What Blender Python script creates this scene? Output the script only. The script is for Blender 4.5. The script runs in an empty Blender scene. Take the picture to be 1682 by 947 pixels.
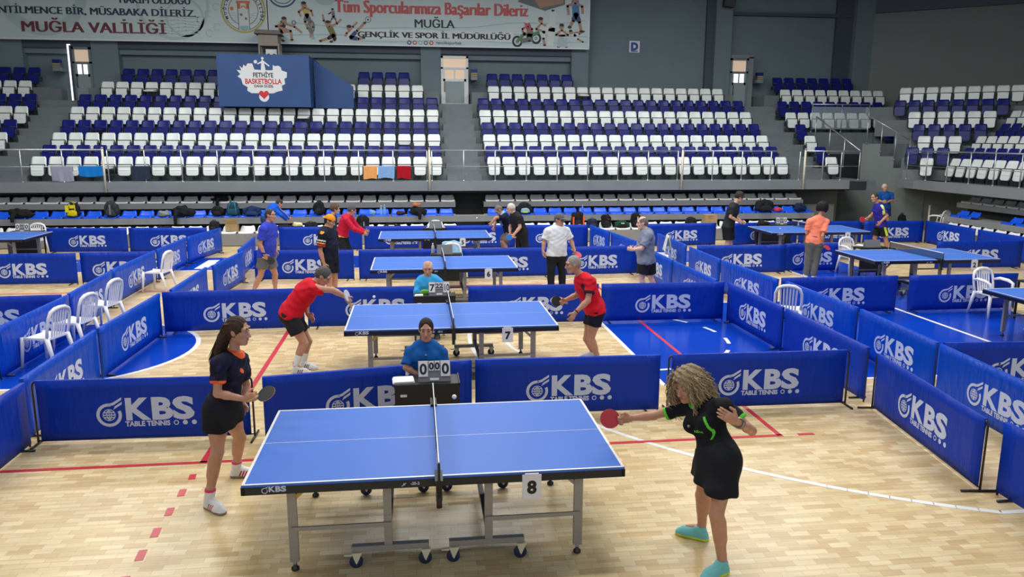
import bpy, bmesh, math, random
import numpy as np
from mathutils import Vector, Matrix

# ------------------------------------------------------------------ camera, world, lights, exposure
SC = bpy.context.scene
COL = SC.collection
R = math.radians
random.seed(7)

cam_d = bpy.data.cameras.new('camera')
cam_d.sensor_width = 36.0
cam_d.lens = 1265.4 / 1682 * 36.0
cam_d.clip_end = 300
cam = bpy.data.objects.new('camera', cam_d)
COL.objects.link(cam)
_yaw, _pitch, _roll = -0.1241, 0.1921, 0.0038
_f = Vector((-math.sin(_yaw) * math.cos(_pitch), math.cos(_yaw) * math.cos(_pitch), -math.sin(_pitch)))
_r = Vector((math.cos(_yaw), math.sin(_yaw), 0))
_u = _r.cross(_f)
_r, _u = math.cos(_roll) * _r + math.sin(_roll) * _u, -math.sin(_roll) * _r + math.cos(_roll) * _u
cam.matrix_world = Matrix(((_r.x, _u.x, -_f.x, -0.1219), (_r.y, _u.y, -_f.y, -5.9551), (_r.z, _u.z, -_f.z, 3.137), (0, 0, 0, 1)))
SC.camera = cam

SC.view_settings.view_transform = 'Standard'
SC.view_settings.look = 'None'
SC.view_settings.gamma = 1.0
SC.view_settings.use_curve_mapping = False
SC.view_settings.exposure = 0.0
try:
    SC.display_settings.display_device = 'sRGB'
except Exception:
    pass

world = bpy.data.worlds.new('world')
SC.world = world
world.use_nodes = True
_bg = world.node_tree.nodes['Background']
_bg.inputs['Color'].default_value = (0.86, 0.93, 1.0, 1)      # ambient fill, let in where the hall's front and side are left unbuilt
_bg.inputs['Strength'].default_value = 0.17


def area_light(name, loc, size, power, col=(1, 1, 1), rot=(0, 0, 0)):
    d = bpy.data.lights.new(name, 'AREA')
    d.shape = 'RECTANGLE'
    d.size, d.size_y = size
    d.energy = power
    d.color = col
    o = bpy.data.objects.new(name, d)
    o.location = loc
    o.rotation_euler = rot
    COL.objects.link(o)
    return o


# rows of long ceiling fittings over the courts
for _y, _p in ((1.2, 310), (6.2, 340), (11.0, 370), (16.2, 470)):
    for _x in (-8.0, 1.0, 10.0):
        area_light('ceiling_lamp_light', (_x, _y, 9.6), (5.0, 0.9), _p, (1.0, 0.985, 0.95))

# added fill from behind the camera for stands and people; no window built
area_light('front_fill_light', (1.0, -11.6, 6.5), (34.0, 7.0), 800, (0.90, 0.96, 1.0), (R(82), 0, 0))


# ------------------------------------------------------------------ materials
def new_mat(name):
    m = bpy.data.materials.new(name)
    m.use_nodes = True
    return m, m.node_tree, m.node_tree.nodes['Principled BSDF']


def mat(name, col, rough=0.5, metal=0.0, noise=0.0, scale=8.0, bump=0.0, bscale=None, spec=0.5, emit=None, sheen=0.0):
    """A plain surface; noise varies its colour a little, bump its relief."""
    m, nt, b = new_mat(name)
    b.inputs['Base Color'].default_value = (*col, 1)
    b.inputs['Roughness'].default_value = rough
    b.inputs['Metallic'].default_value = metal
    b.inputs['Specular IOR Level'].default_value = spec
    if sheen:
        b.inputs['Sheen Weight'].default_value = sheen
    if noise or bump:
        tc = nt.nodes.new('ShaderNodeTexCoord')
        n = nt.nodes.new('ShaderNodeTexNoise')
        n.inputs['Scale'].default_value = scale
        n.inputs['Detail'].default_value = 4
        nt.links.new(tc.outputs['Object'], n.inputs['Vector'])
        if noise:
            mr = nt.nodes.new('ShaderNodeMapRange')
            mr.inputs['From Min'].default_value = 0.3
            mr.inputs['From Max'].default_value = 0.7
            mr.inputs['To Min'].default_value = 1 - noise
            mr.inputs['To Max'].default_value = 1 + noise
            nt.links.new(n.outputs['Fac'], mr.inputs['Value'])
            mx = nt.nodes.new('ShaderNodeMix')
            mx.data_type = 'RGBA'
            mx.blend_type = 'MULTIPLY'
            mx.inputs['Factor'].default_value = 1
            mx.inputs['A'].default_value = (*col, 1)
            nt.links.new(mr.outputs['Result'], mx.inputs['B'])
            nt.links.new(mx.outputs['Result'], b.inputs['Base Color'])
        if bump:
            n2 = nt.nodes.new('ShaderNodeTexNoise')
            n2.inputs['Scale'].default_value = bscale or scale
            n2.inputs['Detail'].default_value = 5
            nt.links.new(tc.outputs['Object'], n2.inputs['Vector'])
            bp = nt.nodes.new('ShaderNodeBump')
            bp.inputs['Strength'].default_value = bump
            bp.inputs['Distance'].default_value = 0.02
            nt.links.new(n2.outputs['Fac'], bp.inputs['Height'])
            nt.links.new(bp.outputs['Normal'], b.inputs['Normal'])
    if emit:
        b.inputs['Emission Color'].default_value = (*col, 1)
        b.inputs['Emission Strength'].default_value = emit
    return m


def srgb(r, g, b):
    f = lambda c: c / 255 / 12.92 if c <= 10 else ((c / 255 + 0.055) / 1.055) ** 2.4
    return (f(r), f(g), f(b))


def wood_floor_mat():
    m, nt, b = new_mat('sports_parquet')
    N, L = nt.nodes, nt.links
    tc = N.new('ShaderNodeTexCoord')
    br = N.new('ShaderNodeTexBrick')
    br.offset = 0.37
    br.offset_frequency = 2
    br.squash = 1.0
    br.inputs['Scale'].default_value = 1.0
    br.inputs['Brick Width'].default_value = 0.17
    br.inputs['Row Height'].default_value = 0.07
    br.inputs['Mortar Size'].default_value = 0.0012
    br.inputs['Mortar Smooth'].default_value = 0.3
    br.inputs['Bias'].default_value = 0.0
    br.inputs['Color1'].default_value = (0.0, 0.0, 0.0, 1)
    br.inputs['Color2'].default_value = (1.0, 1.0, 1.0, 1)
    br.inputs['Mortar'].default_value = (0.0, 0.0, 0.0, 1)
    L.new(tc.outputs['Object'], br.inputs['Vector'])
    ramp = N.new('ShaderNodeValToRGB')
    e = ramp.color_ramp.elements
    e[0].position, e[0].color = 0.0, (*srgb(198, 168, 118), 1)
    e[1].position, e[1].color = 1.0, (*srgb(226, 206, 162), 1)
    x = e.new(0.45)
    x.color = (*srgb(213, 189, 140), 1)
    L.new(br.outputs['Color'], ramp.inputs['Fac'])
    mp = N.new('ShaderNodeMapping')
    mp.inputs['Scale'].default_value = (1.6, 26, 1)
    L.new(tc.outputs['Object'], mp.inputs['Vector'])
    gr = N.new('ShaderNodeTexNoise')
    gr.inputs['Scale'].default_value = 1.0
    gr.inputs['Detail'].default_value = 6
    L.new(mp.outputs['Vector'], gr.inputs['Vector'])
    mr = N.new('ShaderNodeMapRange')
    mr.inputs['From Min'].default_value, mr.inputs['From Max'].default_value = 0.3, 0.7
    mr.inputs['To Min'].default_value, mr.inputs['To Max'].default_value = 0.86, 1.1
    L.new(gr.outputs['Fac'], mr.inputs['Value'])
    mx = N.new('ShaderNodeMix')
    mx.data_type, mx.blend_type = 'RGBA', 'MULTIPLY'
    mx.inputs['Factor'].default_value = 1
    L.new(ramp.outputs['Color'], mx.inputs['A'])
    L.new(mr.outputs['Result'], mx.inputs['B'])
    mo = N.new('ShaderNodeMix')
    mo.data_type = 'RGBA'
    L.new(br.outputs['Fac'], mo.inputs['Factor'])
    L.new(mx.outputs['Result'], mo.inputs['A'])
    mo.inputs['B'].default_value = (*srgb(170, 132, 88), 1)
    # scuffs: broad, worn patches and a few dark marks
    sc = N.new('ShaderNodeTexNoise')
    sc.inputs['Scale'].default_value = 0.9
    sc.inputs['Detail'].default_value = 3
    L.new(tc.outputs['Object'], sc.inputs['Vector'])
    mr2 = N.new('ShaderNodeMapRange')
    mr2.inputs['From Min'].default_value, mr2.inputs['From Max'].default_value = 0.35, 0.65
    mr2.inputs['To Min'].default_value, mr2.inputs['To Max'].default_value = 0.94, 1.05
    L.new(sc.outputs['Fac'], mr2.inputs['Value'])
    m3 = N.new('ShaderNodeMix')
    m3.data_type, m3.blend_type = 'RGBA', 'MULTIPLY'
    m3.inputs['Factor'].default_value = 1
    L.new(mo.outputs['Result'], m3.inputs['A'])
    L.new(mr2.outputs['Result'], m3.inputs['B'])
    L.new(m3.outputs['Result'], b.inputs['Base Color'])
    b.inputs['Roughness'].default_value = 0.3
    b.inputs['Specular IOR Level'].default_value = 0.45
    return m


def barrier_cloth_mat(name, col, streak=0.5, rough=0.38):
    """Printed PVC cloth hung between its tubes: drop folds from the top edge, broad soft buckles."""
    m, nt, b = new_mat(name)
    N, L = nt.nodes, nt.links
    tc = N.new('ShaderNodeTexCoord')
    oi = N.new('ShaderNodeObjectInfo')
    add = N.new('ShaderNodeVectorMath')
    add.operation = 'ADD'
    L.new(tc.outputs['Object'], add.inputs[0])
    cmb = N.new('ShaderNodeCombineXYZ')
    ml = N.new('ShaderNodeMath')
    ml.operation = 'MULTIPLY'
    ml.inputs[1].default_value = 37.0
    L.new(oi.outputs['Random'], ml.inputs[0])
    L.new(ml.outputs[0], cmb.inputs['X'])
    L.new(ml.outputs[0], cmb.inputs['Y'])
    L.new(cmb.outputs[0], add.inputs[1])
    mp = N.new('ShaderNodeMapping')
    mp.inputs['Scale'].default_value = (11, 1, 2.2)
    mp.inputs['Rotation'].default_value = (0, R(12), 0)
    L.new(add.outputs[0], mp.inputs['Vector'])
    n1 = N.new('ShaderNodeTexNoise')
    n1.inputs['Scale'].default_value = 1.0
    n1.inputs['Detail'].default_value = 3
    n1.inputs['Distortion'].default_value = 0.6
    L.new(mp.outputs['Vector'], n1.inputs['Vector'])
    n2 = N.new('ShaderNodeTexNoise')
    n2.inputs['Scale'].default_value = 2.3
    n2.inputs['Detail'].default_value = 2
    L.new(add.outputs[0], n2.inputs['Vector'])
    b1 = N.new('ShaderNodeBump')
    b1.inputs['Strength'].default_value = streak
    b1.inputs['Distance'].default_value = 0.03
    L.new(n1.outputs['Fac'], b1.inputs['Height'])
    b2 = N.new('ShaderNodeBump')
    b2.inputs['Strength'].default_value = 0.6
    b2.inputs['Distance'].default_value = 0.06
    L.new(n2.outputs['Fac'], b2.inputs['Height'])
    L.new(b1.outputs['Normal'], b2.inputs['Normal'])
    L.new(b2.outputs['Normal'], b.inputs['Normal'])
    b.inputs['Base Color'].default_value = (*col, 1)
    b.inputs['Roughness'].default_value = rough
    b.inputs['Specular IOR Level'].default_value = 0.22
    return m


def net_mat():
    m, nt, b = new_mat('knotted_net')
    N, L = nt.nodes, nt.links
    out = [n for n in N if n.type == 'OUTPUT_MATERIAL'][0]
    tr = N.new('ShaderNodeBsdfTransparent')
    mx = N.new('ShaderNodeMixShader')
    mx.inputs[0].default_value = 0.72
    b.inputs['Base Color'].default_value = (0.012, 0.018, 0.03, 1)
    L.new(tr.outputs[0], mx.inputs[1])
    L.new(b.outputs[0], mx.inputs[2])
    L.new(mx.outputs[0], out.inputs['Surface'])
    return m


def clear_mat(name, col, fac):
    m, nt, b = new_mat(name)
    N, L = nt.nodes, nt.links
    out = [n for n in N if n.type == 'OUTPUT_MATERIAL'][0]
    tr = N.new('ShaderNodeBsdfTransparent')
    mx = N.new('ShaderNodeMixShader')
    mx.inputs[0].default_value = fac
    b.inputs['Base Color'].default_value = (*col, 1)
    b.inputs['Roughness'].default_value = 0.08
    L.new(tr.outputs[0], mx.inputs[1])
    L.new(b.outputs[0], mx.inputs[2])
    L.new(mx.outputs[0], out.inputs['Surface'])
    return m


M = {
    'parquet': wood_floor_mat(),
    'floor_blue': mat('floor_blue_paint', (0.003, 0.05, 0.46), 0.2, noise=0.06, scale=3, spec=0.35),
    'line_white': mat('line_white', (0.82, 0.82, 0.8), 0.35),
    'line_red': mat('line_red', (0.56, 0.035, 0.05), 0.35, noise=0.1, scale=20),
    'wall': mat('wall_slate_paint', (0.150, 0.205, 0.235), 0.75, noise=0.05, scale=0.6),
    'wall_dark': mat('wall_shade_paint', (0.06, 0.08, 0.11), 0.7, noise=0.05, scale=0.6),  # darker wall colour; on back beam and column strip it carries painted shade
    'wall_warm': mat('wall_grey_paint', (0.16, 0.19, 0.185), 0.75, noise=0.05, scale=0.5),
    'concrete': mat('stand_grey_paint', (0.15, 0.175, 0.19), 0.6, noise=0.08, scale=2.5),
    'fascia': mat('fascia_grey_paint', (0.20, 0.225, 0.245), 0.55, noise=0.05, scale=1.5),
    'under': mat('under_stand_dark', (0.018, 0.024, 0.034), 0.7),  # near-black colour standing for shade under the stand, in tunnel and bench gaps
    'ceiling': mat('ceiling_dark_sheet', (0.12, 0.14, 0.16), 0.8),
    'bench_metal': mat('bench_grey_board', (0.26, 0.265, 0.275), 0.5, noise=0.08, scale=3),
    'seat_white': mat('seat_white_plastic', (0.78, 0.84, 0.83), 0.34),
    'seat_blue': mat('seat_navy_plastic', (0.010, 0.016, 0.17), 0.34, spec=0.28),
    'seat_frame': mat('seat_frame_dark', (0.018, 0.024, 0.032), 0.45),
    'bench_blue': mat('bench_blue_plastic', (0.008, 0.09, 0.72), 0.3),
    'bench_grey': mat('bench_grey_plastic', (0.82, 0.85, 0.84), 0.35),
    'bench_white': mat('bench_white_plastic', (0.78, 0.8, 0.8), 0.35),
    'steel': mat('brushed_steel', (0.36, 0.38, 0.40), 0.38, 0.6),
    'rail': mat('rail_steel', (0.5, 0.52, 0.54), 0.32, 0.75),
    'cream_pole': mat('cream_pole_paint', (0.66, 0.62, 0.48), 0.45),
    'black': mat('black_plastic', (0.012, 0.012, 0.014), 0.45),
    'black_soft': mat('black_cloth', (0.014, 0.014, 0.017), 0.85, noise=0.25, scale=30, bump=0.3),
    'tube_black': mat('black_tube', (0.01, 0.01, 0.012), 0.35),
    'table_top': mat('table_blue', (0.055, 0.165, 0.60), 0.45, noise=0.02, scale=2, spec=0.3),
    'table_edge': mat('table_apron_navy', (0.006, 0.008, 0.016), 0.35),
    'table_leg': mat('table_leg_grey', (0.30, 0.285, 0.28), 0.4, 0.35),
    'strap_yellow': mat('strap_yellow', (0.55, 0.36, 0.04), 0.5),
    'wheel_navy': mat('wheel_navy_rubber', (0.012, 0.02, 0.06), 0.5),
    'caster_cream': mat('caster_cream', (0.62, 0.58, 0.42), 0.4),
    'card_white': mat('card_white', (0.72, 0.72, 0.80), 0.5),
    'ink': mat('ink_black', (0.008, 0.008, 0.01), 0.6),
    'white': mat('white_plastic', (0.80, 0.80, 0.80), 0.35),
    'chair_white': mat('chair_white_plastic', (0.80, 0.81, 0.84), 0.32),
    'barrier': barrier_cloth_mat('barrier_blue_cloth', (0.0015, 0.034, 0.40), 0.5, 0.45),
    'barrier_side': barrier_cloth_mat('barrier_blue_cloth_slack_lit', (0.001, 0.062, 0.52), 0.9, 0.36),  # slack folds, plus a brighter blue that paints in light on side panels
    'logo': mat('logo_pale_print', (0.52, 0.59, 0.80), 0.45),
    'net': net_mat(),
    'glass': clear_mat('clear_glass', (0.5, 0.6, 0.65), 0.22),
    'paper': mat('paper_white', (0.78, 0.79, 0.80), 0.7),
    'door_white': mat('door_white_enamel', (0.72, 0.76, 0.76), 0.4),
    'door_grey': mat('door_grey_panel', (0.27, 0.33, 0.35), 0.5),
    'day_warm': mat('daylit_room_wall', (0.62, 0.47, 0.34), 0.8, emit=0.55),
    'day_white': mat('daylight_pane', (0.95, 0.95, 1.0), 0.8, emit=1.6),
    'booth_blue': mat('booth_blue_paint', (0.02, 0.075, 0.24), 0.55, noise=0.06, scale=1.5),
    'banner_cloth': mat('banner_pale_vinyl', (0.55, 0.66, 0.67), 0.5, noise=0.05, scale=0.5),
    'carton': mat('carton_board', (0.42, 0.29, 0.15), 0.8, noise=0.1, scale=6),
    'timber': mat('timber_board', (0.33, 0.28, 0.24), 0.6, noise=0.08, scale=5),
}


# ------------------------------------------------------------------ mesh helpers
class MB:
    """Collects shapes and links them as one mesh object."""

    def __init__(s):
        s.v, s.f, s.mi, s.sm = [], [], [], []

    def add(s, vs, fs, mi=0, smooth=False):
        o = len(s.v)
        s.v += [tuple(v) for v in vs]
        for f in fs:
            s.f.append(tuple(i + o for i in f))
            s.mi.append(mi)
            s.sm.append(smooth)
        return s

    def box(s, lo, hi, mi=0):
        x0, y0, z0 = lo
        x1, y1, z1 = hi
        return s.add([(x0, y0, z0), (x1, y0, z0), (x1, y1, z0), (x0, y1, z0), (x0, y0, z1), (x1, y0, z1), (x1, y1, z1), (x0, y1, z1)],
                     [(3, 2, 1, 0), (4, 5, 6, 7), (0, 1, 5, 4), (1, 2, 6, 5), (2, 3, 7, 6), (3, 0, 4, 7)], mi)

    def obox(s, c, ax, half, mi=0):
        """Box at c with the three axes ax and half sizes half."""
        c = Vector(c)
        a = [Vector(q).normalized() * h for q, h in zip(ax, half)]
        p = [c + i * a[0] + j * a[1] + k * a[2] for k in (-1, 1) for j in (-1, 1) for i in (-1, 1)]
        return s.add(p, [(2, 3, 1, 0), (4, 5, 7, 6), (0, 1, 5, 4), (1, 3, 7, 5), (3, 2, 6, 7), (2, 0, 4, 6)], mi)

    def bar(s, a, b, w, h, mi=0, up=(0, 0, 1)):
        a, b = Vector(a), Vector(b)
        d = (b - a)
        u = Vector(up)
        if abs(d.normalized().dot(u)) > 0.98:
            u = Vector((0, 1, 0))
        x = d.cross(u).normalized()
        z = x.cross(d).normalized()
        return s.obox((a + b) / 2, (d, x, z), (d.length / 2, w / 2, h / 2), mi)

    def tube(s, pts, r, n=8, mi=0, closed=False, caps=True, flat=1.0):
        pts = [Vector(p) for p in pts]
        m = len(pts)
        rs = r if isinstance(r, (list, tuple)) else [r] * m
        vs, fs = [], []
        pu = None
        for i, p in enumerate(pts):
            if closed:
                t = pts[(i + 1) % m] - pts[i - 1]
            else:
                t = pts[min(i + 1, m - 1)] - pts[max(i - 1, 0)]
            t.normalize()
            if pu is None:
                u = Vector((0, 0, 1)) if abs(t.z) < 0.9 else Vector((1, 0, 0))
            else:
                u = pu
            x = t.cross(u).normalized()
            u = x.cross(t).normalized()
            pu = u
            for k in range(n):
                a = 2 * math.pi * k / n
                vs.append(p + x * (math.cos(a) * rs[i]) + u * (math.sin(a) * rs[i] * flat))
        for i in range(m if closed else m - 1):
            j = (i + 1) % m
            for k in range(n):
                k2 = (k + 1) % n
                fs.append((i * n + k, i * n + k2, j * n + k2, j * n + k))
        s.add(vs, fs, mi, True)
        if caps and not closed:
            o = len(s.v) - len(vs)
            s.f.append(tuple(o + k for k in reversed(range(n)))); s.mi.append(mi); s.sm.append(False)
            s.f.append(tuple(o + (m - 1) * n + k for k in range(n))); s.mi.append(mi); s.sm.append(False)
        return s

    def lathe(s, prof, c=(0, 0, 0), n=16, mi=0, axis='Z', smooth=True):
        vs, fs = [], []
        for r, h in prof:
            for k in range(n):
                a = 2 * math.pi * k / n
                x, y = r * math.cos(a), r * math.sin(a)
                p = {'Z': (x, y, h), 'X': (h, x, y), 'Y': (y, h, x)}[axis]
                vs.append((p[0] + c[0], p[1] + c[1], p[2] + c[2]))
        for i in range(len(prof) - 1):
            for k in range(n):
                k2 = (k + 1) % n
                fs.append((i * n + k, i * n + k2, (i + 1) * n + k2, (i + 1) * n + k))
        fs.append(tuple(reversed(range(n))))
        fs.append(tuple((len(prof) - 1) * n + k for k in range(n)))
        return s.add(vs, fs, mi, smooth)

    def prism(s, poly, d0, d1, plane='XZ', mi=0):
        """Extrudes a 2D polygon between depths d0 and d1 along the plane's normal."""
        n = len(poly)
        P = {'XZ': lambda a, b, d: (a, d, b), 'XY': lambda a, b, d: (a, b, d), 'YZ': lambda a, b, d: (d, a, b)}[plane]
        vs = [P(a, b, d0) for a, b in poly] + [P(a, b, d1) for a, b in poly]
        fs = [tuple(range(n)), tuple(range(2 * n - 1, n - 1, -1))]
        fs += [(i, (i + 1) % n, n + (i + 1) % n, n + i) for i in range(n)]
        return s.add(vs, fs, mi)

    def grid(s, fn, nu, nv, mi=0, smooth=True, flip=False):
        vs = [fn(i / nu, j / nv) for j in range(nv + 1) for i in range(nu + 1)]
        fs = []
        for j in range(nv):
            for i in range(nu):
                a = j * (nu + 1) + i
                q = (a, a + 1, a + nu + 2, a + nu + 1)
                fs.append(q[::-1] if flip else q)
        return s.add(vs, fs, mi, smooth)

    def mesh(s, name, mats):
        me = bpy.data.meshes.new(name)
        me.from_pydata(s.v, [], s.f)
        mats = mats if isinstance(mats, (list, tuple)) else [mats]
        for m in mats:
            me.materials.append(m)
        me.polygons.foreach_set('material_index', s.mi)
        me.polygons.foreach_set('use_smooth', s.sm)
        me.update()
        return me

    def build(s, name, mats, parent=None, fix=True):
        me = s.mesh(name, mats)
        if fix:
            recalc(me)
        return link(name, me, parent)


def recalc(me):
    bm = bmesh.new()
    bm.from_mesh(me)
    bmesh.ops.recalc_face_normals(bm, faces=bm.faces)
    bm.to_mesh(me)
    bm.free()


def link(name, data, parent=None):
    o = bpy.data.objects.new(name, data)
    COL.objects.link(o)
    if parent is not None:
        o.parent = parent
    return o


def tag(o, label=None, cat=None, group=None, kind=None):
    if label:
        o['label'] = label
    if cat:
        o['category'] = cat
    if group:
        o['group'] = group
    if kind:
        o['kind'] = kind
    return o


def thing(name, label, cat, loc=(0, 0, 0), rz=0.0, group=None):
    o = bpy.data.objects.new(name, None)
    o.empty_display_size = 0.1
    COL.objects.link(o)
    o.location = loc
    o.rotation_euler = (0, 0, rz)
    return tag(o, label, cat, group)


def struct(name, mb, m, label=None):
    o = mb.build(name, m)
    o['kind'] = 'structure'
    if label:
        o['label'] = label
    return o


def copy_tree(o, parent=None, kids=None):
    c = o.copy()
    COL.objects.link(c)
    c.parent = parent
    for ch in list(o.children):
        copy_tree(ch, c)
    return c


def bevel(me, w, seg=2, angle=40):
    bm = bmesh.new()
    bm.from_mesh(me)
    es = [e for e in bm.edges if len(e.link_faces) == 2 and e.calc_face_angle(0) > R(angle)]
    bmesh.ops.bevel(bm, geom=es, offset=w, segments=seg, affect='EDGES', clamp_overlap=True)
    bm.to_mesh(me)
    bm.free()
    for p in me.polygons:
        p.use_smooth = True
    try:
        me.set_sharp_from_angle(angle=R(50))
    except Exception:
        pass
    return me


_txt = {}


def text_geom(s, size=1.0, bold=0.0, align='LEFT', sx=1.0):
    """Flat outline of a piece of writing: vertices in its own plane and faces."""
    key = (s, size, bold, align, sx)
    if key not in _txt:
        cu = bpy.data.curves.new('lettering', 'FONT')
        cu.body = s
        cu.size = size
        cu.offset = bold
        cu.align_x = align
        cu.resolution_u = 3
        o = bpy.data.objects.new('lettering', cu)
        COL.objects.link(o)
        dg = bpy.context.evaluated_depsgraph_get()
        me = bpy.data.meshes.new_from_object(o.evaluated_get(dg))
        vs = [(v.co.x * sx, v.co.y) for v in me.vertices]
        fs = [tuple(p.vertices) for p in me.polygons]
        bpy.data.objects.remove(o)
        bpy.data.curves.remove(cu)
        bpy.data.meshes.remove(me)
        _txt[key] = (vs, fs)
    return _txt[key]


class Flat:
    """Printed marks in a plane (u to the viewer's right, v up)."""

    def __init__(s):
        s.v, s.f, s.mi = [], [], []

    def poly(s, pts, mi=0, lift=0.0):
        # ear clipping by mathutils keeps concave outlines right
        from mathutils.geometry import tessellate_polygon
        tri = tessellate_polygon([[Vector((p[0], p[1], 0)) for p in pts]])
        o = len(s.v)
        s.v += [(p[0], p[1], lift) for p in pts]
        for t in tri:
            a, b, c = (pts[i] for i in t)
            if (b[0] - a[0]) * (c[1] - a[1]) - (b[1] - a[1]) * (c[0] - a[0]) < 0:
                t = t[::-1]
            s.f.append(tuple(o + i for i in t))
            s.mi.append(mi)
        return s

    def rect(s, u0, v0, u1, v1, mi=0, lift=0.0):
        return s.poly([(u0, v0), (u1, v0), (u1, v1), (u0, v1)], mi, lift)

    def ring(s, c, r0, r1, a0=0, a1=360, n=28, mi=0, lift=0.0, sy=1.0):
        o = len(s.v)
        for i in range(n + 1):
            a = R(a0 + (a1 - a0) * i / n)
            s.v.append((c[0] + r0 * math.cos(a), c[1] + r0 * math.sin(a) * sy, lift))
            s.v.append((c[0] + r1 * math.cos(a), c[1] + r1 * math.sin(a) * sy, lift))
        for i in range(n):
            s.f.append((o + 2 * i, o + 2 * i + 1, o + 2 * i + 3, o + 2 * i + 2))
            s.mi.append(mi)
        return s

    def disc(s, c, r, mi=0, lift=0.0, n=18, sy=1.0):
        return s.poly([(c[0] + r * math.cos(2 * math.pi * i / n), c[1] + r * math.sin(2 * math.pi * i / n) * sy) for i in range(n)], mi, lift)

    def line(s, pts, w, mi=0, lift=0.0):
        for a, b in zip(pts[:-1], pts[1:]):
            a, b = Vector(a), Vector(b)
            d = (b - a).normalized()
            n = Vector((-d.y, d.x)) * w / 2
            e = d * w * 0.3
            s.poly([a - n - e, b - n + e, b + n + e, a + n - e], mi, lift)
        return s

    def heavy(s, t, u, v, size, bold, mi=0, lift=0.0, width=None):
        """Bold lettering as three strokes of the same outline side by side."""
        for q in (-1, 0, 1):
            s.text(t, u + bold * q, v, size, 0.0, mi, lift=lift + 0.0003 * q, width=width)
        return s

    def text(s, t, u, v, size, bold=0.0, mi=0, align='LEFT', lift=0.0, sx=1.0, rot=0.0, width=None):
        vs, fs = text_geom(t, size, bold, align, 1.0)
        k = sx
        if width and vs:
            w = max(p[0] for p in vs) - min(p[0] for p in vs)
            k = width / w
        o = len(s.v)
        c, q = math.cos(rot), math.sin(rot)
        s.v += [(u + p[0] * k * c - p[1] * q, v + p[0] * k * q + p[1] * c, lift) for p in vs]
        for f in fs:
            s.f.append(tuple(o + i for i in f))
            s.mi.append(mi)
        return s

    def place(s, org, ux, vx, eps=0.003):
        """As vertices in space: org + u*ux + v*vx + (eps+lift) along the normal."""
        org, ux, vx = Vector(org), Vector(ux), Vector(vx)
        n = ux.cross(vx).normalized()
        return [org + ux * a + vx * b + n * (eps + l) for a, b, l in s.v]

    def build(s, name, mats, org, ux, vx, parent=None, eps=0.003):
        mb = MB()
        mb.v = [tuple(p) for p in s.place(org, ux, vx, eps)]
        mb.f, mb.mi, mb.sm = list(s.f), list(s.mi), [False] * len(s.f)
        return mb.build(name, mats, parent, fix=False)


ORD = ['first', 'second', 'third', 'fourth', 'fifth', 'sixth', 'seventh', 'eighth', 'ninth', 'tenth', 'eleventh', 'twelfth', 'thirteenth',
       'fourteenth', 'fifteenth', 'sixteenth', 'seventeenth', 'eighteenth', 'nineteenth', 'twentieth', 'twenty-first', 'twenty-second',
       'twenty-third', 'twenty-fourth', 'twenty-fifth', 'twenty-sixth', 'twenty-seventh', 'twenty-eighth', 'twenty-ninth', 'thirtieth',
       'thirty-first', 'thirty-second', 'thirty-third']
# ------------------------------------------------------------------ the hall
mb = MB().box((-24, -12, -0.2), (27, 30, 0.0))
struct('floor', mb, M['parquet'])

# painted zones and court lines, laid as thin films on the parquet
def zone(name, polys, m, z=0.0015):
    b = MB()
    for p in polys:
        b.prism(p, 0.0002, z, 'XY')
    return struct(name, b, m)


def arc(cx, cy, r, a0, a1, n=40):
    return [(cx + r * math.cos(R(a0 + (a1 - a0) * i / n)), cy + r * math.sin(R(a0 + (a1 - a0) * i / n))) for i in range(n + 1)]


def stripe(pts, w):
    """Polygons of a painted line of width w."""
    out = []
    for a, b in zip(pts[:-1], pts[1:]):
        a, b = Vector(a), Vector(b)
        d = (b - a).normalized()
        n = Vector((-d.y, d.x)) * w / 2
        e = d * 0.002
        out.append([tuple(a - n - e), tuple(b - n + e), tuple(b + n + e), tuple(a + n - e)])
    return out


zone('floor_zone_key', [[(3.03, 3.30), (8.87, 3.30), (8.87, 8.20), (3.03, 8.20)]], M['floor_blue'])
zone('floor_zone_circle', [arc(-5.3, 5.85, 1.8, 0, 360, 64)[:-1]], M['floor_blue'])
zone('floor_zone_surround', [[(8.92, -3.6), (10.9, -3.6), (10.9, 15.1), (8.92, 15.1)], [(-22, 13.1), (8.92, 13.1), (8.92, 15.1), (-22, 15.1)]], M['floor_blue'])
L_ = []
L_ += stripe([(3.03, 3.30), (3.03, 8.20)], 0.06) + stripe([(3.03, 3.30), (8.87, 3.30)], 0.06) + stripe([(3.03, 8.20), (8.87, 8.20)], 0.06)
L_ += stripe([(8.87, -1.7), (8.87, 13.1)], 0.06) + stripe([(-19, 13.07), (8.87, 13.07)], 0.06)
L_ += stripe(arc(-5.3, 5.85, 1.8, 0, 360, 72), 0.07)
L_ += stripe(arc(7.3, 5.75, 6.62, 112, 248, 90), 0.06)
L_ += stripe([(7.3 + 6.62 * math.cos(R(112)), 5.75 + 6.62 * math.sin(R(112))), (8.87, 11.9)], 0.06)
L_ += stripe([(7.3 + 6.62 * math.cos(R(248)), 5.75 + 6.62 * math.sin(R(248))), (8.87, -0.42)], 0.06)
L_ += stripe(arc(3.03, 5.75, 1.78, 90, 270, 40), 0.05)
for a in range(-84, 85, 24):
    L_ += stripe(arc(3.0, 5.75, 1.78, a - 5.5, a + 5.5, 6), 0.06)
zone('floor_line_white', L_, M['line_white'], 0.0025)
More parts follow.
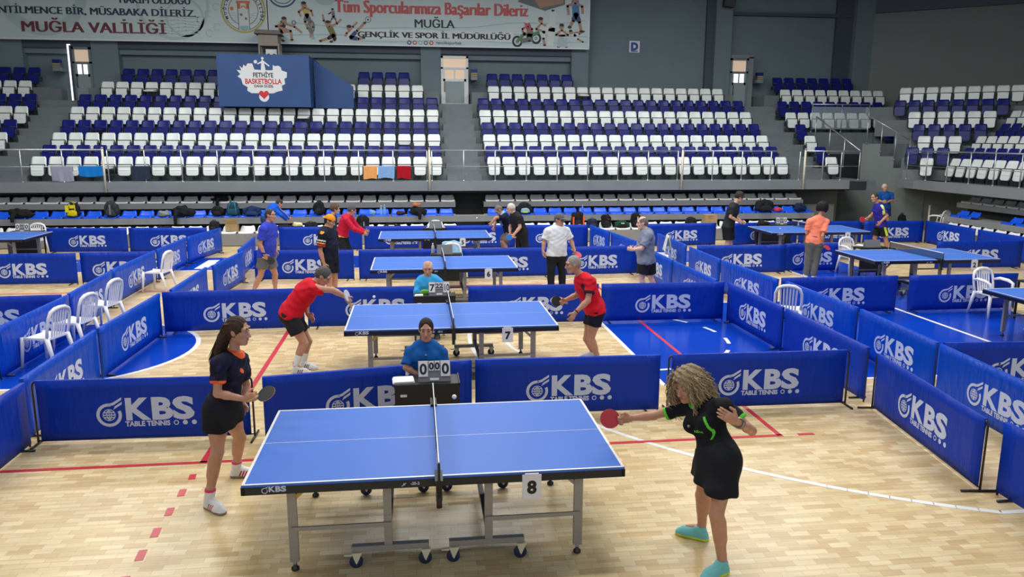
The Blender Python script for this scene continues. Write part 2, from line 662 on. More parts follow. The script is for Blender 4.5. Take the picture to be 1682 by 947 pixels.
# big white letters painted in the surround beyond the far barriers
fl = Flat()
for t, x in (('K', -5.6), ('O', -7.6), ('F', -9.6), ('T', -3.6), ('B', -1.6), ('L', 0.4), ('S', 2.4)):
    fl.text(t, x, 13.35, 1.9, 0.05)
o = fl.build('floor_marking_letters', M['line_white'], (0, 0, 0), (1, 0, 0), (0, 1, 0), eps=0.0028)
o['kind'] = 'structure'
RED = []
RED += stripe([(-9, 1.45), (3.76, 1.50)], 0.055)
RED += stripe([(-2.25, 1.47), (-2.26, 10.5)], 0.065) + stripe([(3.73, 1.50), (3.75, 10.5)], 0.055)
RED += stripe([(3.94, 1.50), (4.12, 1.50)], 0.05) + stripe([(-9, 10.5), (3.76, 10.5)], 0.05)
for y0, y1 in ((1.2, 1.09), (0.88, 0.745), (0.52, 0.38), (0.165, 0.02), (-0.18, -0.33), (-0.55, -0.70)):
    RED += stripe([(-2.27, y0), (-2.255, y1)], 0.062)
zone('floor_line_red', RED, M['line_red'], 0.0032)

# back wall, its columns and beams
mb = MB().box((-24, 26.4, 0), (19.6, 26.7, 11))
struct('wall_back', mb, M['wall'])
for i, (x0, x1) in enumerate(((-15.6, -14.6), (-12.17, -11.2), (0.18, 0.97), (6.27, 6.97), (12.30, 13.0), (18.45, 19.25))):
    mb = MB().box((x0, 26.0, 1.5), (x1, 26.42, 11))
    struct('wall_back_column', mb, M['wall'])
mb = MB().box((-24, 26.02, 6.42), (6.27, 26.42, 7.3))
struct('wall_back_beam', mb, M['wall_dark'])  # beam coloured dark to deepen the shadow behind the banner
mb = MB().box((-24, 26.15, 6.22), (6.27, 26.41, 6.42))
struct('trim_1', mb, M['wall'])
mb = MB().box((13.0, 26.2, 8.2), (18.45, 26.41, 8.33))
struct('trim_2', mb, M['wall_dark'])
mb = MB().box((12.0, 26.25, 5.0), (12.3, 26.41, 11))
struct('trim_shade_3', mb, M['wall_dark'])  # dark strip painting the shaded side face of the column
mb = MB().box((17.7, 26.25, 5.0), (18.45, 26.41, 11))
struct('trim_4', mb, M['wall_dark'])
# canted corner wall behind the corner bank and the side wall
mb = MB().prism([(19.25, 26.0), (26.5, 20.56), (26.7, 20.8), (19.45, 26.3)], 0, 11, 'XY')
struct('wall_corner', mb, M['wall_warm'])
mb = MB().prism([(19.2, 25.85), (26.5, 20.4), (26.6, 20.6), (19.3, 26.0)], 8.36, 11, 'XY')
struct('wall_corner_beam', mb, M['wall_dark'])
mb = MB().box((26.4, -12, 0), (26.7, 20.7, 11))
struct('wall_side', mb, M['wall_warm'])
mb = MB().box((-24, -12, 11), (27, 27, 11.2))
struct('ceiling', mb, M['ceiling'])

# ------------------------------------------------------------------ the upper stand
FZ = [1.78, 2.13, 2.52, 2.95, 3.41, 3.87, 4.37, 4.90]          # tread heights
YB = [19.9 + 0.8 * k for k in range(8)]                        # plane of the seat backs


def tread_y(k):
    return 18.7 if k == 0 else 19.3 + 0.8 * k


st = MB()
for k in range(8):
    y0 = tread_y(k)
    y1 = 26.4 if k == 7 else tread_y(k + 1) + 0.12
    segs = [(-24.0, 17.4 if k >= 4 else 14.72)]
    if k >= 6:                       # passages to the three doors
        segs = [(-24.0, -13.33), (-11.98, 0.86), (2.12, 12.78), (14.08, 19.3)]
    elif k == 5 or k == 4:
        segs = [(-24.0, 19.3)]
    if k == 7:
        y1 = 26.4
    for a, b in segs:
        st.box((a, y0 if k else 18.93, FZ[k] - (0.62 if k else 0.25)), (b, y1, FZ[k]))
for a, b in ((-13.33, -11.98), (0.86, 2.12), (12.78, 14.08)):  # door landings
    st.box((a, tread_y(6), 3.6), (b, 26.4, 4.42))
    for k in range(0, 6):                                      # half steps of the gangways
        z = (FZ[k] + FZ[k + 1]) / 2
        st.box((a + 0.06, tread_y(k + 1) - 0.4, FZ[k] - 0.1), (b - 0.06, tread_y(k + 1) + 0.05, z if k < 5 else (FZ[5] + 4.42) / 2))
struct('floor_stand_tiers', st, M['concrete'])
# rows two to four beyond the tunnel mouth
st = MB()
for k in (1, 2, 3):
    st.box((17.45, tread_y(k), FZ[k] - 0.62), (19.3, tread_y(k + 1) + 0.12, FZ[k]))
st.box((14.72, 22.45, 1.7), (17.45, 22.7, 3.41))
st.box((17.30, 20.1, 1.2), (17.45, 22.5, 3.0))
st.box((14.72, 18.7, 1.5), (15.4, 22.5, 1.78))
struct('floor_stand_tunnel', st, M['concrete'])
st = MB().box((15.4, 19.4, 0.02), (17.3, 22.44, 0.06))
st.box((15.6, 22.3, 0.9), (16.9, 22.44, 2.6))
struct('wall_tunnel', st, M['under'])  # dark panel painted in for the shade of the tunnel mouth

mb = MB().box((-24, 18.7, 1.5), (14.45, 18.95, 1.79))
struct('wall_stand_fascia', mb, M['fascia'])
mb = MB().box((14.45, 18.68, 1.46), (15.05, 19.2, 1.76))
struct('wall_fascia_end', mb, M['under'])
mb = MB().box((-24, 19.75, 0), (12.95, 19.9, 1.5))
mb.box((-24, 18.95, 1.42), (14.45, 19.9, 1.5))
struct('wall_under_stand', mb, M['under'])  # dark panels stand for the shade of the hollow below the tiers
mb = MB().box((12.95, 19.3, 0), (14.3, 19.5, 0.95)).box((12.95, 20.2, 0), (14.9, 20.4, 1.5))
struct('wall_under_stand_end', mb, M['wall_warm'])
# solid grey flank between the far stand and the side stand, stepped like the stair behind it
mb = MB()
for (xa, ya), (xb, yb), z in (((14.98, 21.42), (16.0, 20.70), 1.4), ((16.0, 20.70), (16.5, 20.345), 3.0), ((16.5, 20.345), (16.88, 20.08), 2.56), ((16.88, 20.08), (17.75, 19.46), 2.15)):
    mb.prism([(xa, ya), (xb, yb), (xb + 0.16, yb + 0.22), (xa + 0.16, ya + 0.22)], 0, z, 'XY')
struct('wall_corner_flank', mb, M['wall_warm'])
mb = MB().box((15.3, 22.6, 0), (17.3, 22.75, 1.78)).box((14.2, 20.6, 0), (14.32, 22.6, 1.6))
struct('wall_tunnel_side', mb, M['wall_warm'])

# ------------------------------------------------------------------ corner bank and side stand
EX, NX = Vector((0.8, -0.6, 0)), Vector((0.6, 0.8, 0))         # along the corner rows, and away from the courts
def cp(t, s, z=0.0):
    return EX * t + NX * s + Vector((0, 0, z))


st = MB()
for k in range(7):
    s = 25.3 + 0.7 * k
    t0 = (2.2, 1.8, 1.7, 1.5, 1.3, 0.75, 0.3)[k] - (0.0 if k < 5 else 0.2)
    poly = [cp(t0, s - 0.5), cp(9, s - 0.5), cp(9, s + 0.35), cp(t0, s + 0.35)]
    st.prism([(p.x, p.y) for p in poly], FZ[k] - (0.6 if k else 0.27), FZ[k], 'XY')
poly = [cp(-0.2, 29.85), cp(9, 29.85), cp(9, 32.3), cp(-0.2, 32.3)]
st.prism([(p.x, p.y) for p in poly], FZ[6] - 0.6, FZ[6] + 0.05, 'XY')
struct('floor_corner_tiers', st, M['concrete'])
st = MB()
for k in range(7):
    x0 = 16.9 if k == 0 else 17.1 + 0.8 * k
    st.box((x0, -6, FZ[k] - (0.62 if k else 0.25)), (17.9 + 0.8 * k + 0.12, 19.2 + 0.35 * k, FZ[k]))
struct('floor_side_tiers', st, M['concrete'])
mb = MB().box((16.75, -6, 1.5), (16.98, 19.55, 1.80)).prism([(16.75, 19.4), (16.98, 19.4), (18.1, 19.9), (17.9, 20.2)], 1.5, 1.8, 'XY')
mb.box((16.98, -6, 1.46), (18.3, 19.4, 1.52))
struct('wall_side_fascia', mb, M['fascia'])
mb = MB().box((18.6, -6, 0), (18.8, 19.6, 1.5)).prism([(17.7, 19.55), (18.8, 18.9), (18.9, 19.2), (17.85, 19.85)], 0, 1.5, 'XY')
struct('wall_under_side', mb, M['wall_warm'])

# ------------------------------------------------------------------ doors of the back wall
def opening_slit():
    pass


def back_door(n, x0, x1, zt, kind):
    """A framed leaf with a high window pair and a transom above, standing on the landing."""
    y = 25.98
    d = thing('door_%d' % n, None, None, ((x0 + x1) / 2, y, 4.42))
    d['kind'] = 'structure'
    w = (x1 - x0) / 2
    h = zt - 4.42
    fm = M['door_white'] if kind == 'white' else M['wall']
    f = MB()
    t = 0.085
    f.box((-w, -0.05, 0), (-w + t, 0.1, h)).box((w - t, -0.05, 0), (w, 0.1, h)).box((-w, -0.05, h - t), (w, 0.1, h))
    f.box((-w, -0.05, 1.43), (w, 0.1, 1.43 + t * 0.8))
    f.build('door_frame', fm, d)
    leaf = MB()
    lm = M['door_white'] if kind == 'white' else M['door_grey']
    z0, z1 = 1.05, 1.40
    leaf.box((-w + t, -0.03, 0.0), (w - t, 0.02, 0.1)).box((-w + t, -0.03, z0 - 0.1), (w - t, 0.02, z0))
    leaf.box((-w + t, -0.03, 0.1), (-w + t + 0.08, 0.02, z1)).box((w - t - 0.08, -0.03, 0.1), (w - t, 0.02, z1))
    leaf.box((-0.03, -0.03, z0), (0.03, 0.02, z1)).box((-w + t, -0.03, z1), (w - t, 0.02, 1.44))
    lf = leaf.build('door_leaf', lm, d)
    MB().box((-w + t + 0.08, -0.02, 0.1), (w - t - 0.08, 0.01, z0 - 0.1)).build('door_panel', M['door_grey'], lf)
    pm = M['day_warm'] if kind == 'white' else M['day_white']
    for a, b in ((-w + t + 0.08, -0.03), (0.03, w - t - 0.08)):
        MB().box((a, -0.012, z0), (b, 0.0, z1)).build('window_pane', pm, lf)
    MB().box((-w + t, 0.03, 1.5), (w - t, 0.05, h - t)).build('transom_pane', M['day_warm'], d)
    hb = MB().tube([(-w + 0.14, -0.04, 0.55), (-w + 0.14, -0.1, 0.58), (-w + 0.14, -0.1, 0.9), (-w + 0.14, -0.04, 0.93)], 0.014, 6)
    hb.build('door_handle', M['black'], d)
    return d


back_door(2, 0.97, 2.06, 6.35, 'white')
back_door(1, -12.86, -12.17, 6.45, 'grey')
back_door(3, 13.0, 13.78, 6.45, 'grey')
mb = MB().box((13.78, 25.9, 4.42), (13.98, 26.1, 6.5)).box((13.0, 25.9, 6.45), (13.98, 26.1, 6.58))
struct('door_3_jamb', mb, M['fascia'])
# daylight through the gap of the door left ajar
mb = MB().box((-13.02, 26.0, 4.42), (-12.90, 26.02, 6.55))
o = struct('door_1_gap', mb, M['day_white'])
mb = MB().box((-12.9, 25.86, 4.42), (-12.84, 26.02, 6.5))
struct('door_1_edge', mb, M['wall_dark'])
# ------------------------------------------------------------------ tip-up stadium seats
def seat_shell():
    """Backrest: a slightly dished panel, narrower and rounded at its top."""
    prof = []
    nu, nv = 8, 6
    def P(u, v, off):
        z = 0.43 + 0.325 * v
        hw = 0.225 - 0.02 * v
        if v > 0.82:
            hw -= 0.03 * ((v - 0.82) / 0.18) ** 2
        x = (u * 2 - 1) * hw
        y = -0.085 + 0.105 * v - 0.02 * math.cos(math.pi * (u - 0.5)) * -1 + off
        return (x, y, z)
    b = MB()
    b.grid(lambda u, v: P(u, v, 0), nu, nv)
    b.grid(lambda u, v: P(u, v, 0.022), nu, nv, flip=True)
    n = (nu + 1)
    o2 = n * (nv + 1)
    rim = [i for i in range(n)] + [j * n + nu for j in range(1, nv + 1)] + [nv * n + i for i in range(nu - 1, -1, -1)] + [j * n for j in range(nv - 1, 0, -1)]
    for a, c in zip(rim, rim[1:] + rim[:1]):
        b.f.append((a, c, c + o2, a + o2)); b.mi.append(0); b.sm.append(False)
    return b


def seat_pan(folded=True):
    b = MB()
    pts = []
    hw, hh = 0.182, 0.165
    out = [(-hw, hh), (hw, hh), (hw, -hh + 0.05), (hw - 0.03, -hh + 0.01), (hw - 0.07, -hh), (-hw + 0.07, -hh), (-hw + 0.03, -hh + 0.01), (-hw, -hh + 0.05)]
    b.prism(out, -0.02, 0.022, 'XZ')
    b.prism([(-hw + 0.03, 0.012), (hw - 0.03, 0.012), (hw - 0.03, -0.012), (-hw + 0.03, -0.012)], -0.03, -0.02, 'XZ')
    c, s = math.cos(R(-8)), math.sin(R(-8))
    if folded:
        f = lambda p: (p[0], p[1] * c - p[2] * s - 0.185, p[1] * s + p[2] * c + 0.335)
    else:
        f = lambda p: (p[0], p[2] * 1.0 - 0.30, p[1] + 0.42)
    b.v = [f(p) for p in b.v]
    return b


def seat_frame():
    b = MB()
    w = 0.222
    loop = [(-w, -0.15, 0.52), (-w, -0.18, 0.30), (-w + 0.02, -0.2, 0.19), (-w + 0.07, -0.205, 0.15), (w - 0.07, -0.205, 0.15), (w - 0.02, -0.2, 0.19), (w, -0.18, 0.30), (w, -0.15, 0.52)]
    b.tube(loop, 0.017, 5)
    b.tube([(-w, -0.15, 0.515), (w, -0.15, 0.515)], 0.015, 5)
    for s in (-1, 1):
        b.box((s * w - 0.018, -0.16, 0.24), (s * w + 0.018, 0.0, 0.40))
    b.box((-0.03, -0.1, 0.0), (0.03, -0.04, 0.34))
    b.box((-0.2, -0.11, 0.24), (0.2, -0.04, 0.3))
    return b


def finish(b, name, m):
    me = b.mesh(name, m)
    recalc(me)
    return me


_sw = {c: (finish(seat_shell(), 'backrest', M[c]), finish(seat_pan(), 'seat_pan', M[c]), finish(seat_pan(False), 'seat_pan', M[c])) for c in ('seat_white', 'seat_blue')}
_sf = finish(seat_frame(), 'seat_frame', M['seat_frame'])


def stadium_seat(x, y, z, rz, col, label, group, down=False):
    nm = 'white_stadium_seat' if col == 'seat_white' else 'blue_stadium_seat'
    t = thing(nm, label, 'white stadium seat' if col == 'seat_white' else 'blue stadium seat', (x, y, z), rz, group)
    sh, pn, pd = _sw[col]
    link('backrest', sh, t)
    link('seat_pan', pd if down else pn, t)
    link('seat_frame', _sf, t)
    return t


ROWN = ['front row', 'second row', 'third row', 'fourth row', 'fifth row', 'sixth row', 'seventh row', 'top row']
GRP = {'booth': 'seats of the bank around the blue booth', 'sign': 'seats of the bank under the letter sign', 'tunnel': 'seats of the small bank by the tunnel',
       'ajar': 'seats of the bank beyond the ajar door', 'corner': 'seats of the corner bank', 'side': 'seats of the side stand'}
WHERE = {'booth': ('from the central stairs', 'blue booth bank'), 'sign': ('from the central stairs', 'letter sign bank'), 'tunnel': ('from the gangway', 'tunnel railing bank'),
         'ajar': ('from the gangway', 'bank beyond the ajar door'), 'corner': ('from the tunnel', 'corner bank'), 'side': ('from the corner', 'side stand')}


def put_seat(bank, k, i, x, y, z, rz, down=False):
    c = 'seat_white' if k % 2 == 0 else 'seat_blue'
    cn = 'white' if k % 2 == 0 else 'navy'
    a, b = WHERE[bank]
    lab = '%s tip-up seat, %s %s, %s, %s' % (cn, ORD[i], a, ROWN[k], b)
    return stadium_seat(x, y, z, rz, c, lab, GRP[bank], down)


DOWN = {('booth', 0, 20), ('booth', 6, 19), ('booth', 3, 22), ('booth', 3, 8), ('booth', 4, 9), ('booth', 2, 2), ('sign', 6, 7)}
# bank with the blue booth: counted from the central stairs
for k in range(8):
    n, x1 = (25, 0.545) if k < 6 else ((23, 0.02) if k == 6 else (21, -0.49))
    i = 0
    for q in range(n):
        x = x1 - 0.5104 * q
        if k == 7 and -7.0 < x < -2.2:
            continue
        if k in (5, 6) and -7.0 < x < -3.40:
            continue
        put_seat('booth', k, i, x, YB[k], FZ[k], 0, ('booth', k, q) in DOWN)
        i += 1
for k in range(8):
    n, x0 = (21, 2.475) if k < 6 else ((19, 2.945) if k == 6 else (7, 2.965))
    for q in range(n):
        put_seat('sign', k, q, x0 + 0.5025 * q, YB[k], FZ[k], 0, ('sign', k, q) in DOWN)
for k in range(8):
    if k < 4:
        xs = [14.39] + ([17.92, 18.42] if k == 3 else [18.35] if k == 2 else [])
    elif k < 6:
        xs = [14.37 + 0.506 * q for q in range(9)]
    elif k == 6:
        xs = [14.86 + 0.506 * q for q in range(9)]
    else:
        xs = [14.86 + 0.51 * q for q in range(7)]
    for i, x in enumerate(xs):
        put_seat('tunnel', k, i, x, YB[k], FZ[k], 0)
for k, xr, n in ((2, -13.52, 1), (3, -13.55, 2), (4, -13.52, 3), (5, -13.53, 3), (6, -14.03, 3), (7, -14.02, 4)):
    for q in range(n):
        put_seat('ajar', k, q, xr - 0.51 * q, YB[k], FZ[k], 0)
for k, t0, n, p in ((0, 2.53, 1, .48), (1, 2.03, 3, .47), (2, 2.33, 3, .48), (3, 2.11, 5, .48), (4, 1.88, 6, .48), (5, 1.33, 8, .476), (6, 1.42, 10, .46)):
    for q in range(n):
        pnt = cp(t0 + p * q, 25.3 + 0.7 * k, FZ[k])
        put_seat('corner', k, q, pnt.x, pnt.y, pnt.z, math.atan2(-0.6, 0.8)).scale = (0.93, 1, 1)
for k, y0, n in ((0, 17.95, 8), (1, 18.43, 6), (2, 18.94, 5), (3, 18.87, 4), (4, 19.43, 3)):
    for q in range(n):
        put_seat('side', k, q, 17.7 + 0.8 * k, y0 - 0.5 * q, FZ[k], -math.pi / 2)

# ------------------------------------------------------------------ retractable benches on the hall floor
b = MB()
for x0, x1 in ((-15, 1.14), (2.05, 12.95)):
    b.box((x0, 18.92, 0.97), (x1, 18.98, 1.14)).box((x0, 18.98, 1.08), (x1, 19.5, 1.12))
    b.box((x0, 18.12, 0.58), (x1, 18.18, 0.765)).box((x0, 18.18, 0.72), (x1, 18.92, 0.75))
    b.box((x0, 17.32, 0.02), (x1, 17.38, 0.36)).box((x0, 17.38, 0.32), (x1, 18.12, 0.355))
b.box((1.14, 18.12, 0.58), (2.05, 18.5, 0.765)).box((1.14, 17.32, 0.02), (2.05, 17.7, 0.36))
struct('floor_bench_boards', b, M['bench_metal'])
b = MB()
for x0, x1 in ((-15, 1.14), (2.05, 12.95)):
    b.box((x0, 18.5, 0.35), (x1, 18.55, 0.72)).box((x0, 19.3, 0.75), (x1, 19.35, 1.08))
struct('wall_bench_gap_shade', b, M['under'])  # dark sheets painting the shade in the open gaps below the boards
b = MB()
for y1, z0, z1 in ((17.6, 0.98, 1.15), ):
    b.box((17.42, -6, 0.99), (17.48, 17.3, 1.15)).box((17.48, -6, 1.09), (18.1, 17.3, 1.13))
b.box((16.62, -6, 0.60), (16.68, 16.75, 0.77)).box((16.68, -6, 0.72), (17.42, 16.75, 0.75))
b.box((15.92, -6, 0.02), (15.98, 16.3, 0.44)).box((15.98, -6, 0.40), (16.62, 16.3, 0.43))
struct('floor_side_bench_boards', b, M['bench_metal'])
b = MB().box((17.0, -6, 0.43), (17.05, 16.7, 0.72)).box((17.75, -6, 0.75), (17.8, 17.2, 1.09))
struct('wall_side_bench_gap_shade', b, M['under'])  # same dark sheets for the shaded gaps of the side benches


def bench_shell():
    prof = [(0.0, 0.0, .215), (0.03, 0.045, .222), (0.12, 0.05, .222), (0.24, 0.035, .222), (0.30, 0.055, .217), (0.345, 0.11, .208), (0.38, 0.165, .19), (0.40, 0.19, .155)]
    b = MB()
    nu = 8
    top = []
    for j, (y, z, hw) in enumerate(prof):
        for i in range(nu + 1):
            u = i / nu * 2 - 1
            top.append((u * hw, y, z + 0.018 * abs(u) ** 3))
    n = nu + 1
    m = len(prof)
    bot = [(x, y + 0.012, max(z - 0.03, -0.004)) for x, y, z in top]
    fs = []
    for j in range(m - 1):
        for i in range(nu):
            a = j * n + i
            fs.append((a, a + 1, a + n + 1, a + n))
            q = m * n + a
            fs.append((q + n, q + n + 1, q + 1, q))
    rim = [i for i in range(n)] + [j * n + nu for j in range(1, m)] + [(m - 1) * n + i for i in range(nu - 1, -1, -1)] + [j * n for j in range(m - 2, 0, -1)]
    for a, c in zip(rim, rim[1:] + rim[:1]):
        fs.append((c, a, a + m * n, c + m * n))
    b.add(top + bot, fs, 0, True)
    return b


_bs = {c: finish(bench_shell(), c, M[c]) for c in ('bench_blue', 'bench_grey', 'bench_white')}


def bench_seat(c, x, y, z, rz, label, group):
    nm = {'bench_blue': 'blue_bench_seat', 'bench_grey': 'grey_bench_seat', 'bench_white': 'white_bench_seat'}[c]
    o = link(nm, _bs[c])
    o.location, o.rotation_euler = (x, y, z), (0, 0, rz)
    return tag(o, label, nm.replace('_', ' '), group)


for c, word, y, z in (('bench_grey', 'grey', 18.94, 1.135), ('bench_blue', 'bright blue', 18.13, 0.758), ('bench_white', 'white', 17.34, 0.36)):
    lev = {'bench_grey': 'upper bench', 'bench_blue': 'middle bench', 'bench_white': 'low bench'}[c]
    for q in range(32):
        bench_seat(c, 0.90 - 0.5 * q if c != 'bench_blue' else 0.82 - 0.5 * q, y, z, 0, '%s shell seat on the %s, %s from its gap, longer bench' % (word, lev, ORD[q]), '%s seats of the longer bench' % word)
    for q in range(22):
        bench_seat(c, 2.34 + 0.4925 * q, y, z, 0, '%s shell seat on the %s, %s from its gap, shorter bench' % (word, lev, ORD[q]), '%s seats of the shorter bench' % word)
for q in range(6):
    bench_seat('bench_grey', 17.44, 16.95 - 0.5 * q, 1.145, -math.pi / 2, 'grey shell seat on the side stand upper bench, %s from the corner' % ORD[q], 'grey seats of the side bench')
for q, y in enumerate((16.35, 15.85, 14.15, 13.6, 13.05)):
    bench_seat('bench_blue', 16.64, y, 0.765, -math.pi / 2, 'blue shell seat on the side stand middle bench, %s from the corner' % ORD[q], 'blue seats of the side bench')
for q in range(9):
    bench_seat('bench_white', 15.94, 15.9 - 0.5 * q, 0.435, -math.pi / 2, 'white shell seat on the side stand low bench, %s from the corner' % ORD[q], 'white seats of the side bench')
# ------------------------------------------------------------------ match tables
def kbs_mark(fl, u, v, w, mi=0, small=True, globe=True):
    """The barrier maker's mark: a ring with a globe and two flying strokes, three letters, small line and three dots. w = full width."""
    k = w / 0.92
    c = (u + 0.125 * k, v + 0.118 * k)
    fl.ring(c, 0.088 * k, 0.118 * k, 78, 382, 30, mi)
    if globe:
        fl.ring(c, 0.052 * k, 0.060 * k, 0, 360, 20, mi)
        for q in (-0.5, 0.0, 0.5):
            yy = q * 0.05 * k
            hw = math.sqrt(max(0.054 ** 2 - (q * 0.05) ** 2, 0)) * k
            fl.rect(c[0] - hw, c[1] + yy - 0.012 * k, c[0] + hw, c[1] + yy + 0.012 * k, mi) if False else fl.rect(c[0] - hw, c[1] + yy - 0.006 * k, c[0] + hw, c[1] + yy + 0.006 * k, mi)
        fl.ring(c, 0.018 * k, 0.026 * k, 0, 360, 16, mi, 0, 2.0)
        fl.rect(c[0] - 0.004 * k, c[1] - 0.055 * k, c[0] + 0.004 * k, c[1] + 0.055 * k, mi)
    # the two strokes that fly off the ring's shoulder
    fl.poly([(c[0] + 0.0 * k, c[1] + 0.088 * k), (c[0] + 0.05 * k, c[1] + 0.10 * k), (c[0] + 0.125 * k, c[1] + 0.15 * k), (c[0] + 0.128 * k, c[1] + 0.178 * k), (c[0] + 0.04 * k, c[1] + 0.124 * k), (c[0] + 0.0 * k, c[1] + 0.116 * k)], mi)
    fl.poly([(c[0] + 0.045 * k, c[1] + 0.055 * k), (c[0] + 0.125 * k, c[1] + 0.105 * k), (c[0] + 0.128 * k, c[1] + 0.132 * k), (c[0] + 0.06 * k, c[1] + 0.088 * k)], mi)
    x0 = u + 0.27 * k
    fl.text('K', x0, v + 0.07 * k, 0.30 * k, 0.012 * k, mi, width=0.235 * k)
    fl.text('B', x0 + 0.245 * k, v + 0.07 * k, 0.30 * k, 0.014 * k, mi, width=0.20 * k)
    fl.text('S', x0 + 0.455 * k, v + 0.07 * k, 0.30 * k, 0.014 * k, mi, width=0.205 * k)
    if small:
        fl.text('TABLE TENNIS', x0, v + 0.0 * k, 0.068 * k, 0.003 * k, mi, width=0.42 * k)
        fl.ring((x0 + 0.475 * k, v + 0.024 * k), 0.016 * k, 0.025 * k, 0, 360, 14, mi)
        fl.disc((x0 + 0.56 * k, v + 0.024 * k), 0.024 * k, mi, 0, 14)
        fl.disc((x0 + 0.645 * k, v + 0.024 * k), 0.024 * k, mi, 0, 14)


TL, TW, TH = 2.74, 1.525, 0.76


def table_parts():
    P = []
    for s in (-1, 1):
        b = MB()
        x0, x1 = (0.004, TL / 2) if s > 0 else (-TL / 2, -0.004)
        b.box((x0, -TW / 2, TH - 0.022), (x1, TW / 2, TH), 0)
        # white border and the centre line, a hair above the blue
        z = TH + 0.0008
        xe = s * TL / 2
        def q(a, c, d, e):
            b.add([(min(a, d), c, z), (max(a, d), c, z), (max(a, d), e, z), (min(a, d), e, z)], [(0, 1, 2, 3)], 1)
        q(x0, -TW / 2, x1, -TW / 2 + 0.02)
        q(x0, TW / 2 - 0.02, x1, TW / 2)
        q(xe - s * 0.02, -TW / 2, xe, TW / 2)
        q(x0, -0.0025, x1, 0.0025)
        me = b.mesh('tabletop', [M['table_top'], M['line_white']])
        P.append(('tabletop', me, None))
        a = MB()
        z0, z1 = TH - 0.075, TH - 0.018
        t = 0.025
        e = 0.004
        a.box((x0, -TW / 2 - e, z0), (x1 if s < 0 else x1 + e, -TW / 2 + t, z1))
        a.box((x0, TW / 2 - t, z0), (x1, TW / 2 + e, z1))
        xa, xb = (TL / 2 - t, TL / 2 + e) if s > 0 else (-TL / 2 - e, -TL / 2 + t)
        a.box((xa, -TW / 2 - e, z0), (xb, TW / 2 + e, z1))
        xa, xb = (0.02, 0.045) if s > 0 else (-0.045, -0.02)
        a.box((xa, -TW / 2 + t, z0), (xb, TW / 2 - t, z1))
        P.append(('apron', finish(a, 'apron', M['table_edge']), None))
        for y in (-1, 1):
            yy = y * 0.60
            l = MB().box((s * 1.06 - 0.032, yy - 0.02, 0.075), (s * 1.06 + 0.032, yy + 0.02, z1))
            l.lathe([(0.014, 0.03), (0.014, 0.078)], (s * 1.06, yy, 0), 8)
            lm = l.mesh('leg', M['table_leg'])
            recalc(lm)
            f = MB().lathe([(0.02, 0.0), (0.03, 0.006), (0.03, 0.022), (0.014, 0.036), (0.014, 0.05)], (s * 1.06, yy, 0), 12)
            P.append(('leg', lm, [('rubber_foot', finish(f, 'rubber_foot', M['black']))]))
            p = MB().box((s * 0.375 - 0.03, yy - 0.02, 0.15), (s * 0.375 + 0.03, yy + 0.02, z1))
            for zz in (0.41, 0.36):
                for xx in (-0.014, 0.014):
                    p.lathe([(0.005, -0.003), (0.005, 0.0)], (s * 0.375 + xx, yy - 0.02, zz), 6, 0, 'Y')
            P.append(('inner_post', finish(p, 'inner_post', M['table_leg']), None))
            st = MB().box((s * 0.35 if s > 0 else -1.07, yy - 0.032, 0.325), (1.07 if s > 0 else s * 0.35, yy - 0.018, 0.355))
            P.append(('stretcher', finish(st, 'stretcher', M['table_leg']), None))
            br = MB().bar((s * 1.03, yy + 0.0, 0.58), (s * 0.90, yy + 0.0, 0.70), 0.022, 0.03)
            P.append(('brace', finish(br, 'brace', M['strap_yellow'] if s < 0 else M['table_leg']), None))
            bm_ = MB().box((s * 0.36 - 0.285, yy - 0.025, 0.125), (s * 0.36 + 0.285, yy + 0.025, 0.17))
            kids = []
            for cx in (-0.255, 0.255):
                wx = s * 0.36 + cx
                w = MB().lathe([(0.012, -0.014), (0.045, -0.014), (0.05, -0.008), (0.05, 0.008), (0.045, 0.014), (0.012, 0.014)], (wx, yy - 0.02, 0.05), 16, 0, 'Y')
                w.prism([(wx - 0.005, 0.05), (wx + 0.005, 0.035), (wx + 0.045, 0.125), (wx - 0.03, 0.125)], yy - 0.042, yy - 0.036, 'XZ', 1)
                w.prism([(wx - 0.005, 0.05), (wx + 0.005, 0.035), (wx + 0.045, 0.125), (wx - 0.03, 0.125)], yy - 0.004, yy + 0.002, 'XZ', 1)
                if cx < 0:
                    w.prism([(wx - 0.09, 0.103), (wx - 0.03, 0.10), (wx - 0.03, 0.115), (wx - 0.085, 0.112)], yy - 0.035, yy - 0.01, 'XZ', 1)
                kids.append(('caster', finish(w, 'caster', [M['wheel_navy'], M['caster_cream']])))
            P.append(('base_beam', finish(bm_, 'base_beam', M['table_leg']), kids))
        cb = MB().box((s * 0.375 - 0.02, -0.6, 0.20), (s * 0.375 + 0.02, 0.6, 0.24))
        P.append(('cross_bar', finish(cb, 'cross_bar', M['table_edge']), None))
    # makers' marks on the long apron that faces the camera
    fl = Flat()
    kbs_mark(fl, -1.235, 0.694, 0.17, small=False, globe=False)
    fl.text('-25-2', -0.20, 0.706, 0.030, 0.001)
    fl.disc((-0.245, 0.712), 0.008)
    fl.line([(-0.262, 0.698), (-0.232, 0.722)], 0.005)
    mb = MB()
    mb.v = [tuple(p) for p in fl.place((0, -TW / 2 - 0.004, 0), (1, 0, 0), (0, 0, 1), 0.0015)]
    mb.f, mb.mi, mb.sm = fl.f, fl.mi, [False] * len(fl.f)
    P.append(('sticker', mb.mesh('sticker', M['logo']), None))
    return P


_TP = table_parts()


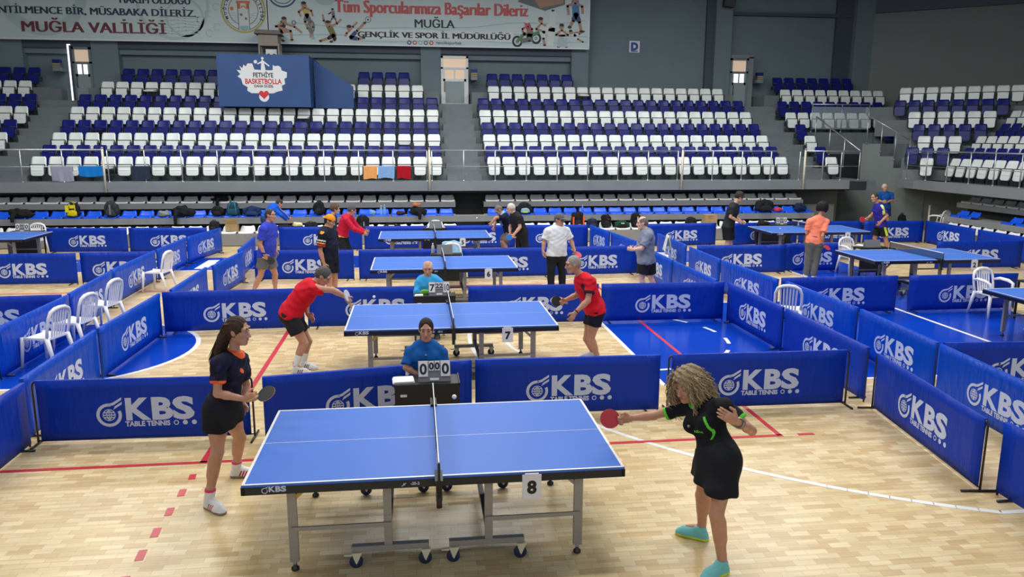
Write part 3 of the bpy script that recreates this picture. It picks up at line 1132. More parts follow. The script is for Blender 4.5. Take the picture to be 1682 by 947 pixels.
def net_parts():
    P = []
    h, e = 0.1525, TW / 2 + 0.13
    b = MB()
    b.add([(0, -e, TH + 0.006), (0, e, TH + 0.006), (0, e, TH + h), (0, -e, TH + h)], [(0, 1, 2, 3)])
    P.append(('mesh_net', b.mesh('mesh_net', M['net'])))
    b = MB().box((-0.0035, -e, TH + h - 0.006), (0.0035, e, TH + h + 0.011))
    P.append(('top_tape', finish(b, 'top_tape', M['line_white'])))
    for s in (-1, 1):
        y = s * e
        b = MB().tube([(0, y, TH - 0.1), (0, y, TH + h + 0.004)], 0.010, 8)
        b.box((-0.028, min(y, s * (TW / 2 - 0.06)), TH + 0.001), (0.028, max(y, s * (TW / 2 - 0.06)), TH + 0.022))
        b.box((-0.022, min(y, y - s * 0.05), TH - 0.13), (0.022, max(y, y - s * 0.05), TH + 0.002))
        b.tube([(0, y - s * 0.025, TH - 0.19), (0, y - s * 0.025, TH - 0.12)], 0.02, 8)
        P.append(('net_post', finish(b, 'net_post', M['black'])))
    return P


_NP = net_parts()


def match_table(x, y, label, netlabel, number=None, cardx=0.71, rz=0.0):
    t = thing('table_tennis_table', label, 'table', (x, y, 0), rz, 'match tables of the hall')
    for n, me, kids in _TP:
        o = link(n, me, t)
        for kn, km in kids or []:
            link(kn, km, o)
    nt = thing('table_tennis_net', netlabel, 'net', (x, y, 0), rz, 'nets of the match tables')
    for n, me in _NP:
        link(n, me, nt)
    if number:
        c = thing('number_card', 'white card with black number %s hung on a blue match table' % number[1], 'number card', (x + cardx, y - TW / 2 - 0.012, 0), rz, 'number cards of the tables')
        b = MB().box((-0.07, -0.006, 0.555), (0.07, 0.003, 0.742))
        b.box((-0.05, -0.009, 0.725), (0.05, 0.004, 0.752))
        bo = b.build('card', M['card_white'], c)
        f = Flat()
        f.text(number[0], 0, 0.60, 0.135, 0.006, align='CENTER')
        f.build('digit', M['ink'], (0, -0.006, 0), (1, 0, 0), (0, 0, 1), bo, 0.001)
    return t


TABLES = [
    (0, 0, 'large blue match table nearest the camera carrying card eight', 'dark net with white tape across the nearest match table', ('8', 'eight')),
    (0.318, 4.40, 'blue match table carrying card seven between the two players in red', 'net of the table between the two players in red', ('7', 'seven')),
    (0.39, 8.977, 'blue match table carrying card six behind the light blue umpire', 'net of the table behind the light blue umpire', ('6', 'six')),
    (0.33, 13.49, 'blue match table farthest down the middle, before the bare scoreboard chair', 'net of the last table down the middle row', ('5', 'five')),
    (10.36, 9.05, 'blue match table carrying card two by the white armchair', 'broad dark net of the table carrying card two', ('2', 'two')),
    (10.42, 13.75, 'blue match table between the black clad player and the purple shirted player', 'net of the table behind the coral shirted player', ('1', 'one')),
    (10.42, 4.60, 'cut off blue match table standing on the blue floor beside the white armchair', 'net of the cut off table on the blue floor', None),
    (-10.72, 14.20, 'cut off blue match table by the black jacket on the bench', 'net of the cut off table by the bench jacket', None),
]
_first_shadow = None
for x, y, l, nl, num in TABLES:
    match_table(x, y, ' '.join(l.split()), nl, num, {'8': 0.675, '7': 0.70, '6': 0.81, '5': 0.66, '2': 0.79, '1': 0.72}.get(num[0] if num else '', 0.7))

# ------------------------------------------------------------------ court barriers
BH = 0.675
_bar = {}


def barrier_meshes(w, slack, open_=False):
    key = (round(w, 2), slack, open_)
    if key in _bar:
        return _bar[key]
    h = w / 2
    r = 0.011
    f = MB()
    c = 0.05
    pts = [(-h, 0, 0.0), (-h, 0, BH - c)] + [(-h + c - c * math.cos(R(a)), 0, BH - c + c * math.sin(R(a))) for a in (30, 60, 90)]
    pts += [(h - c + c * math.sin(R(a)), 0, BH - c + c * math.cos(R(a))) for a in (0, 30, 60, 90)] + [(h, 0, 0.0)]
    f.tube(pts, r, 6)
    f.tube([(-h, 0, 0.04), (h, 0, 0.04)], 0.007, 5)
    q_ = 0.17 if open_ else 0.11
    ft = MB().tube([(0, -q_, 0.012), (0, q_, 0.012)], 0.012, 6)
    ff = finish(f, 'tube_frame', M['tube_black'])
    fo = finish(ft, 'foot', M['tube_black'])
    cl = MB()
    nu = 12
    th = 0.004 if open_ else 0.0125
    m = 0.035 if open_ else -0.008
    def P(u, v, side):
        x = (-h + m) + (w - 2 * m) * u
        z = 0.03 + (BH + 0.013 - 0.03) * v
        wv = 0.004 * math.sin(u * 9.0 + v * 2) * (1 - v)
        y = side * (th + 0.010 * max(0.0, (v - 0.9) / 0.1)) + wv * 0
        return (x, y, z)
    cl.grid(lambda u, v: P(u, v, -1), nu, 6, 0)
    cl.grid(lambda u, v: P(u, v, 1), nu, 6, 0, flip=True)
    n = nu + 1
    rim = [i for i in range(n)] + [j * n + nu for j in range(1, 7)] + [6 * n + i for i in range(nu - 1, -1, -1)] + [j * n for j in range(5, 0, -1)]
    for a, c_ in zip(rim, rim[1:] + rim[:1]):
        cl.f.append((a, c_, c_ + n * 7, a + n * 7)); cl.mi.append(0); cl.sm.append(False)
    cm = finish(cl, 'cloth', M['barrier_side'] if slack else M['barrier'])
    lg = []
    for sx, sy in ((1, -1), (-1, 1)):
        fl = Flat()
        kbs_mark(fl, -0.50, 0.17, 0.99)
        b = MB()
        b.v = [tuple(p) for p in fl.place((0, sy * (th + 0.0005), 0), (sx, 0, 0), (0, 0, 1), 0.0025)]
        b.f, b.mi, b.sm = fl.f, fl.mi, [False] * len(fl.f)
        lg.append(b)
    L2 = MB()
    for b in lg:
        L2.add(b.v, b.f)
    lm = L2.mesh('printed_mark', M['logo'])
    _bar[key] = (ff, fo, cm, lm)
    return _bar[key]


def barrier(p0, p1, label, slack=False, group='barriers', open_=False):
    """A barrier seen with p0 at the viewer's left hand and p1 at the right."""
    p0, p1 = Vector((*p0, 0)), Vector((*p1, 0))
    d = p1 - p0
    w = d.length - 0.03
    ff, fo, cm, lm = barrier_meshes(w, slack, open_)
    c = (p0 + p1) / 2
    t = thing('court_barrier', label, 'barrier', c, math.atan2(d.y, d.x), group)
    link('tube_frame', ff, t)
    for s in (-1, 1):
        o = link('foot', fo, t)
        o.location.x = s * (w / 2 - (0.001 if open_ else 0.14))
    cl = link('cloth', cm, t)
    link('printed_mark', lm, cl)
    return t


G1 = 'barriers around the courts'
BAR = [
    # behind the nearest table
    ((-4.1, -0.18), (-4.12, 2.10), 'barrier running off toward the camera beside the dark shirted woman', 0),
    ((-4.08, 2.15), (-1.86, 2.09), 'barrier standing behind the dark shirted woman', 0),
    ((-1.76, 2.02), (0.47, 2.42), 'slanting barrier behind the umpire desk of the nearest table', 0),
    ((0.50, 2.42), (2.66, 2.38), 'barrier between the umpire in dark blue and the gap', 0),
    ((2.74, 2.37), (4.98, 2.34), 'barrier behind the curly haired woman', 0),
    ((5.22, 2.20), (4.91, -0.02), 'glossy slanting barrier beside the curly haired woman, ending in a bare foot', 0),
    ((5.03, -0.06), (5.00, -2.3), 'barrier cut off at the bottom corner beyond the bare foot', 0),
    # court of card seven
    ((-4.27, 4.38), (-4.23, 6.72), 'barrier along the painted circle beside the white armless chairs', 1),
    ((-4.20, 2.22), (-4.28, 4.32), 'crinkled barrier before the first of the three white chairs', 1),
    ((-4.22, 6.82), (-2.00, 6.92), 'barrier over the painted circle behind the dark shirted woman', 0),
    ((-1.96, 6.93), (0.28, 6.92), 'barrier behind the man in red with a pale racket', 0),
    ((0.72, 6.84), (2.98, 6.80), 'barrier behind the grey haired man in red', 0),
    ((3.02, 6.80), (5.22, 6.76), 'barrier reflected in the blue key floor', 0),
    ((5.27, 6.70), (5.28, 4.66), 'side barrier mirrored at the edge of the blue key floor', 0),
    ((5.29, 4.60), (5.25, 2.40), 'side barrier reaching the corner behind the curly haired woman', 0),
    # gangway on the side of the key
    ((6.23, 13.75), (6.19, 11.42), 'wrinkled gangway barrier beside the white towel chair', 1),
    ((6.17, 11.15), (6.14, 9.22), 'wrinkled gangway barrier after the small gap by the grey shirted man', 1),
    ((6.14, 9.16), (6.28, 6.90), 'wrinkled gangway barrier before the lone white chair back', 1),
    ((6.34, 6.72), (6.38, 4.52), 'glossy gangway barrier beside the lone white chair back', 1),
    ((6.38, 4.45), (6.24, 2.52), 'glossy gangway barrier running past the blue side court', 1),
    ((6.23, 2.46), (6.02, 0.25), 'glossy gangway barrier cut off by the picture edge, large mark', 1),
    ((5.12, 11.45), (5.11, 9.22), 'wrinkled side barrier by the grey shirted man', 1),
    ((5.11, 9.16), (5.16, 6.95), 'wrinkled side barrier dipping behind the key floor barrier', 1),
    # court of card six
    ((-3.72, 11.55), (-1.52, 11.38), 'barrier between the man in plain blue and the orange capped man', 0),
    ((-1.42, 11.36), (0.80, 11.34), 'barrier behind the table of card six, on the orange cap side', 0),
    ((0.84, 11.33), (2.98, 11.38), 'barrier behind the table of card six, on the white shirt side', 0),
    ((3.02, 11.38), (5.05, 11.50), 'barrier between the white shirted man and the grey shirted man', 0),
    ((-4.14, 7.02), (-4.16, 9.30), 'crinkled barrier beside the white chair of the far gangway', 1),
    ((-4.08, 9.46), (-3.92, 11.46), 'slack barrier beside the walking man in plain blue', 1),
    ((-4.06, 11.62), (-4.18, 14.02), 'small barrier past the walking man in plain blue', 1),
    # last court of the middle
    ((-3.95, 16.15), (-1.65, 16.10), 'barrier below the bench, behind the orange cap and red sweater', 0),
    ((-1.60, 16.10), (0.55, 16.11), 'barrier below the bench, beside the red sweater', 0),
    ((0.60, 16.11), (2.72, 16.10), 'barrier below the bench, behind the two men in black', 0),
    ((2.76, 16.08), (4.84, 15.94), 'barrier below the bench, behind the white shirted man', 0),
    ((4.88, 15.88), (5.04, 14.20), 'slanting barrier under the green bag', 1),
    ((5.06, 14.12), (5.22, 12.00), 'slanting barrier dipping toward the grey shirted man', 1),
    # courts on the far side of the gangway
    ((6.60, 16.0), (8.78, 16.1), 'barrier below the bench by the cardboard box', 0),
    ((9.20, 15.95), (11.45, 16.3), 'barrier behind the player dressed all in black', 0),
    ((11.5, 16.3), (13.5, 16.2), 'barrier behind the coral shirted player', 0),
    ((13.55, 16.2), (15.48, 16.1), 'barrier behind the purple shirted player', 0),
    ((15.58, 16.15), (15.54, 13.93), 'side barrier below the two stacked white chairs', 0),
    ((15.5, 13.77), (15.5, 11.6), 'side barrier below the empty blue bench seats', 0),
    ((6.42, 11.36), (8.60, 11.26), 'barrier before the player dressed all in black', 0),
    ((8.66, 11.46), (10.05, 11.42), 'barrier before the legs of the coral shirted player', 0),
    ((12.6, 11.46), (14.85, 11.36), 'barrier at the picture edge beyond table two', 0),
    ((6.40, 7.03), (8.66, 7.03), 'deep blue barrier before the coral shirted player', 0),
    ((8.88, 7.01), (11.1, 7.05), 'deep blue barrier behind the white armchair', 0),
    ((6.30, 2.52), (8.5, 2.38), 'dark blue barrier at the picture edge below the cut off table', 0),
    # the far gangway and the court beyond it
    ((-5.83, 14.05), (-5.50, 16.12), 'gangway barrier nearest the open cardboard box', 1),
    ((-5.86, 11.82), (-5.84, 13.98), 'gangway barrier behind the lone white chair', 1),
    ((-5.83, 9.12), (-5.87, 11.74), 'gangway barrier beside the lone white chair', 1),
    ((-5.64, 6.84), (-5.81, 9.05), 'gangway barrier behind the third white chair', 1),
    ((-5.58, 4.5), (-5.62, 6.76), 'gangway barrier behind the first white chair', 1),
    ((-7.95, 6.62), (-5.72, 6.78), 'cut off barrier of the far court, its mark half seen', 0),
    ((-10.2, 16.45), (-8.04, 16.32), 'barrier below the yellow backpack', 0),
    ((-8.0, 16.32), (-5.88, 16.18), 'barrier below the grey rucksack and black jacket', 0),
    ((-9.6, 11.47), (-7.40, 11.46), 'barrier before the cut off table by the bench jacket', 0),
    ((-7.36, 11.55), (-5.90, 11.58), 'short barrier beside the cut off table', 0),
]
OPEN = {BAR[i][2] for i in (1, 4, 5)}
for a, b_, l, sl in BAR:
    barrier(a, b_, l, bool(sl), G1, l in OPEN)

# ------------------------------------------------------------------ umpire desks with their scoreboards
def umpire_desk(x, y, label, w=0.66, d=0.36):
    t = thing('umpire_desk', label, 'desk', (x, y, 0), 0, 'umpire desks')
    b = MB().box((-w / 2, 0, 0.675), (w / 2, d, 0.70))
    b.box((-w / 2, 0, 0.70), (w / 2, 0.012, 0.715)).box((w / 2 - 0.012, 0.0, 0.70), (w / 2, d, 0.715))
    b.build('desk_top', M['black'], t)
    b = MB().box((-w / 2 + 0.005, 0.005, 0.14), (w / 2 - 0.005, 0.02, 0.675))
    b.build('front_panel', M['black'], t)
    for s in (-1, 1):
        b = MB().box((s * (w / 2 - 0.02) - 0.015, 0.02, 0.0), (s * (w / 2 - 0.02) + 0.015, 0.05, 0.675))
        b.box((s * (w / 2 - 0.02) - 0.015, d - 0.05, 0.0), (s * (w / 2 - 0.02) + 0.015, d - 0.02, 0.675))
        b.build('leg', M['tube_black'], t)
    f = Flat().rect(-w / 2 + 0.06, 0.585, -w / 2 + 0.125, 0.612)
    f.build('sticker', M['card_white'], (0, 0.005, 0), (1, 0, 0), (0, 0, 1), t, 0.001)
    return t


def scoreboard(x, y, label, digits, back=False):
    t = thing('scoreboard', label, 'scoreboard', (x, y, 0.701), math.pi if back else 0, 'flip scoreboards')
    b = MB()
    b.prism([(0.0, 0.0), (0.11, 0.0), (0.075, 0.20), (0.06, 0.20)], -0.165, 0.165, 'YZ')
    b.build('stand', mat('board_grey', (0.16, 0.165, 0.19), 0.5), t)
    nrm = Vector((0, -0.2, 0.06)).normalized()
    vx = Vector((0, 0.06, 0.20)).normalized()
    if digits:
        for (u0, u1, v0, v1), tx, sz in (((-0.16, -0.065, 0.055, 0.215), digits[0], 0.15), ((0.065, 0.16, 0.055, 0.215), digits[3], 0.15), ((-0.055, -0.005, 0.115, 0.21), digits[1], 0.095), ((0.005, 0.055, 0.115, 0.21), digits[2], 0.095)):
            f = Flat().rect(u0, v0, u1, v1)
            c = f.build('score_leaf', M['card_white'], (0, -0.004, 0), (1, 0, 0), vx, t, 0.004)
            f2 = Flat().text(tx, (u0 + u1) / 2, v0 + (v1 - v0 - sz * 0.73) / 2, sz, 0.004, align='CENTER', sx=1.0 if len(tx) == 1 else 0.6)
            f2.build('digit', M['ink'], (0, -0.004, 0), (1, 0, 0), vx, c, 0.0065)
        f = Flat().rect(-0.045, 0.015, 0.045, 0.04)
        f.build('sticker', M['card_white'], (0, -0.004, 0), (1, 0, 0), vx, t, 0.004)
    return t


umpire_desk(-0.045, 1.5, 'black umpire desk with scoreboard and paper behind the nearest table')
scoreboard(0.03, 1.62, 'scoreboard showing all zeros before the woman umpire', ('0', '0', '0', '0'))
umpire_desk(0.14, 5.9, 'black umpire desk before the light blue umpire')
scoreboard(0.215, 6.0, 'scoreboard showing seven and ten before the light blue umpire', ('7', '2', '2', '10'))
umpire_desk(0.50, 10.30, 'black desk with bottle and turned scoreboard behind table six')
scoreboard(0.47, 10.42, 'grey backed scoreboard turned away beside the towel draped chair', None)
umpire_desk(0.37, 15.15, 'black desk before the bare white chair at the far table')
scoreboard(0.40, 15.3, 'small dark scoreboard before the bare white chair', None)
umpire_desk(10.30, 10.40, 'black umpire desk before the white chair at table two')
scoreboard(10.34, 10.53, 'black backed scoreboard before the white chair behind table two', None).scale = (1.15, 1, 0.85)
umpire_desk(10.82, 6.0, 'black umpire desk beside the cut off table on blue floor')
scoreboard(10.78, 6.1, 'scoreboard showing elevens at the picture edge', ('11', '1', '1', '11'))
umpire_desk(10.25, 15.2, 'black desk with white scoreboard behind the far side table', 0.9)
scoreboard(10.45, 15.3, 'white leaved scoreboard before the dark bags behind the far side table', ('0', '0', '0', '0'))
umpire_desk(-10.3, 15.4, 'black desk behind the cut off table by the bench jacket', 0.8)
scoreboard(-10.35, 15.5, 'scoreboard with a handle on the desk by the bench jacket', ('0', '0', '0', '0'))


# ------------------------------------------------------------------ moulded plastic chairs
def plastic_chair(arms=False):
    P = []
    b = MB()
    def S(u, v):                      # seat, slightly dished, front edge rolled down
        x = (u * 2 - 1) * (0.215 - 0.02 * v)
        y = -0.22 + 0.42 * v
        z = 0.425 - 0.012 * math.sin(math.pi * u) * math.sin(math.pi * v) - (0.02 * ((0.12 - v) / 0.12) ** 2 if v < 0.12 else 0)
        return (x, y, z)
    b.grid(S, 8, 8)
    b.grid(lambda u, v: (S(u, v)[0], S(u, v)[1], S(u, v)[2] - 0.028), 8, 8, flip=True)
    n, m = 9, 9
    rim = [i for i in range(n)] + [j * n + 8 for j in range(1, m)] + [8 * n + i for i in range(7, -1, -1)] + [j * n for j in range(7, 0, -1)]
    for a, c in zip(rim, rim[1:] + rim[:1]):
        b.f.append((a, c, c + 81, a + 81)); b.mi.append(0); b.sm.append(False)
    P.append(('seat', finish(b, 'seat', M['chair_white'])))
    # back: an arched rim and upright slats
    b = MB()
    rimp = [(-0.195, 0.185, 0.40), (-0.205, 0.215, 0.56), (-0.20, 0.245, 0.70), (-0.165, 0.262, 0.785), (-0.09, 0.270, 0.822), (0, 0.273, 0.832), (0.09, 0.270, 0.822), (0.165, 0.262, 0.785), (0.20, 0.245, 0.70), (0.205, 0.215, 0.56), (0.195, 0.185, 0.40)]
    b.tube(rimp, [0.02, 0.02, 0.022, 0.027, 0.03, 0.03, 0.03, 0.027, 0.022, 0.02, 0.02], 8, flat=1.0)
    P.append(('back_rim', finish(b, 'back_rim', M['chair_white'])))
    b = MB()
    for i in range(6):
        x = -0.125 + 0.05 * i
        b.bar((x * 0.9, 0.192, 0.42), (x, 0.268, 0.80 - 0.25 * x * x * 8 * 0.2), 0.027, 0.008, up=(0, 1, 0))
    P.append(('back_slats', finish(b, 'back_slats', M['chair_white'])))
    for sx in (-1, 1):
        b = MB()
        b.tube([(sx * 0.20, -0.19, 0.425), (sx * 0.215, -0.205, 0.22), (sx * 0.228, -0.225, 0.0)], [0.032, 0.026, 0.02], 6)
        P.append(('leg', finish(b, 'leg', M['chair_white'])))
        b = MB()
        b.tube([(sx * 0.19, 0.18, 0.43), (sx * 0.20, 0.235, 0.22), (sx * 0.21, 0.285, 0.0)], [0.034, 0.028, 0.02], 6)
        P.append(('leg', finish(b, 'leg', M['chair_white'])))
        if arms:
            b = MB()
            b.tube([(sx * 0.205, 0.225, 0.63), (sx * 0.235, 0.10, 0.665), (sx * 0.245, -0.08, 0.655), (sx * 0.238, -0.19, 0.62), (sx * 0.215, -0.215, 0.42)], [0.02, 0.028, 0.03, 0.028, 0.022], 7)
            P.append(('armrest', finish(b, 'armrest', M['chair_white'])))
    return P


_CH = {False: plastic_chair(), True: plastic_chair(True)}


def chair(x, y, rz, label, arms=False, z=0.0):
    """rz = 0 faces -Y (toward the camera)."""
    t = thing('plastic_armchair' if arms else 'plastic_chair', label, 'chair', (x, y, z), rz, 'white plastic chairs')
    for n, me in _CH[arms]:
        link(n, me, t)
    return t


chair(-5.29, 5.20, R(-107), 'white plastic chair closest to the camera of the gangway trio')
chair(-5.27, 6.10, R(-104), 'white plastic chair between two others in the gangway trio')
chair(-5.33, 7.32, R(-105), 'white plastic chair of the gangway trio on bare parquet, farthest from the camera')
chair(-5.46, 10.55, R(-102), 'lone white plastic chair in the gangway past the trio')
chair(5.93, 5.80, R(152), 'white plastic chair whose arched back rises over the gangway barrier')
chair(10.22, 6.58, R(4), 'white plastic armchair beside the cut off table, empty', True)
chair(0.42, 15.74, 0, 'white plastic chair behind the small dark scoreboard, empty', True)
chair(0.70, 10.92, R(12), 'white plastic chair draped with a light blue towel')
chair(5.66, 11.9, R(80), 'white plastic chair draped with a pale towel by the gangway barrier')
chair(10.16, 11.06, R(8), 'white plastic chair half hidden by a black desk at table two', True)
chair(17.35, 18.0, R(-160), 'white plastic armchair against the grey flank wall, further from the side bench', True)
chair(17.45, 17.42, R(-160), 'white plastic armchair against the end of the side bench', True)
chair(-10.3, 16.0, 0, 'white plastic chair under the black jacket on the bench', True)
# ------------------------------------------------------------------ people: one continuous body each, clothes and hair as parts
V = lambda *a: np.array(a, dtype=np.float64)


def nrm(v):
    return v / (np.linalg.norm(v) + 1e-12)


class Field:
    """A signed distance field on a regular grid, filled shape by shape."""

    def __init__(s, lo, hi, h):
        s.lo = np.array(lo, float)
        s.h = h
        s.n = np.ceil((np.array(hi) - s.lo) / h).astype(int) + 1
        s.D = np.full(tuple(s.n), 0.5, np.float32)

    def _win(s, pts, pad):
        pts = np.array(pts)
        a = np.clip(((pts.min(0) - pad - s.lo) / s.h).astype(int), 0, s.n - 1)
        b = np.clip(((pts.max(0) + pad - s.lo) / s.h).astype(int) + 2, 1, s.n)
        ax = [s.lo[i] + s.h * np.arange(a[i], b[i], dtype=np.float32) for i in range(3)]
        return tuple(slice(a[i], b[i]) for i in range(3)), ax[0][:, None, None].astype(np.float32), ax[1][None, :, None].astype(np.float32), ax[2][None, None, :].astype(np.float32)

    def _merge(s, sl, d, k, mode='u'):
        A = s.D[sl]
        if A.size == 0:
            return
        if mode == 's':
            d = -d
            if k > 0:
                hh = np.clip(0.5 - 0.5 * (A - d) / k, 0, 1)
                s.D[sl] = A * (1 - hh) + d * hh + k * hh * (1 - hh)
            else:
                s.D[sl] = np.maximum(A, d)
        else:
            if k > 0:
                hh = np.clip(0.5 + 0.5 * (A - d) / k, 0, 1)
                s.D[sl] = A * (1 - hh) + d * hh - k * hh * (1 - hh)
            else:
                s.D[sl] = np.minimum(A, d)

    def cone(s, a, b, ra, rb, k=0.02, flat=False, mode='u', lat=None, ratio=1.0):
        """Tapered limb from a to b; lat/ratio flattens it across the lateral axis's normal."""
        a, b = np.array(a, float), np.array(b, float)
        sl, X, Y, Z = s._win([a, b], max(ra, rb) * max(1, 1) + k + 2 * s.h)
        ab = b - a
        L2 = float(ab @ ab) + 1e-9
        px, py, pz = X - a[0], Y - a[1], Z - a[2]
        t = (px * ab[0] + py * ab[1] + pz * ab[2]) / L2
        tc = np.clip(t, 0, 1)
        qx, qy, qz = px - tc * ab[0], py - tc * ab[1], pz - tc * ab[2]
        if lat is not None:
            ax = nrm(ab)
            w = nrm(np.array(lat) - (np.array(lat) @ ax) * ax)
            dd = np.cross(ax, w)
            u = qx * w[0] + qy * w[1] + qz * w[2]
            v = qx * dd[0] + qy * dd[1] + qz * dd[2]
            e = qx * ax[0] + qy * ax[1] + qz * ax[2]
            d = np.sqrt(u * u + (v * ratio) ** 2 + (e * ratio) ** 2) - (ra + (rb - ra) * tc)
            d = d / (0.5 + 0.5 * ratio) if ratio > 1 else d
        else:
            d = np.sqrt(qx * qx + qy * qy + qz * qz) - (ra + (rb - ra) * tc)
        if flat:
            L = math.sqrt(L2)
            d = np.maximum(d, np.maximum(-t * L, (t - 1) * L))
        s._merge(sl, d.astype(np.float32), k, mode)

    def ell(s, c, ax, r, k=0.02, mode='u'):
        c = np.array(c, float)
        sl, X, Y, Z = s._win([c], max(r) + k + 2 * s.h)
        px, py, pz = X - c[0], Y - c[1], Z - c[2]
        q0, q1 = 0, 0
        for v, rr in zip(ax, r):
            m = px * v[0] + py * v[1] + pz * v[2]
            q0 = q0 + (m / rr) ** 2
            q1 = q1 + (m / (rr * rr)) ** 2
        k0, k1 = np.sqrt(q0), np.sqrt(q1) + 1e-9
        s._merge(sl, (k0 * (k0 - 1) / k1).astype(np.float32), k, mode)

    def join(s, o, k):
        hh = np.clip(0.5 + 0.5 * (s.D - o.D) / k, 0, 1)
        s.D = (s.D * (1 - hh) + o.D * hh - k * hh * (1 - hh)).astype(np.float32)

    def cut(s, p, n, k=0.0):
        """Removes what lies beyond the plane through p with outward normal n."""
        X = s.lo[0] + s.h * np.arange(s.n[0])[:, None, None]
        Y = s.lo[1] + s.h * np.arange(s.n[1])[None, :, None]
        Z = s.lo[2] + s.h * np.arange(s.n[2])[None, None, :]
        d = ((X - p[0]) * n[0] + (Y - p[1]) * n[1] + (Z - p[2]) * n[2]).astype(np.float32)
        s.D = np.maximum(s.D, d)

    def ripple(s, fn):
        X = s.lo[0] + s.h * np.arange(s.n[0])[:, None, None]
        Y = s.lo[1] + s.h * np.arange(s.n[1])[None, :, None]
        Z = s.lo[2] + s.h * np.arange(s.n[2])[None, None, :]
        s.D = (s.D + fn(X, Y, Z)).astype(np.float32)

    def surface(s):
        """Surface nets: vertices and quads of the zero level."""
        D = s.D.copy()
        D[0], D[-1] = 0.5, 0.5
        D[:, 0], D[:, -1] = 0.5, 0.5
        D[:, :, 0], D[:, :, -1] = 0.5, 0.5
        I = D < 0
        nx, ny, nz = D.shape
        c = [(i, j, k) for i in (0, 1) for j in (0, 1) for k in (0, 1)]
        cell = sum(I[i:nx - 1 + i, j:ny - 1 + j, k:nz - 1 + k].astype(np.int8) for i, j, k in c)
        act = (cell > 0) & (cell < 8)
        idx = np.full(act.shape, -1, np.int64)
        A = np.argwhere(act)
        idx[act] = np.arange(len(A))
        acc = np.zeros((len(A), 3))
        cnt = np.zeros(len(A))
        val = {q: D[A[:, 0] + q[0], A[:, 1] + q[1], A[:, 2] + q[2]] for q in c}
        for q in c:
            for ax in range(3):
                if q[ax] == 0:
                    q2 = list(q)
                    q2[ax] = 1
                    q2 = tuple(q2)
                    v0, v1 = val[q], val[q2]
                    m = (v0 < 0) != (v1 < 0)
                    t = np.where(m, v0 / (v0 - v1 + 1e-12), 0)
                    p = np.tile(np.array(q, float), (len(A), 1))
                    p[:, ax] += t
                    acc[m] += p[m]
                    cnt[m] += 1
        Vt = s.lo + s.h * (A + acc / np.maximum(cnt, 1)[:, None])
        F = []
        for ax in range(3):
            o1, o2 = [(1, 2), (2, 0), (0, 1)][ax]
            sl0 = [slice(None)] * 3
            sl1 = [slice(None)] * 3
            sl0[ax], sl1[ax] = slice(0, -1), slice(1, None)
            ch = I[tuple(sl0)] != I[tuple(sl1)]
            E = np.argwhere(ch)
            E = E[(E[:, o1] > 0) & (E[:, o2] > 0) & (E[:, o1] < D.shape[o1] - 1) & (E[:, o2] < D.shape[o2] - 1)]
            ins = I[E[:, 0], E[:, 1], E[:, 2]]
            def at(a, b):
                q = E.copy()
                q[:, o1] += a
                q[:, o2] += b
                return idx[q[:, 0], q[:, 1], q[:, 2]]
            quad = np.stack([at(-1, -1), at(0, -1), at(0, 0), at(-1, 0)], 1)
            quad[~ins] = quad[~ins][:, ::-1]
            F.append(quad)
        F = np.concatenate(F)
        F = F[(F >= 0).all(1)]
        return Vt, F

    def mesh(s, name, mats, org, mi=None, relax=1):
        Vt, F = s.surface()
        for _ in range(relax):           # one soft pass takes the grid's steps off
            acc = np.zeros_like(Vt)
            cn = np.zeros(len(Vt))
            for a, b in ((0, 1), (1, 2), (2, 3), (3, 0)):
                np.add.at(acc, F[:, a], Vt[F[:, b]])
                np.add.at(acc, F[:, b], Vt[F[:, a]])
                np.add.at(cn, F[:, a], 1)
                np.add.at(cn, F[:, b], 1)
            Vt = 0.5 * Vt + 0.5 * acc / np.maximum(cn, 1)[:, None]
        me = bpy.data.meshes.new(name)
        L = (Vt - np.array(org))
        me.vertices.add(len(L))
        me.vertices.foreach_set('co', L.astype(np.float32).ravel())
        me.loops.add(len(F) * 4)
        me.loops.foreach_set('vertex_index', F.astype(np.int32).ravel())
        me.polygons.add(len(F))
        me.polygons.foreach_set('loop_start', np.arange(len(F), dtype=np.int32) * 4)
        for m in (mats if isinstance(mats, (list, tuple)) else [mats]):
            me.materials.append(m)
        if mi is not None:
            me.polygons.foreach_set('material_index', mi(Vt[F].mean(1)).astype(np.int32))
        me.polygons.foreach_set('use_smooth', np.ones(len(F), bool))
        me.update()
        me.validate()
        return me


_mc = {}


def cmat(col, rough=0.8, noise=0.06, scale=14, bump=0.0, name=None):
    key = (tuple(round(c, 3) for c in col), rough, noise, scale, bump)
    if key not in _mc:
        _mc[key] = mat(name or 'cloth_%d' % len(_mc), col, rough, noise=noise, scale=scale, bump=bump, spec=0.2)
    return _mc[key]


SKIN = {'fair': mat('skin_fair', srgb(206, 158, 136), 0.5, noise=0.07, scale=25), 'tan': mat('skin_tan', srgb(188, 138, 114), 0.5, noise=0.07, scale=25),
        'pale': mat('skin_pale', srgb(216, 174, 156), 0.5, noise=0.07, scale=25)}
EYE_W = mat('eye_white', (0.42, 0.39, 0.37), 0.35)
EYE_D = mat('eye_dark', (0.02, 0.012, 0.008), 0.2)
LIP = mat('lips', srgb(170, 92, 84), 0.5)
RUB_R = mat('rubber_red', srgb(190, 46, 62), 0.55)
RUB_K = mat('rubber_black', (0.016, 0.017, 0.02), 0.5)
RUB_B = mat('rubber_blue', srgb(30, 120, 205), 0.5)
RUB_W = mat('blade_pale', srgb(205, 210, 215), 0.5)
WOOD = mat('blade_wood', srgb(200, 160, 110), 0.5)


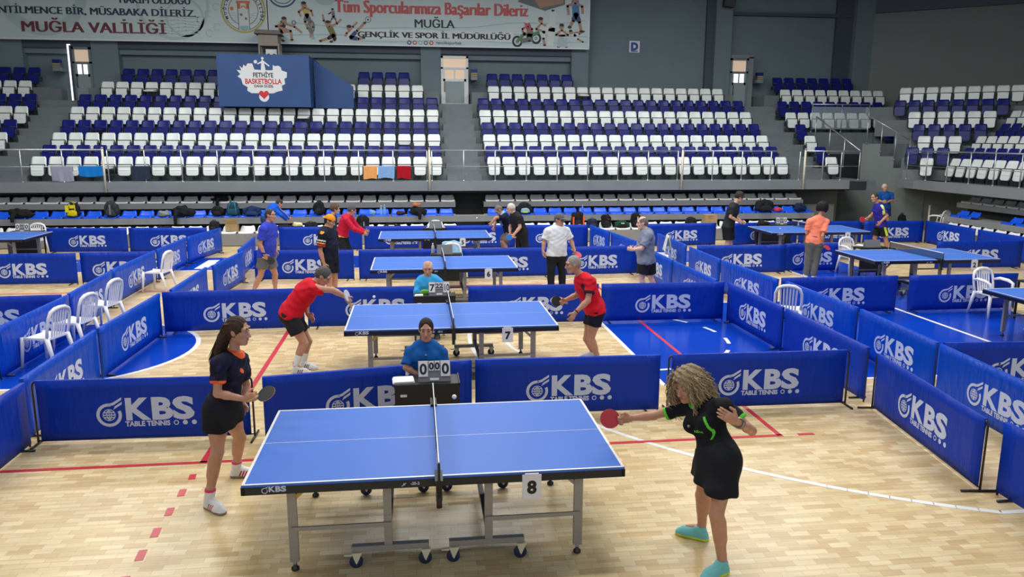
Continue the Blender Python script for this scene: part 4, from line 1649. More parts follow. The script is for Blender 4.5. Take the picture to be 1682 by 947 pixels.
def person(key, label, fd, J, skin='tan', size=1.0, h=0.009, build=1.0, belly=0.0, female=False, hair=None, shirt=None, legs=None, shoes=None,
           socks=None, hand=('grip', 'relax'), cap=None, face=True, extra=None, stubble=None, group=None):
    J = {k: np.array(v, float) for k, v in J.items()}
    S = size
    org = np.array([J['pelvis'][0], J['pelvis'][1], 0.0])
    root = thing('person', label, 'person', org, 0, group)
    P, N = J['pelvis'], J['neck']
    spine = nrm(N - P)
    lat_s = nrm(J['shL'] - J['shR'])
    lat_h = nrm(J['hipL'] - J['hipR'])
    fwd = nrm(np.cross(lat_s, spine))
    if fwd @ V(fd[0], fd[1], 0) < 0:
        fwd = -fwd
    allp = np.array(list(J.values()))
    lo, hi = allp.min(0) - 0.19, allp.max(0) + 0.19
    lo[2] = max(lo[2], -0.03)
    hi[2] = max(hi[2], J['head'][2] + 0.19)
    B = build
    rmin = h * 0.95

    # torso stations along the spine: place, half width, depth ratio
    tl = np.linalg.norm(N - P)
    if female:
        st_ = [(-0.06, .158, 1.35), (0.10, .168, 1.35), (0.38, .124, 1.28), (0.66, .142, 1.35), (0.84, .138, 1.55)]
    else:
        st_ = [(-0.06, .148, 1.30), (0.10, .156, 1.30), (0.38, .148, 1.28), (0.66, .168, 1.38), (0.84, .165, 1.60)]

    def stations(off):
        o = []
        for t, w, q in st_:
            la = nrm(lat_h * (1 - t) + lat_s * t)
            o.append((P + spine * tl * t, w * S * B + off, q, la))
        return o

    def torso(F, off, t0=0, k=0.05):
        s_ = stations(off)
        for (c0, w0, q0, l0), (c1, w1, q1, l1) in zip(s_[t0:-1], s_[t0 + 1:]):
            F.cone(c0, c1, w0, w1, k, lat=l0 + l1, ratio=(q0 + q1) / 2)
        for sd in 'RL':
            F.cone(N - spine * 0.035 * S, J['sh' + sd], 0.05 * S + off, 0.056 * S * B + off, 0.04)
            F.cone(P + (J['hip' + sd] - P) * 0.8, J['hip' + sd], 0.105 * S * B + off, 0.10 * S * B + off, 0.04)
        if belly:
            F.ell(P + spine * tl * 0.34 + fwd * (0.05 + 0.05 * belly), (lat_s, fwd, spine), ((.125 + .02 * belly) * B + off, .10 * belly + .05 + off, .15 + off), 0.07)
        if female:
            for sd in (-1, 1):
                F.ell(P + spine * tl * 0.66 + fwd * 0.085 * S + lat_s * 0.075 * sd * S, (lat_s, fwd, spine), (.062 * S + off, .058 * S + off, .062 * S + off), 0.04)

    hd = J['head']
    f = nrm(V(*fd))
    up0 = nrm(hd - N) if False else V(0, 0, 1)
    w = nrm(np.cross(f, up0))            # to the person's right
    u = np.cross(w, f)
    HP = lambda a, b, c: hd + (w * a + f * b + u * c) * S

    def hands(F):
        for sd, mode in zip('RL', hand):
            wr, ha, el = J['wr' + sd], J['ha' + sd], J['el' + sd]
            d = nrm(ha - wr) if np.linalg.norm(ha - wr) > 0.02 else nrm(wr - el)
            side = 1 if sd == 'R' else -1
            ref = V(0, 0, 1) if abs(d[2]) < 0.75 else V(fwd[0], fwd[1], 0.2)
            th = nrm(ref - (ref @ d) * d)              # thumb side of the palm, uppermost
            n = np.cross(d, th) * -side                # the palm faces the body's middle
            mid = N * 0.4 + P * 0.6
            if n @ (mid - wr) < 0 and mode != 'chest':
                n = -n
            pw = 0.040 * S
            F.cone(wr, wr + d * 0.03 * S, 0.027 * S, 0.032 * S, 0.012, lat=th, ratio=1.5)
            F.cone(wr + d * 0.025 * S, wr + d * 0.085 * S, 0.034 * S, 0.040 * S, 0.012, lat=th, ratio=2.0)
            curl = {'grip': 1.35, 'relax': 0.42, 'flat': 0.12, 'chest': 0.5, 'pinch': 0.9}[mode]
            for i, (lo_, ln) in enumerate(((0.029, .074), (0.010, .082), (-0.010, .077), (-0.028, .060))):
                p = wr + (d * 0.088 + th * lo_) * S
                a = 0.15
                rr = max(0.0092 * S, rmin * 0.9)
                for q, fr in enumerate((0.42, 0.32, 0.26)):
                    a += curl * (0.65, 0.8, 0.55)[q]
                    dirn = d * math.cos(a) + n * math.sin(a) + th * lo_ * (1.5 if curl < .6 else 0)
                    e = p + nrm(dirn) * ln * fr * S
                    F.cone(p, e, rr, rr * 0.92, 0.004)
                    p = e
                    rr *= 0.93
            tp = wr + (d * 0.028 + th * 0.03) * S
            r1 = max(0.0125 * S, rmin)
            e1 = tp + nrm(d * 0.6 + th * 0.7 + n * (0.25 if curl < 1 else 0.6)) * 0.042 * S
            e2 = e1 + nrm(d * 0.9 + th * 0.1 + n * (0.3 if curl < 1 else 0.9)) * 0.034 * S
            F.cone(tp, e1, r1 * 1.2, r1, 0.008)
            F.cone(e1, e2, r1, r1 * 0.8, 0.004)

    # ---- the body
    F = Field(lo, hi, h)
    torso(F, 0.0)
    for sd in 'RL':
        sh, el, wr = J['sh' + sd], J['el' + sd], J['wr' + sd]
        hip, kn, an, to = J['hip' + sd], J['kn' + sd], J['an' + sd], J['to' + sd]
        am = S * (0.9 if female else 1.0) * (0.5 + 0.5 * B)
        F.cone(sh, el, 0.050 * am, 0.038 * am, 0.03)
        F.cone(el, el + (wr - el) * 0.35, 0.039 * am, 0.040 * am, 0.012)
        F.cone(el + (wr - el) * 0.3, wr, 0.040 * am, 0.026 * am, 0.012)
        F.cone(hip, hip + (kn - hip) * 0.5, 0.088 * S * B, 0.073 * S * B, 0.04)
        F.cone(hip + (kn - hip) * 0.45, kn, 0.075 * S * B, 0.053 * S, 0.03)
        F.cone(kn, an, 0.050 * S, 0.036 * S, 0.02)
        back = nrm(np.cross(lat_h, an - kn))
        if back @ nrm(to - an) > 0:
            back = -back
        F.cone(kn + (an - kn) * 0.18 + back * 0.012, kn + (an - kn) * 0.5 + back * 0.010, 0.052 * S, 0.044 * S, 0.03)
        F.cone(kn + nrm(to - an) * 0.012, kn + (an - kn) * 0.12 + nrm(to - an) * 0.010, 0.040 * S, 0.036 * S, 0.02)
        F.cone(an - V(0, 0, 0.025), to * 0.5 + an * 0.5 - V(0, 0, 0.0), 0.030, 0.020, 0.01)
    hands(F)
    # neck and head
    F.cone(N - spine * 0.03, HP(0, -0.022, -0.06), 0.056 * S * (0.85 if female else 1), 0.050 * S * (0.85 if female else 1), 0.03)
    F.ell(HP(0, -0.012, 0.028), (w, f, u), (.074 * S, .094 * S, .096 * S), 0.02)
    F.ell(HP(0, 0.030, -0.042), (w, f, u), (.056 * S, .062 * S, .076 * S), 0.03)
    F.cone(HP(-.03, .052, -.095), HP(.03, .052, -.095), 0.022 * S, 0.022 * S, 0.025)
    F.ell(HP(0, .075, -.100), (w, f, u), (.022 * S, .018 * S, .018 * S), 0.02)
    for sd in (-1, 1):
        F.ell(HP(.040 * sd, .062, -.022), (w, f, u), (.024 * S, .022 * S, .022 * S), 0.02)
        F.ell(HP(.0315 * sd, .097, .008), (w, f, u), (.018 * S, .016 * S, .011 * S), 0.012, 's')
        F.ell(HP(.074 * sd, -.008, -.005), (w, f * .95 + u * .2, u), (.011 * S, .021 * S, .032 * S), 0.006)
    F.cone(HP(-.045, .074, .034), HP(.045, .074, .034), 0.016 * S, 0.016 * S, 0.014)
    F.cone(HP(0, .088, .012), HP(0, .112, -.030), 0.009 * S, 0.0125 * S, 0.012)
    F.cone(HP(-.011, .100, -.036), HP(.011, .100, -.036), 0.0095 * S, 0.0095 * S, 0.008)
    F.cone(HP(-.018, .086, -.062), HP(.018, .086, -.062), 0.010 * S, 0.010 * S, 0.012)
    for fn in (extra or {}).get('body', []):
        fn(F, J, HP)
    sk = SKIN[skin]
    body = link('body', F.mesh('body', sk, org), root)

    # ---- face marks
    if face:
        for sd in (-1, 1):
            c = HP(.0315 * sd, .078, .007) - org
            if h > 0.0058:          # seen from afar: just the dark of the eye
                e = MB().lathe([(0.0001, -.006 * S), (.007 * S, -.003 * S), (.0085 * S, 0), (.007 * S, .003 * S), (0.0001, .006 * S)], (0, 0, 0), 8)
                e.v = [tuple(HP(.0315 * sd, .083, .007) - org + np.array(p)) for p in e.v]
                e.build('eye', EYE_D, body)
                b = MB()
                bc = hair[1] if hair and hair[0] not in ('bald',) else (0.06, 0.05, 0.045)
                b.tube([tuple(HP(x * sd, y, z) - org) for x, y, z in ((.014, .0935, .032), (.028, .0925, .037), (.045, .082, .033))], [0.0035 * S, .0045 * S, .002 * S], 5)
                b.build('eyebrow', cmat([min(.2, c_ * 0.6) for c_ in bc], 0.9, name='brow'), body)
                continue
            e = MB()
            e.lathe([(0.0001, -.0105 * S), (.007 * S, -.008 * S), (.0105 * S, 0), (.007 * S, .008 * S), (0.0001, .0105 * S)], (0, 0, 0), 10)
            e.v = [tuple(c + np.array(p)) for p in e.v]
            eo = e.build('eye', EYE_W, body)
            i_ = MB()
            cc = c + f * 0.0078 * S
            ring = [cc + (w * math.cos(a) + u * math.sin(a)) * 0.0066 * S for a in np.linspace(0, 2 * math.pi, 10)[:-1]]
            i_.add([tuple(p) for p in ring] + [tuple(cc + f * 0.004 * S)], [(k, (k + 1) % 9, 9) for k in range(9)], 0, True)
            i_.build('iris', EYE_D, eo)
            b = MB()
            bc = hair[1] if hair and hair[0] not in ('bald',) else (0.06, 0.05, 0.045)
            b.tube([tuple(HP(x * sd, y, z) - org) for x, y, z in ((.014, .0935, .034), (.028, .0925, .040), (.045, .082, .036))], [0.0035 * S, .0045 * S, .002 * S], 5)
            b.build('eyebrow', cmat([c_ * 0.8 for c_ in bc], 0.9, name='brow'), body)
        l_ = MB()
        for z, r in ((-.0585, .0038), (-.0665, .0046)):
            l_.tube([tuple(HP(x, y, z + .001 * (abs(x) > .01)) - org) for x, y in ((-.021, .0885), (-.008, .0965), (0, .0975), (.008, .0965), (.021, .0885))], [0.0015 * S, r * S, r * S, r * S, .0015 * S], 6)
        l_.build('lips', LIP, body)
        if stubble:
            m_ = MB()
            m_.tube([tuple(HP(x, y, z) - org) for x, y, z in ((-.028, .086, -.058), (-.012, .098, -.049), (0, .100, -.047), (.012, .098, -.049), (.028, .086, -.058))], [.003, .007, .007, .007, .003], 6)
            m_.build('moustache', cmat(stubble, 0.9, name='moustache'), body)

    # ---- hair
    if hair and hair[0] != 'bald':
        kind, hc = hair
        G = Field(hd - 0.22 * S - V(0, 0, .45 if kind in ('long', 'curly') else 0), hd + 0.22 * S, h * 0.8)
        t = {'short': .007, 'crop': .003, 'mop': .020, 'tied': .007, 'long': .008, 'curly': .042, 'afro': .05, 'fringe': .004}[kind]
        G.ell(HP(0, -0.016, 0.030), (w, f, u), ((.075 + t) * S, (.094 + t) * S, (.095 + t) * S), 0.01)
        G.cone(HP(0, -.06, 0.0), HP(0, -.062, -.055), .062 * S, .045 * S, 0.02)
        if kind in ('afro', 'mop'):
            G.ell(HP(0, -0.03, 0.03), (w, f, u), ((.08 + t) * S, (.09 + t) * S, (.09 + t) * S), 0.02)
        # clear the face, the ears and the nape
        G.ell(HP(0, .118, -.004), (w, f, u), ((.066 if kind in ('tied', 'long') else .073) * S, .084 * S, (.128 if kind in ('short', 'crop', 'tied', 'long') else .095) * S), 0.006, 's')
        if kind not in ('long', 'curly'):
            for sd in (-1, 1):
                if kind != 'tied':
                    G.ell(HP(.085 * sd, .012, -.040), (w, f, u), (.032 * S, .05 * S, .055 * S), 0.004, 's')
            G.cut(HP(0, 0, -.062), -u)
        if kind == 'fringe':               # bare crown, hair round the sides
            G.ell(HP(0, 0.02, 0.13), (w, f, u), (.062 * S, .11 * S, .075 * S), 0.006, 's')
        rng = np.random.RandomState(sum(map(ord, key)))
        if kind == 'long':
            for q in range(5):
                o_ = (q - 2) * 0.028
                a0, a1, a2, a3 = HP(o_, -.085, .03), HP(o_ * 1.1, -.115, -.07), HP(o_ * .9, -.15, -.19), HP(o_ * .8, -.20, -.31)
                G.cone(a0, a1, .034 * S, .036 * S, .02)
                G.cone(a1, a2, .036 * S, .030 * S, .02)
                G.cone(a2, a3, .030 * S, .010 * S, .02)
            G.ripple(lambda X, Y, Z: 0.0022 * np.sin(210 * (X * w[0] + Y * w[1]) + 14 * np.sin(9 * Z)) + 0.0015 * np.sin(330 * (X * f[0] + Y * f[1]) + 12 * Z))
        elif kind == 'curly':
            for q in range(7):
                an_ = (q - 3) * 0.42
                cx, cy = math.sin(an_) * .085, -math.cos(an_) * .075 - .01
                G.cone(HP(cx * .9, cy, .03), HP(cx * 1.25, cy * 1.25, -.09), .052 * S, .066 * S, .03)
                G.cone(HP(cx * 1.25, cy * 1.25, -.09), HP(cx * 1.35, cy * 1.35, -.22), .062 * S, .036 * S, .03)
            G.ripple(lambda X, Y, Z: 0.006 * np.sin(95 * X + 40 * Z + 3 * np.sin(30 * Y)) * np.sin(90 * Y - 30 * Z) + 0.004 * np.sin(160 * Z + 60 * X))
        else:
            G.ripple(lambda X, Y, Z: (0.0016 + (0.005 if kind in ('mop', 'afro') else 0)) * (np.sin(120 * X + 60 * Z) * np.sin(110 * Y + 50 * Z) + .5 * np.sin(190 * X - 150 * Y + 80 * Z)))
        hm = cmat(hc, 0.6, 0.32, 85, 0.5, name='hair')
        ho = link('hair', G.mesh('hair', hm, org), root)
        if kind == 'curly':
            c_ = MB()
            for q in range(430):
                th_ = rng.uniform(-2.35, 2.35)
                r0 = rng.uniform(.085, .135)
                z0 = rng.uniform(-.02, .12)
                p = np.array([math.sin(th_) * r0, -math.cos(th_) * r0 * .95 + .0, z0])
                ln = rng.uniform(.14, .36)
                n_ = 15
                pts = []
                ph = rng.uniform(0, 6.28)
                for i in range(n_):
                    tt = i / (n_ - 1)
                    rr = 1 + 0.55 * math.sin(tt * 1.6) * rng.uniform(.8, 1.1)
                    cr = .010 * (0.5 + tt)
                    pts.append(tuple(HP(p[0] * rr + cr * math.cos(ph + tt * 16), p[1] * rr + cr * math.sin(ph + tt * 16) - .02 * tt, p[2] - ln * tt + .03 * math.sin(tt * 3.1)) - org))
                c_.tube(pts, [.0046 * (1 - .6 * i / n_) for i in range(n_)], 4, rng.randint(0, 2))
            cu = c_.build('curls', [hm, cmat([min(1, c * 1.5) for c in hc], 0.5, 0.2, 60, name='hair')], ho, fix=False)
        if kind == 'long':
            c_ = MB()
            for q in range(120):
                o_ = rng.uniform(-.075, .075)
                ln = rng.uniform(.75, 1.08)
                dy = rng.uniform(-.012, .016)
                path = [(o_ * .9, -.02 + dy - abs(o_) * .0, .118 - o_ * o_ * 9), (o_ * 1.15, -.09 + dy, .06), (o_ * 1.1, -.135 + dy, -.07 * ln), (o_ * .95, -.175 + dy, -.19 * ln), (o_ * .85, -.215 + dy * 2, -.32 * ln)]
                c_.tube([tuple(HP(*p_) - org) for p_ in path], [.002, .004, .004, .003, .001], 4)
            c_.build('strands', hm, ho, fix=False)

    if cap:
        G = Field(hd - 0.25, hd + 0.25, h * 0.7)
        G.ell(HP(0, -0.010, 0.040), (w, f, u), (.087 * S, .106 * S, .098 * S), 0.0)
        G.cut(HP(0, 0, .040), -u)
        if cap[1] != 'back':
            G.ell(HP(0, .105, .042), (w, f, u), (.068 * S, .085 * S, .010 * S), 0.012)
        else:
            G.ell(HP(0, -.11, .036), (w, f, u), (.06 * S, .06 * S, .009 * S), 0.012)
        link('cap', G.mesh('cap', cmat(cap[0], 0.8, name='cap'), org), root)

    # ---- shirt
    if shirt:
        off = shirt.get('off', 0.014)
        G = Field(lo, hi, h)
        hem = shirt.get('hem', -0.05)
        torso(G, off, 0)
        for sd in 'RL':
            sh, el, wr = J['sh' + sd], J['el' + sd], J['wr' + sd]
            am = S * (0.9 if female else 1.0) * (0.5 + 0.5 * B)
            if shirt.get('long'):
                G.cone(sh, el, 0.050 * am + off, 0.040 * am + off, 0.03)
                G.cone(el, el + (wr - el) * shirt.get('arm', .93), 0.040 * am + off, 0.030 * am + off, 0.02)
            else:
                e = sh + (el - sh) * shirt.get('sleeve', 0.72)
                H = Field(lo, hi, h)
                H.cone(sh, e + (el - sh) * 0.1, 0.056 * am + off, 0.050 * am + off + 0.009, 0.0)
                H.cut(e, nrm(el - sh))               # sleeves end square across the arm
                G.join(H, 0.025)
        hp = P + spine * tl * hem
        G.cut(hp, -nrm(spine * 0.6 + V(0, 0, 0.4)))
        G.cut(N + spine * 0.042, spine)
        G.ell(N + fwd * 0.03 + spine * 0.056, (lat_s, fwd, spine), (.060 * S, .070 * S, .050 * S), 0.004, 's')
        wk = shirt.get('wrinkle', 0.0028)
        G.ripple(lambda X, Y, Z: wk * (np.sin(38 * (X * spine[2] - Z * 0.9) + 26 * Y + 5 * np.sin(13 * Z)) + 0.6 * np.sin(61 * Z + 33 * X - 21 * Y)))
        mats = [cmat(shirt['col'], shirt.get('rough', 0.8), 0.06, 14, 0.0, name='shirt_cloth')]
        mi = None
        if 'mi' in shirt:
            mats += [cmat(c, 0.8, name='shirt_trim') for c in shirt['cols']]
            mi = (lambda ctr: shirt['mi'](ctr, dict(J=J, P=P, N=N, spine=spine, fwd=fwd, lat=lat_s, tl=tl)))
        so = link('shirt', G.mesh('shirt', mats, org, mi), root)
    # ---- legwear
    if legs:
        off = legs.get('off', 0.016)
        G = Field(lo, hi, h)
        kind = legs['kind']
        s_ = stations(off * 0.6)
        G.cone(s_[0][0], P + spine * tl * 0.22, s_[0][1], s_[1][1] - 0.004, 0.03, lat=lat_h, ratio=1.3)
        for sd in 'RL':
            G.cone(P + (J['hip' + sd] - P) * 0.8, J['hip' + sd], 0.105 * S * B + off * .5, 0.10 * S * B + off * .6, 0.04)
        if kind == 'skirt':
            a = P + spine * 0.02
            kmid = (J['knR'] + J['knL']) / 2
            b = P + (kmid - P) * legs['len']
            sep = np.linalg.norm((J['knL'] - J['knR']))
            for sd in 'RL':
                hip, kn = J['hip' + sd], J['kn' + sd]
                e = hip + (kn - hip) * legs['len']
                G.cone(P + (hip - P) * 0.6, e, 0.125 * S * B + off * .4, 0.118 * S * B + off, 0.07)
            G.cone(a, b, 0.15 * S * B, 0.14 * S * B + off, 0.06)
            ax_ = nrm(b - a)
            G.cut(b - ax_ * 0.01, nrm(ax_ * 0.4 - V(0, 0, 0.6)))
            G.ripple(lambda X, Y, Z: 0.005 * np.sin(34 * X + 30 * Y + 4 * Z) * np.clip((P[2] + 0.02 - Z) * 6, 0, 1))
        else:
            fr = legs['len']
            for sd in 'RL':
                hip, kn, an = J['hip' + sd], J['kn' + sd], J['an' + sd]
                if kind == 'trousers':
                    G.cone(hip, kn, 0.092 * S * B + off, 0.062 * S + off, 0.03)
                    G.cone(kn, an + (kn - an) * 0.10, 0.060 * S + off, 0.050 * S + off * .8, 0.02)
                    G.cone(kn, an + (kn - an) * 0.04, 0.050 * S + off, 0.048 * S + off * .8, 0.02, flat=True)
                else:
                    e = hip + (kn - hip) * fr
                    H = Field(lo, hi, h)
                    H.cone(hip, e + (kn - hip) * 0.1, 0.094 * S * B + off * .5, 0.080 * S * (0.5 + 0.5 * B) + off * 1.5, 0.0)
                    H.cut(e, nrm(kn - hip))
                    G.join(H, 0.02)
            G.ripple(lambda X, Y, Z: 0.003 * (np.sin(33 * X + 28 * Z) + 0.6 * np.sin(55 * Y - 40 * Z)))
        G.cut(P + spine * tl * legs.get('top', 0.24), spine)
        mats = [cmat(legs['col'], 0.8, 0.06, 14, name='leg_cloth')]
        mi = None
        if 'mi' in legs:
            mats += [cmat(c, 0.8, name='leg_trim') for c in legs['cols']]
            mi = (lambda ctr: legs['mi'](ctr, dict(J=J, P=P, N=N, spine=spine, fwd=fwd, lat=lat_s, tl=tl)))
        link({'skirt': 'skirt', 'trousers': 'trousers'}.get(kind, 'shorts'), G.mesh('legwear', mats, org, mi), root)
    # ---- socks and shoes
    for sd in 'RL':
        an, to, kn = J['an' + sd], J['to' + sd], J['kn' + sd]
        if socks:
            G = Field(np.minimum(an, to) - 0.12, np.maximum(an, kn) + 0.1, h * 0.9)
            G.cone(an - V(0, 0, 0.03), an + (kn - an) * socks[1], 0.041, 0.043 + 0.02 * socks[1], 0.01, flat=True)
            mats, mi = [cmat(socks[0], 0.9, name='sock_cloth')], None
            if len(socks) > 2:
                mats.append(cmat(socks[2], 0.9, name='sock_band'))
                zt = (an + (kn - an) * socks[1])[2]
                mi = lambda c, zt=zt: (c[:, 2] > zt - 0.022).astype(int)
            link('sock', G.mesh('sock', mats, org, mi), root)
        if shoes:
            d = V(to[0] - an[0], to[1] - an[1], 0)
            d = nrm(d)
            side = np.cross(V(0, 0, 1), d)
            heel = V(an[0], an[1], 0) - d * 0.055
            L = 0.275 * S
            G = Field(np.minimum(heel, heel + d * L) - V(0.12, 0.12, 0.03), np.maximum(heel, heel + d * L) + V(0.12, 0.12, 0.24), h * 0.62)
            zf = 0.0
            toe = heel + d * (L - 0.045)
            G.cone(heel + d * 0.035 + V(0, 0, .035), heel + d * 0.17 + V(0, 0, .034), .036, .044, .02, lat=side, ratio=1.0)
            G.cone(heel + d * 0.17 + V(0, 0, .032), toe + V(0, 0, .028), .045, .038, .03, lat=side, ratio=1.35)
            G.cone(heel + d * 0.045 + V(0, 0, .05), V(an[0], an[1], 0.095) + d * 0.005, .037, .041, .02, flat=False)
            G.cone(V(an[0], an[1], 0.08) + d * 0.02, heel + d * 0.19 + V(0, 0, .045), .038, .032, .03)
            G.cone(heel + d * 0.03 + V(0, 0, .012), toe + V(0, 0, .012), .037, .042, .006, lat=side, ratio=1.0)
            G.cut(V(0, 0, 0.002), V(0, 0, -1))
            G.cut(V(an[0], an[1], 0.115), V(0, 0, 1))
            mats = [cmat(shoes['col'], 0.6, name='shoe_upper'), cmat(shoes.get('sole', (.5, .5, .48)), 0.7, name='shoe_sole')]
            def mi(c, heel=heel, d=d, side=side):
                m = (c[:, 2] < 0.022).astype(int)
                if 'stripe' in shoes:
                    x = (c - heel) @ d
                    q = x - (c[:, 2] - 0.05) * 0.45
                    sp = ((q > 0.095) & (q < 0.108)) | ((q > 0.121) & (q < 0.134)) | ((q > 0.147) & (q < 0.160))
                    sp &= (np.abs((c - heel) @ side) > 0.022) & (c[:, 2] > 0.022) & (c[:, 2] < 0.075)
                    m = np.where(sp, 2, m)
                    m = np.where((x < 0.012) & (c[:, 2] > 0.06), 2, m)
                if 'toe' in shoes:
                    m = np.where((c - heel) @ d > 0.235, np.maximum(m, 3 if m.max() < 2 and False else m), m)
                return m
            if 'stripe' in shoes:
                mats.append(cmat(shoes['stripe'], 0.6, name='shoe_stripe'))
            so = link('shoe', G.mesh('shoe', mats, org, mi), root)
            if shoes.get('laces'):
                lc = MB()
                for q in range(4):
                    b0 = V(an[0], an[1], 0.0) + d * (0.045 + 0.022 * q) + V(0, 0, 0.104 - 0.0125 * q)
                    lc.tube([tuple(b0 + side * sx * 0.022 - V(0, 0, abs(sx) * .004) - org) for sx in (-1, -.4, .4, 1)], .0035, 5)
                lc.build('laces', cmat(shoes['laces'], .8, name='lace'), so)
    return root, dict(HP=HP, w=w, f=f, u=u, fwd=fwd, spine=spine, lat=lat_s, P=P, N=N, tl=tl, org=org, J=J)


def racket(center, handle, normal, face_mat, back_mat, label, s=1.0):
    """A bat held in a hand: blade centre, a point of the grip, the way its face looks."""
    c, hpt, n = V(*center), V(*handle), nrm(V(*normal))
    d = nrm(hpt - c)
    n = nrm(n - (n @ d) * d)
    sd = np.cross(n, d)
    t = thing('table_tennis_racket', label, 'racket', c, 0, 'rackets')
    out = []
    for i in range(32):
        a = 2 * math.pi * i / 32
        out.append((0.076 * math.cos(a) * s, 0.080 * math.sin(a) * s))
    def slab(z0, z1, k, name, m, par):
        b = MB()
        vs = [tuple(sd * x * k + d * y * k + n * z) for z in (z0, z1) for x, y in out]
        N_ = len(out)
        fs = [tuple(range(N_)), tuple(range(2 * N_ - 1, N_ - 1, -1))] + [(i, (i + 1) % N_, N_ + (i + 1) % N_, N_ + i) for i in range(N_)]
        b.add(vs, fs)
        return b.build(name, m, par)
    bl = slab(-.003, .003, 1.0, 'blade', WOOD, t)
    slab(.003, .0068, .99, 'rubber', face_mat, t)
    slab(-.0068, -.003, .99, 'rubber', back_mat, t)
    b = MB()
    b.prism([(-.0125, .068), (.0125, .068), (.0145, .175), (-.0145, .175)], -.011, .011, 'XY')
    b.v = [tuple(sd * p[0] * s + d * p[1] * s + n * p[2]) for p in b.v]
    b.build('handle', WOOD, t)
    return t
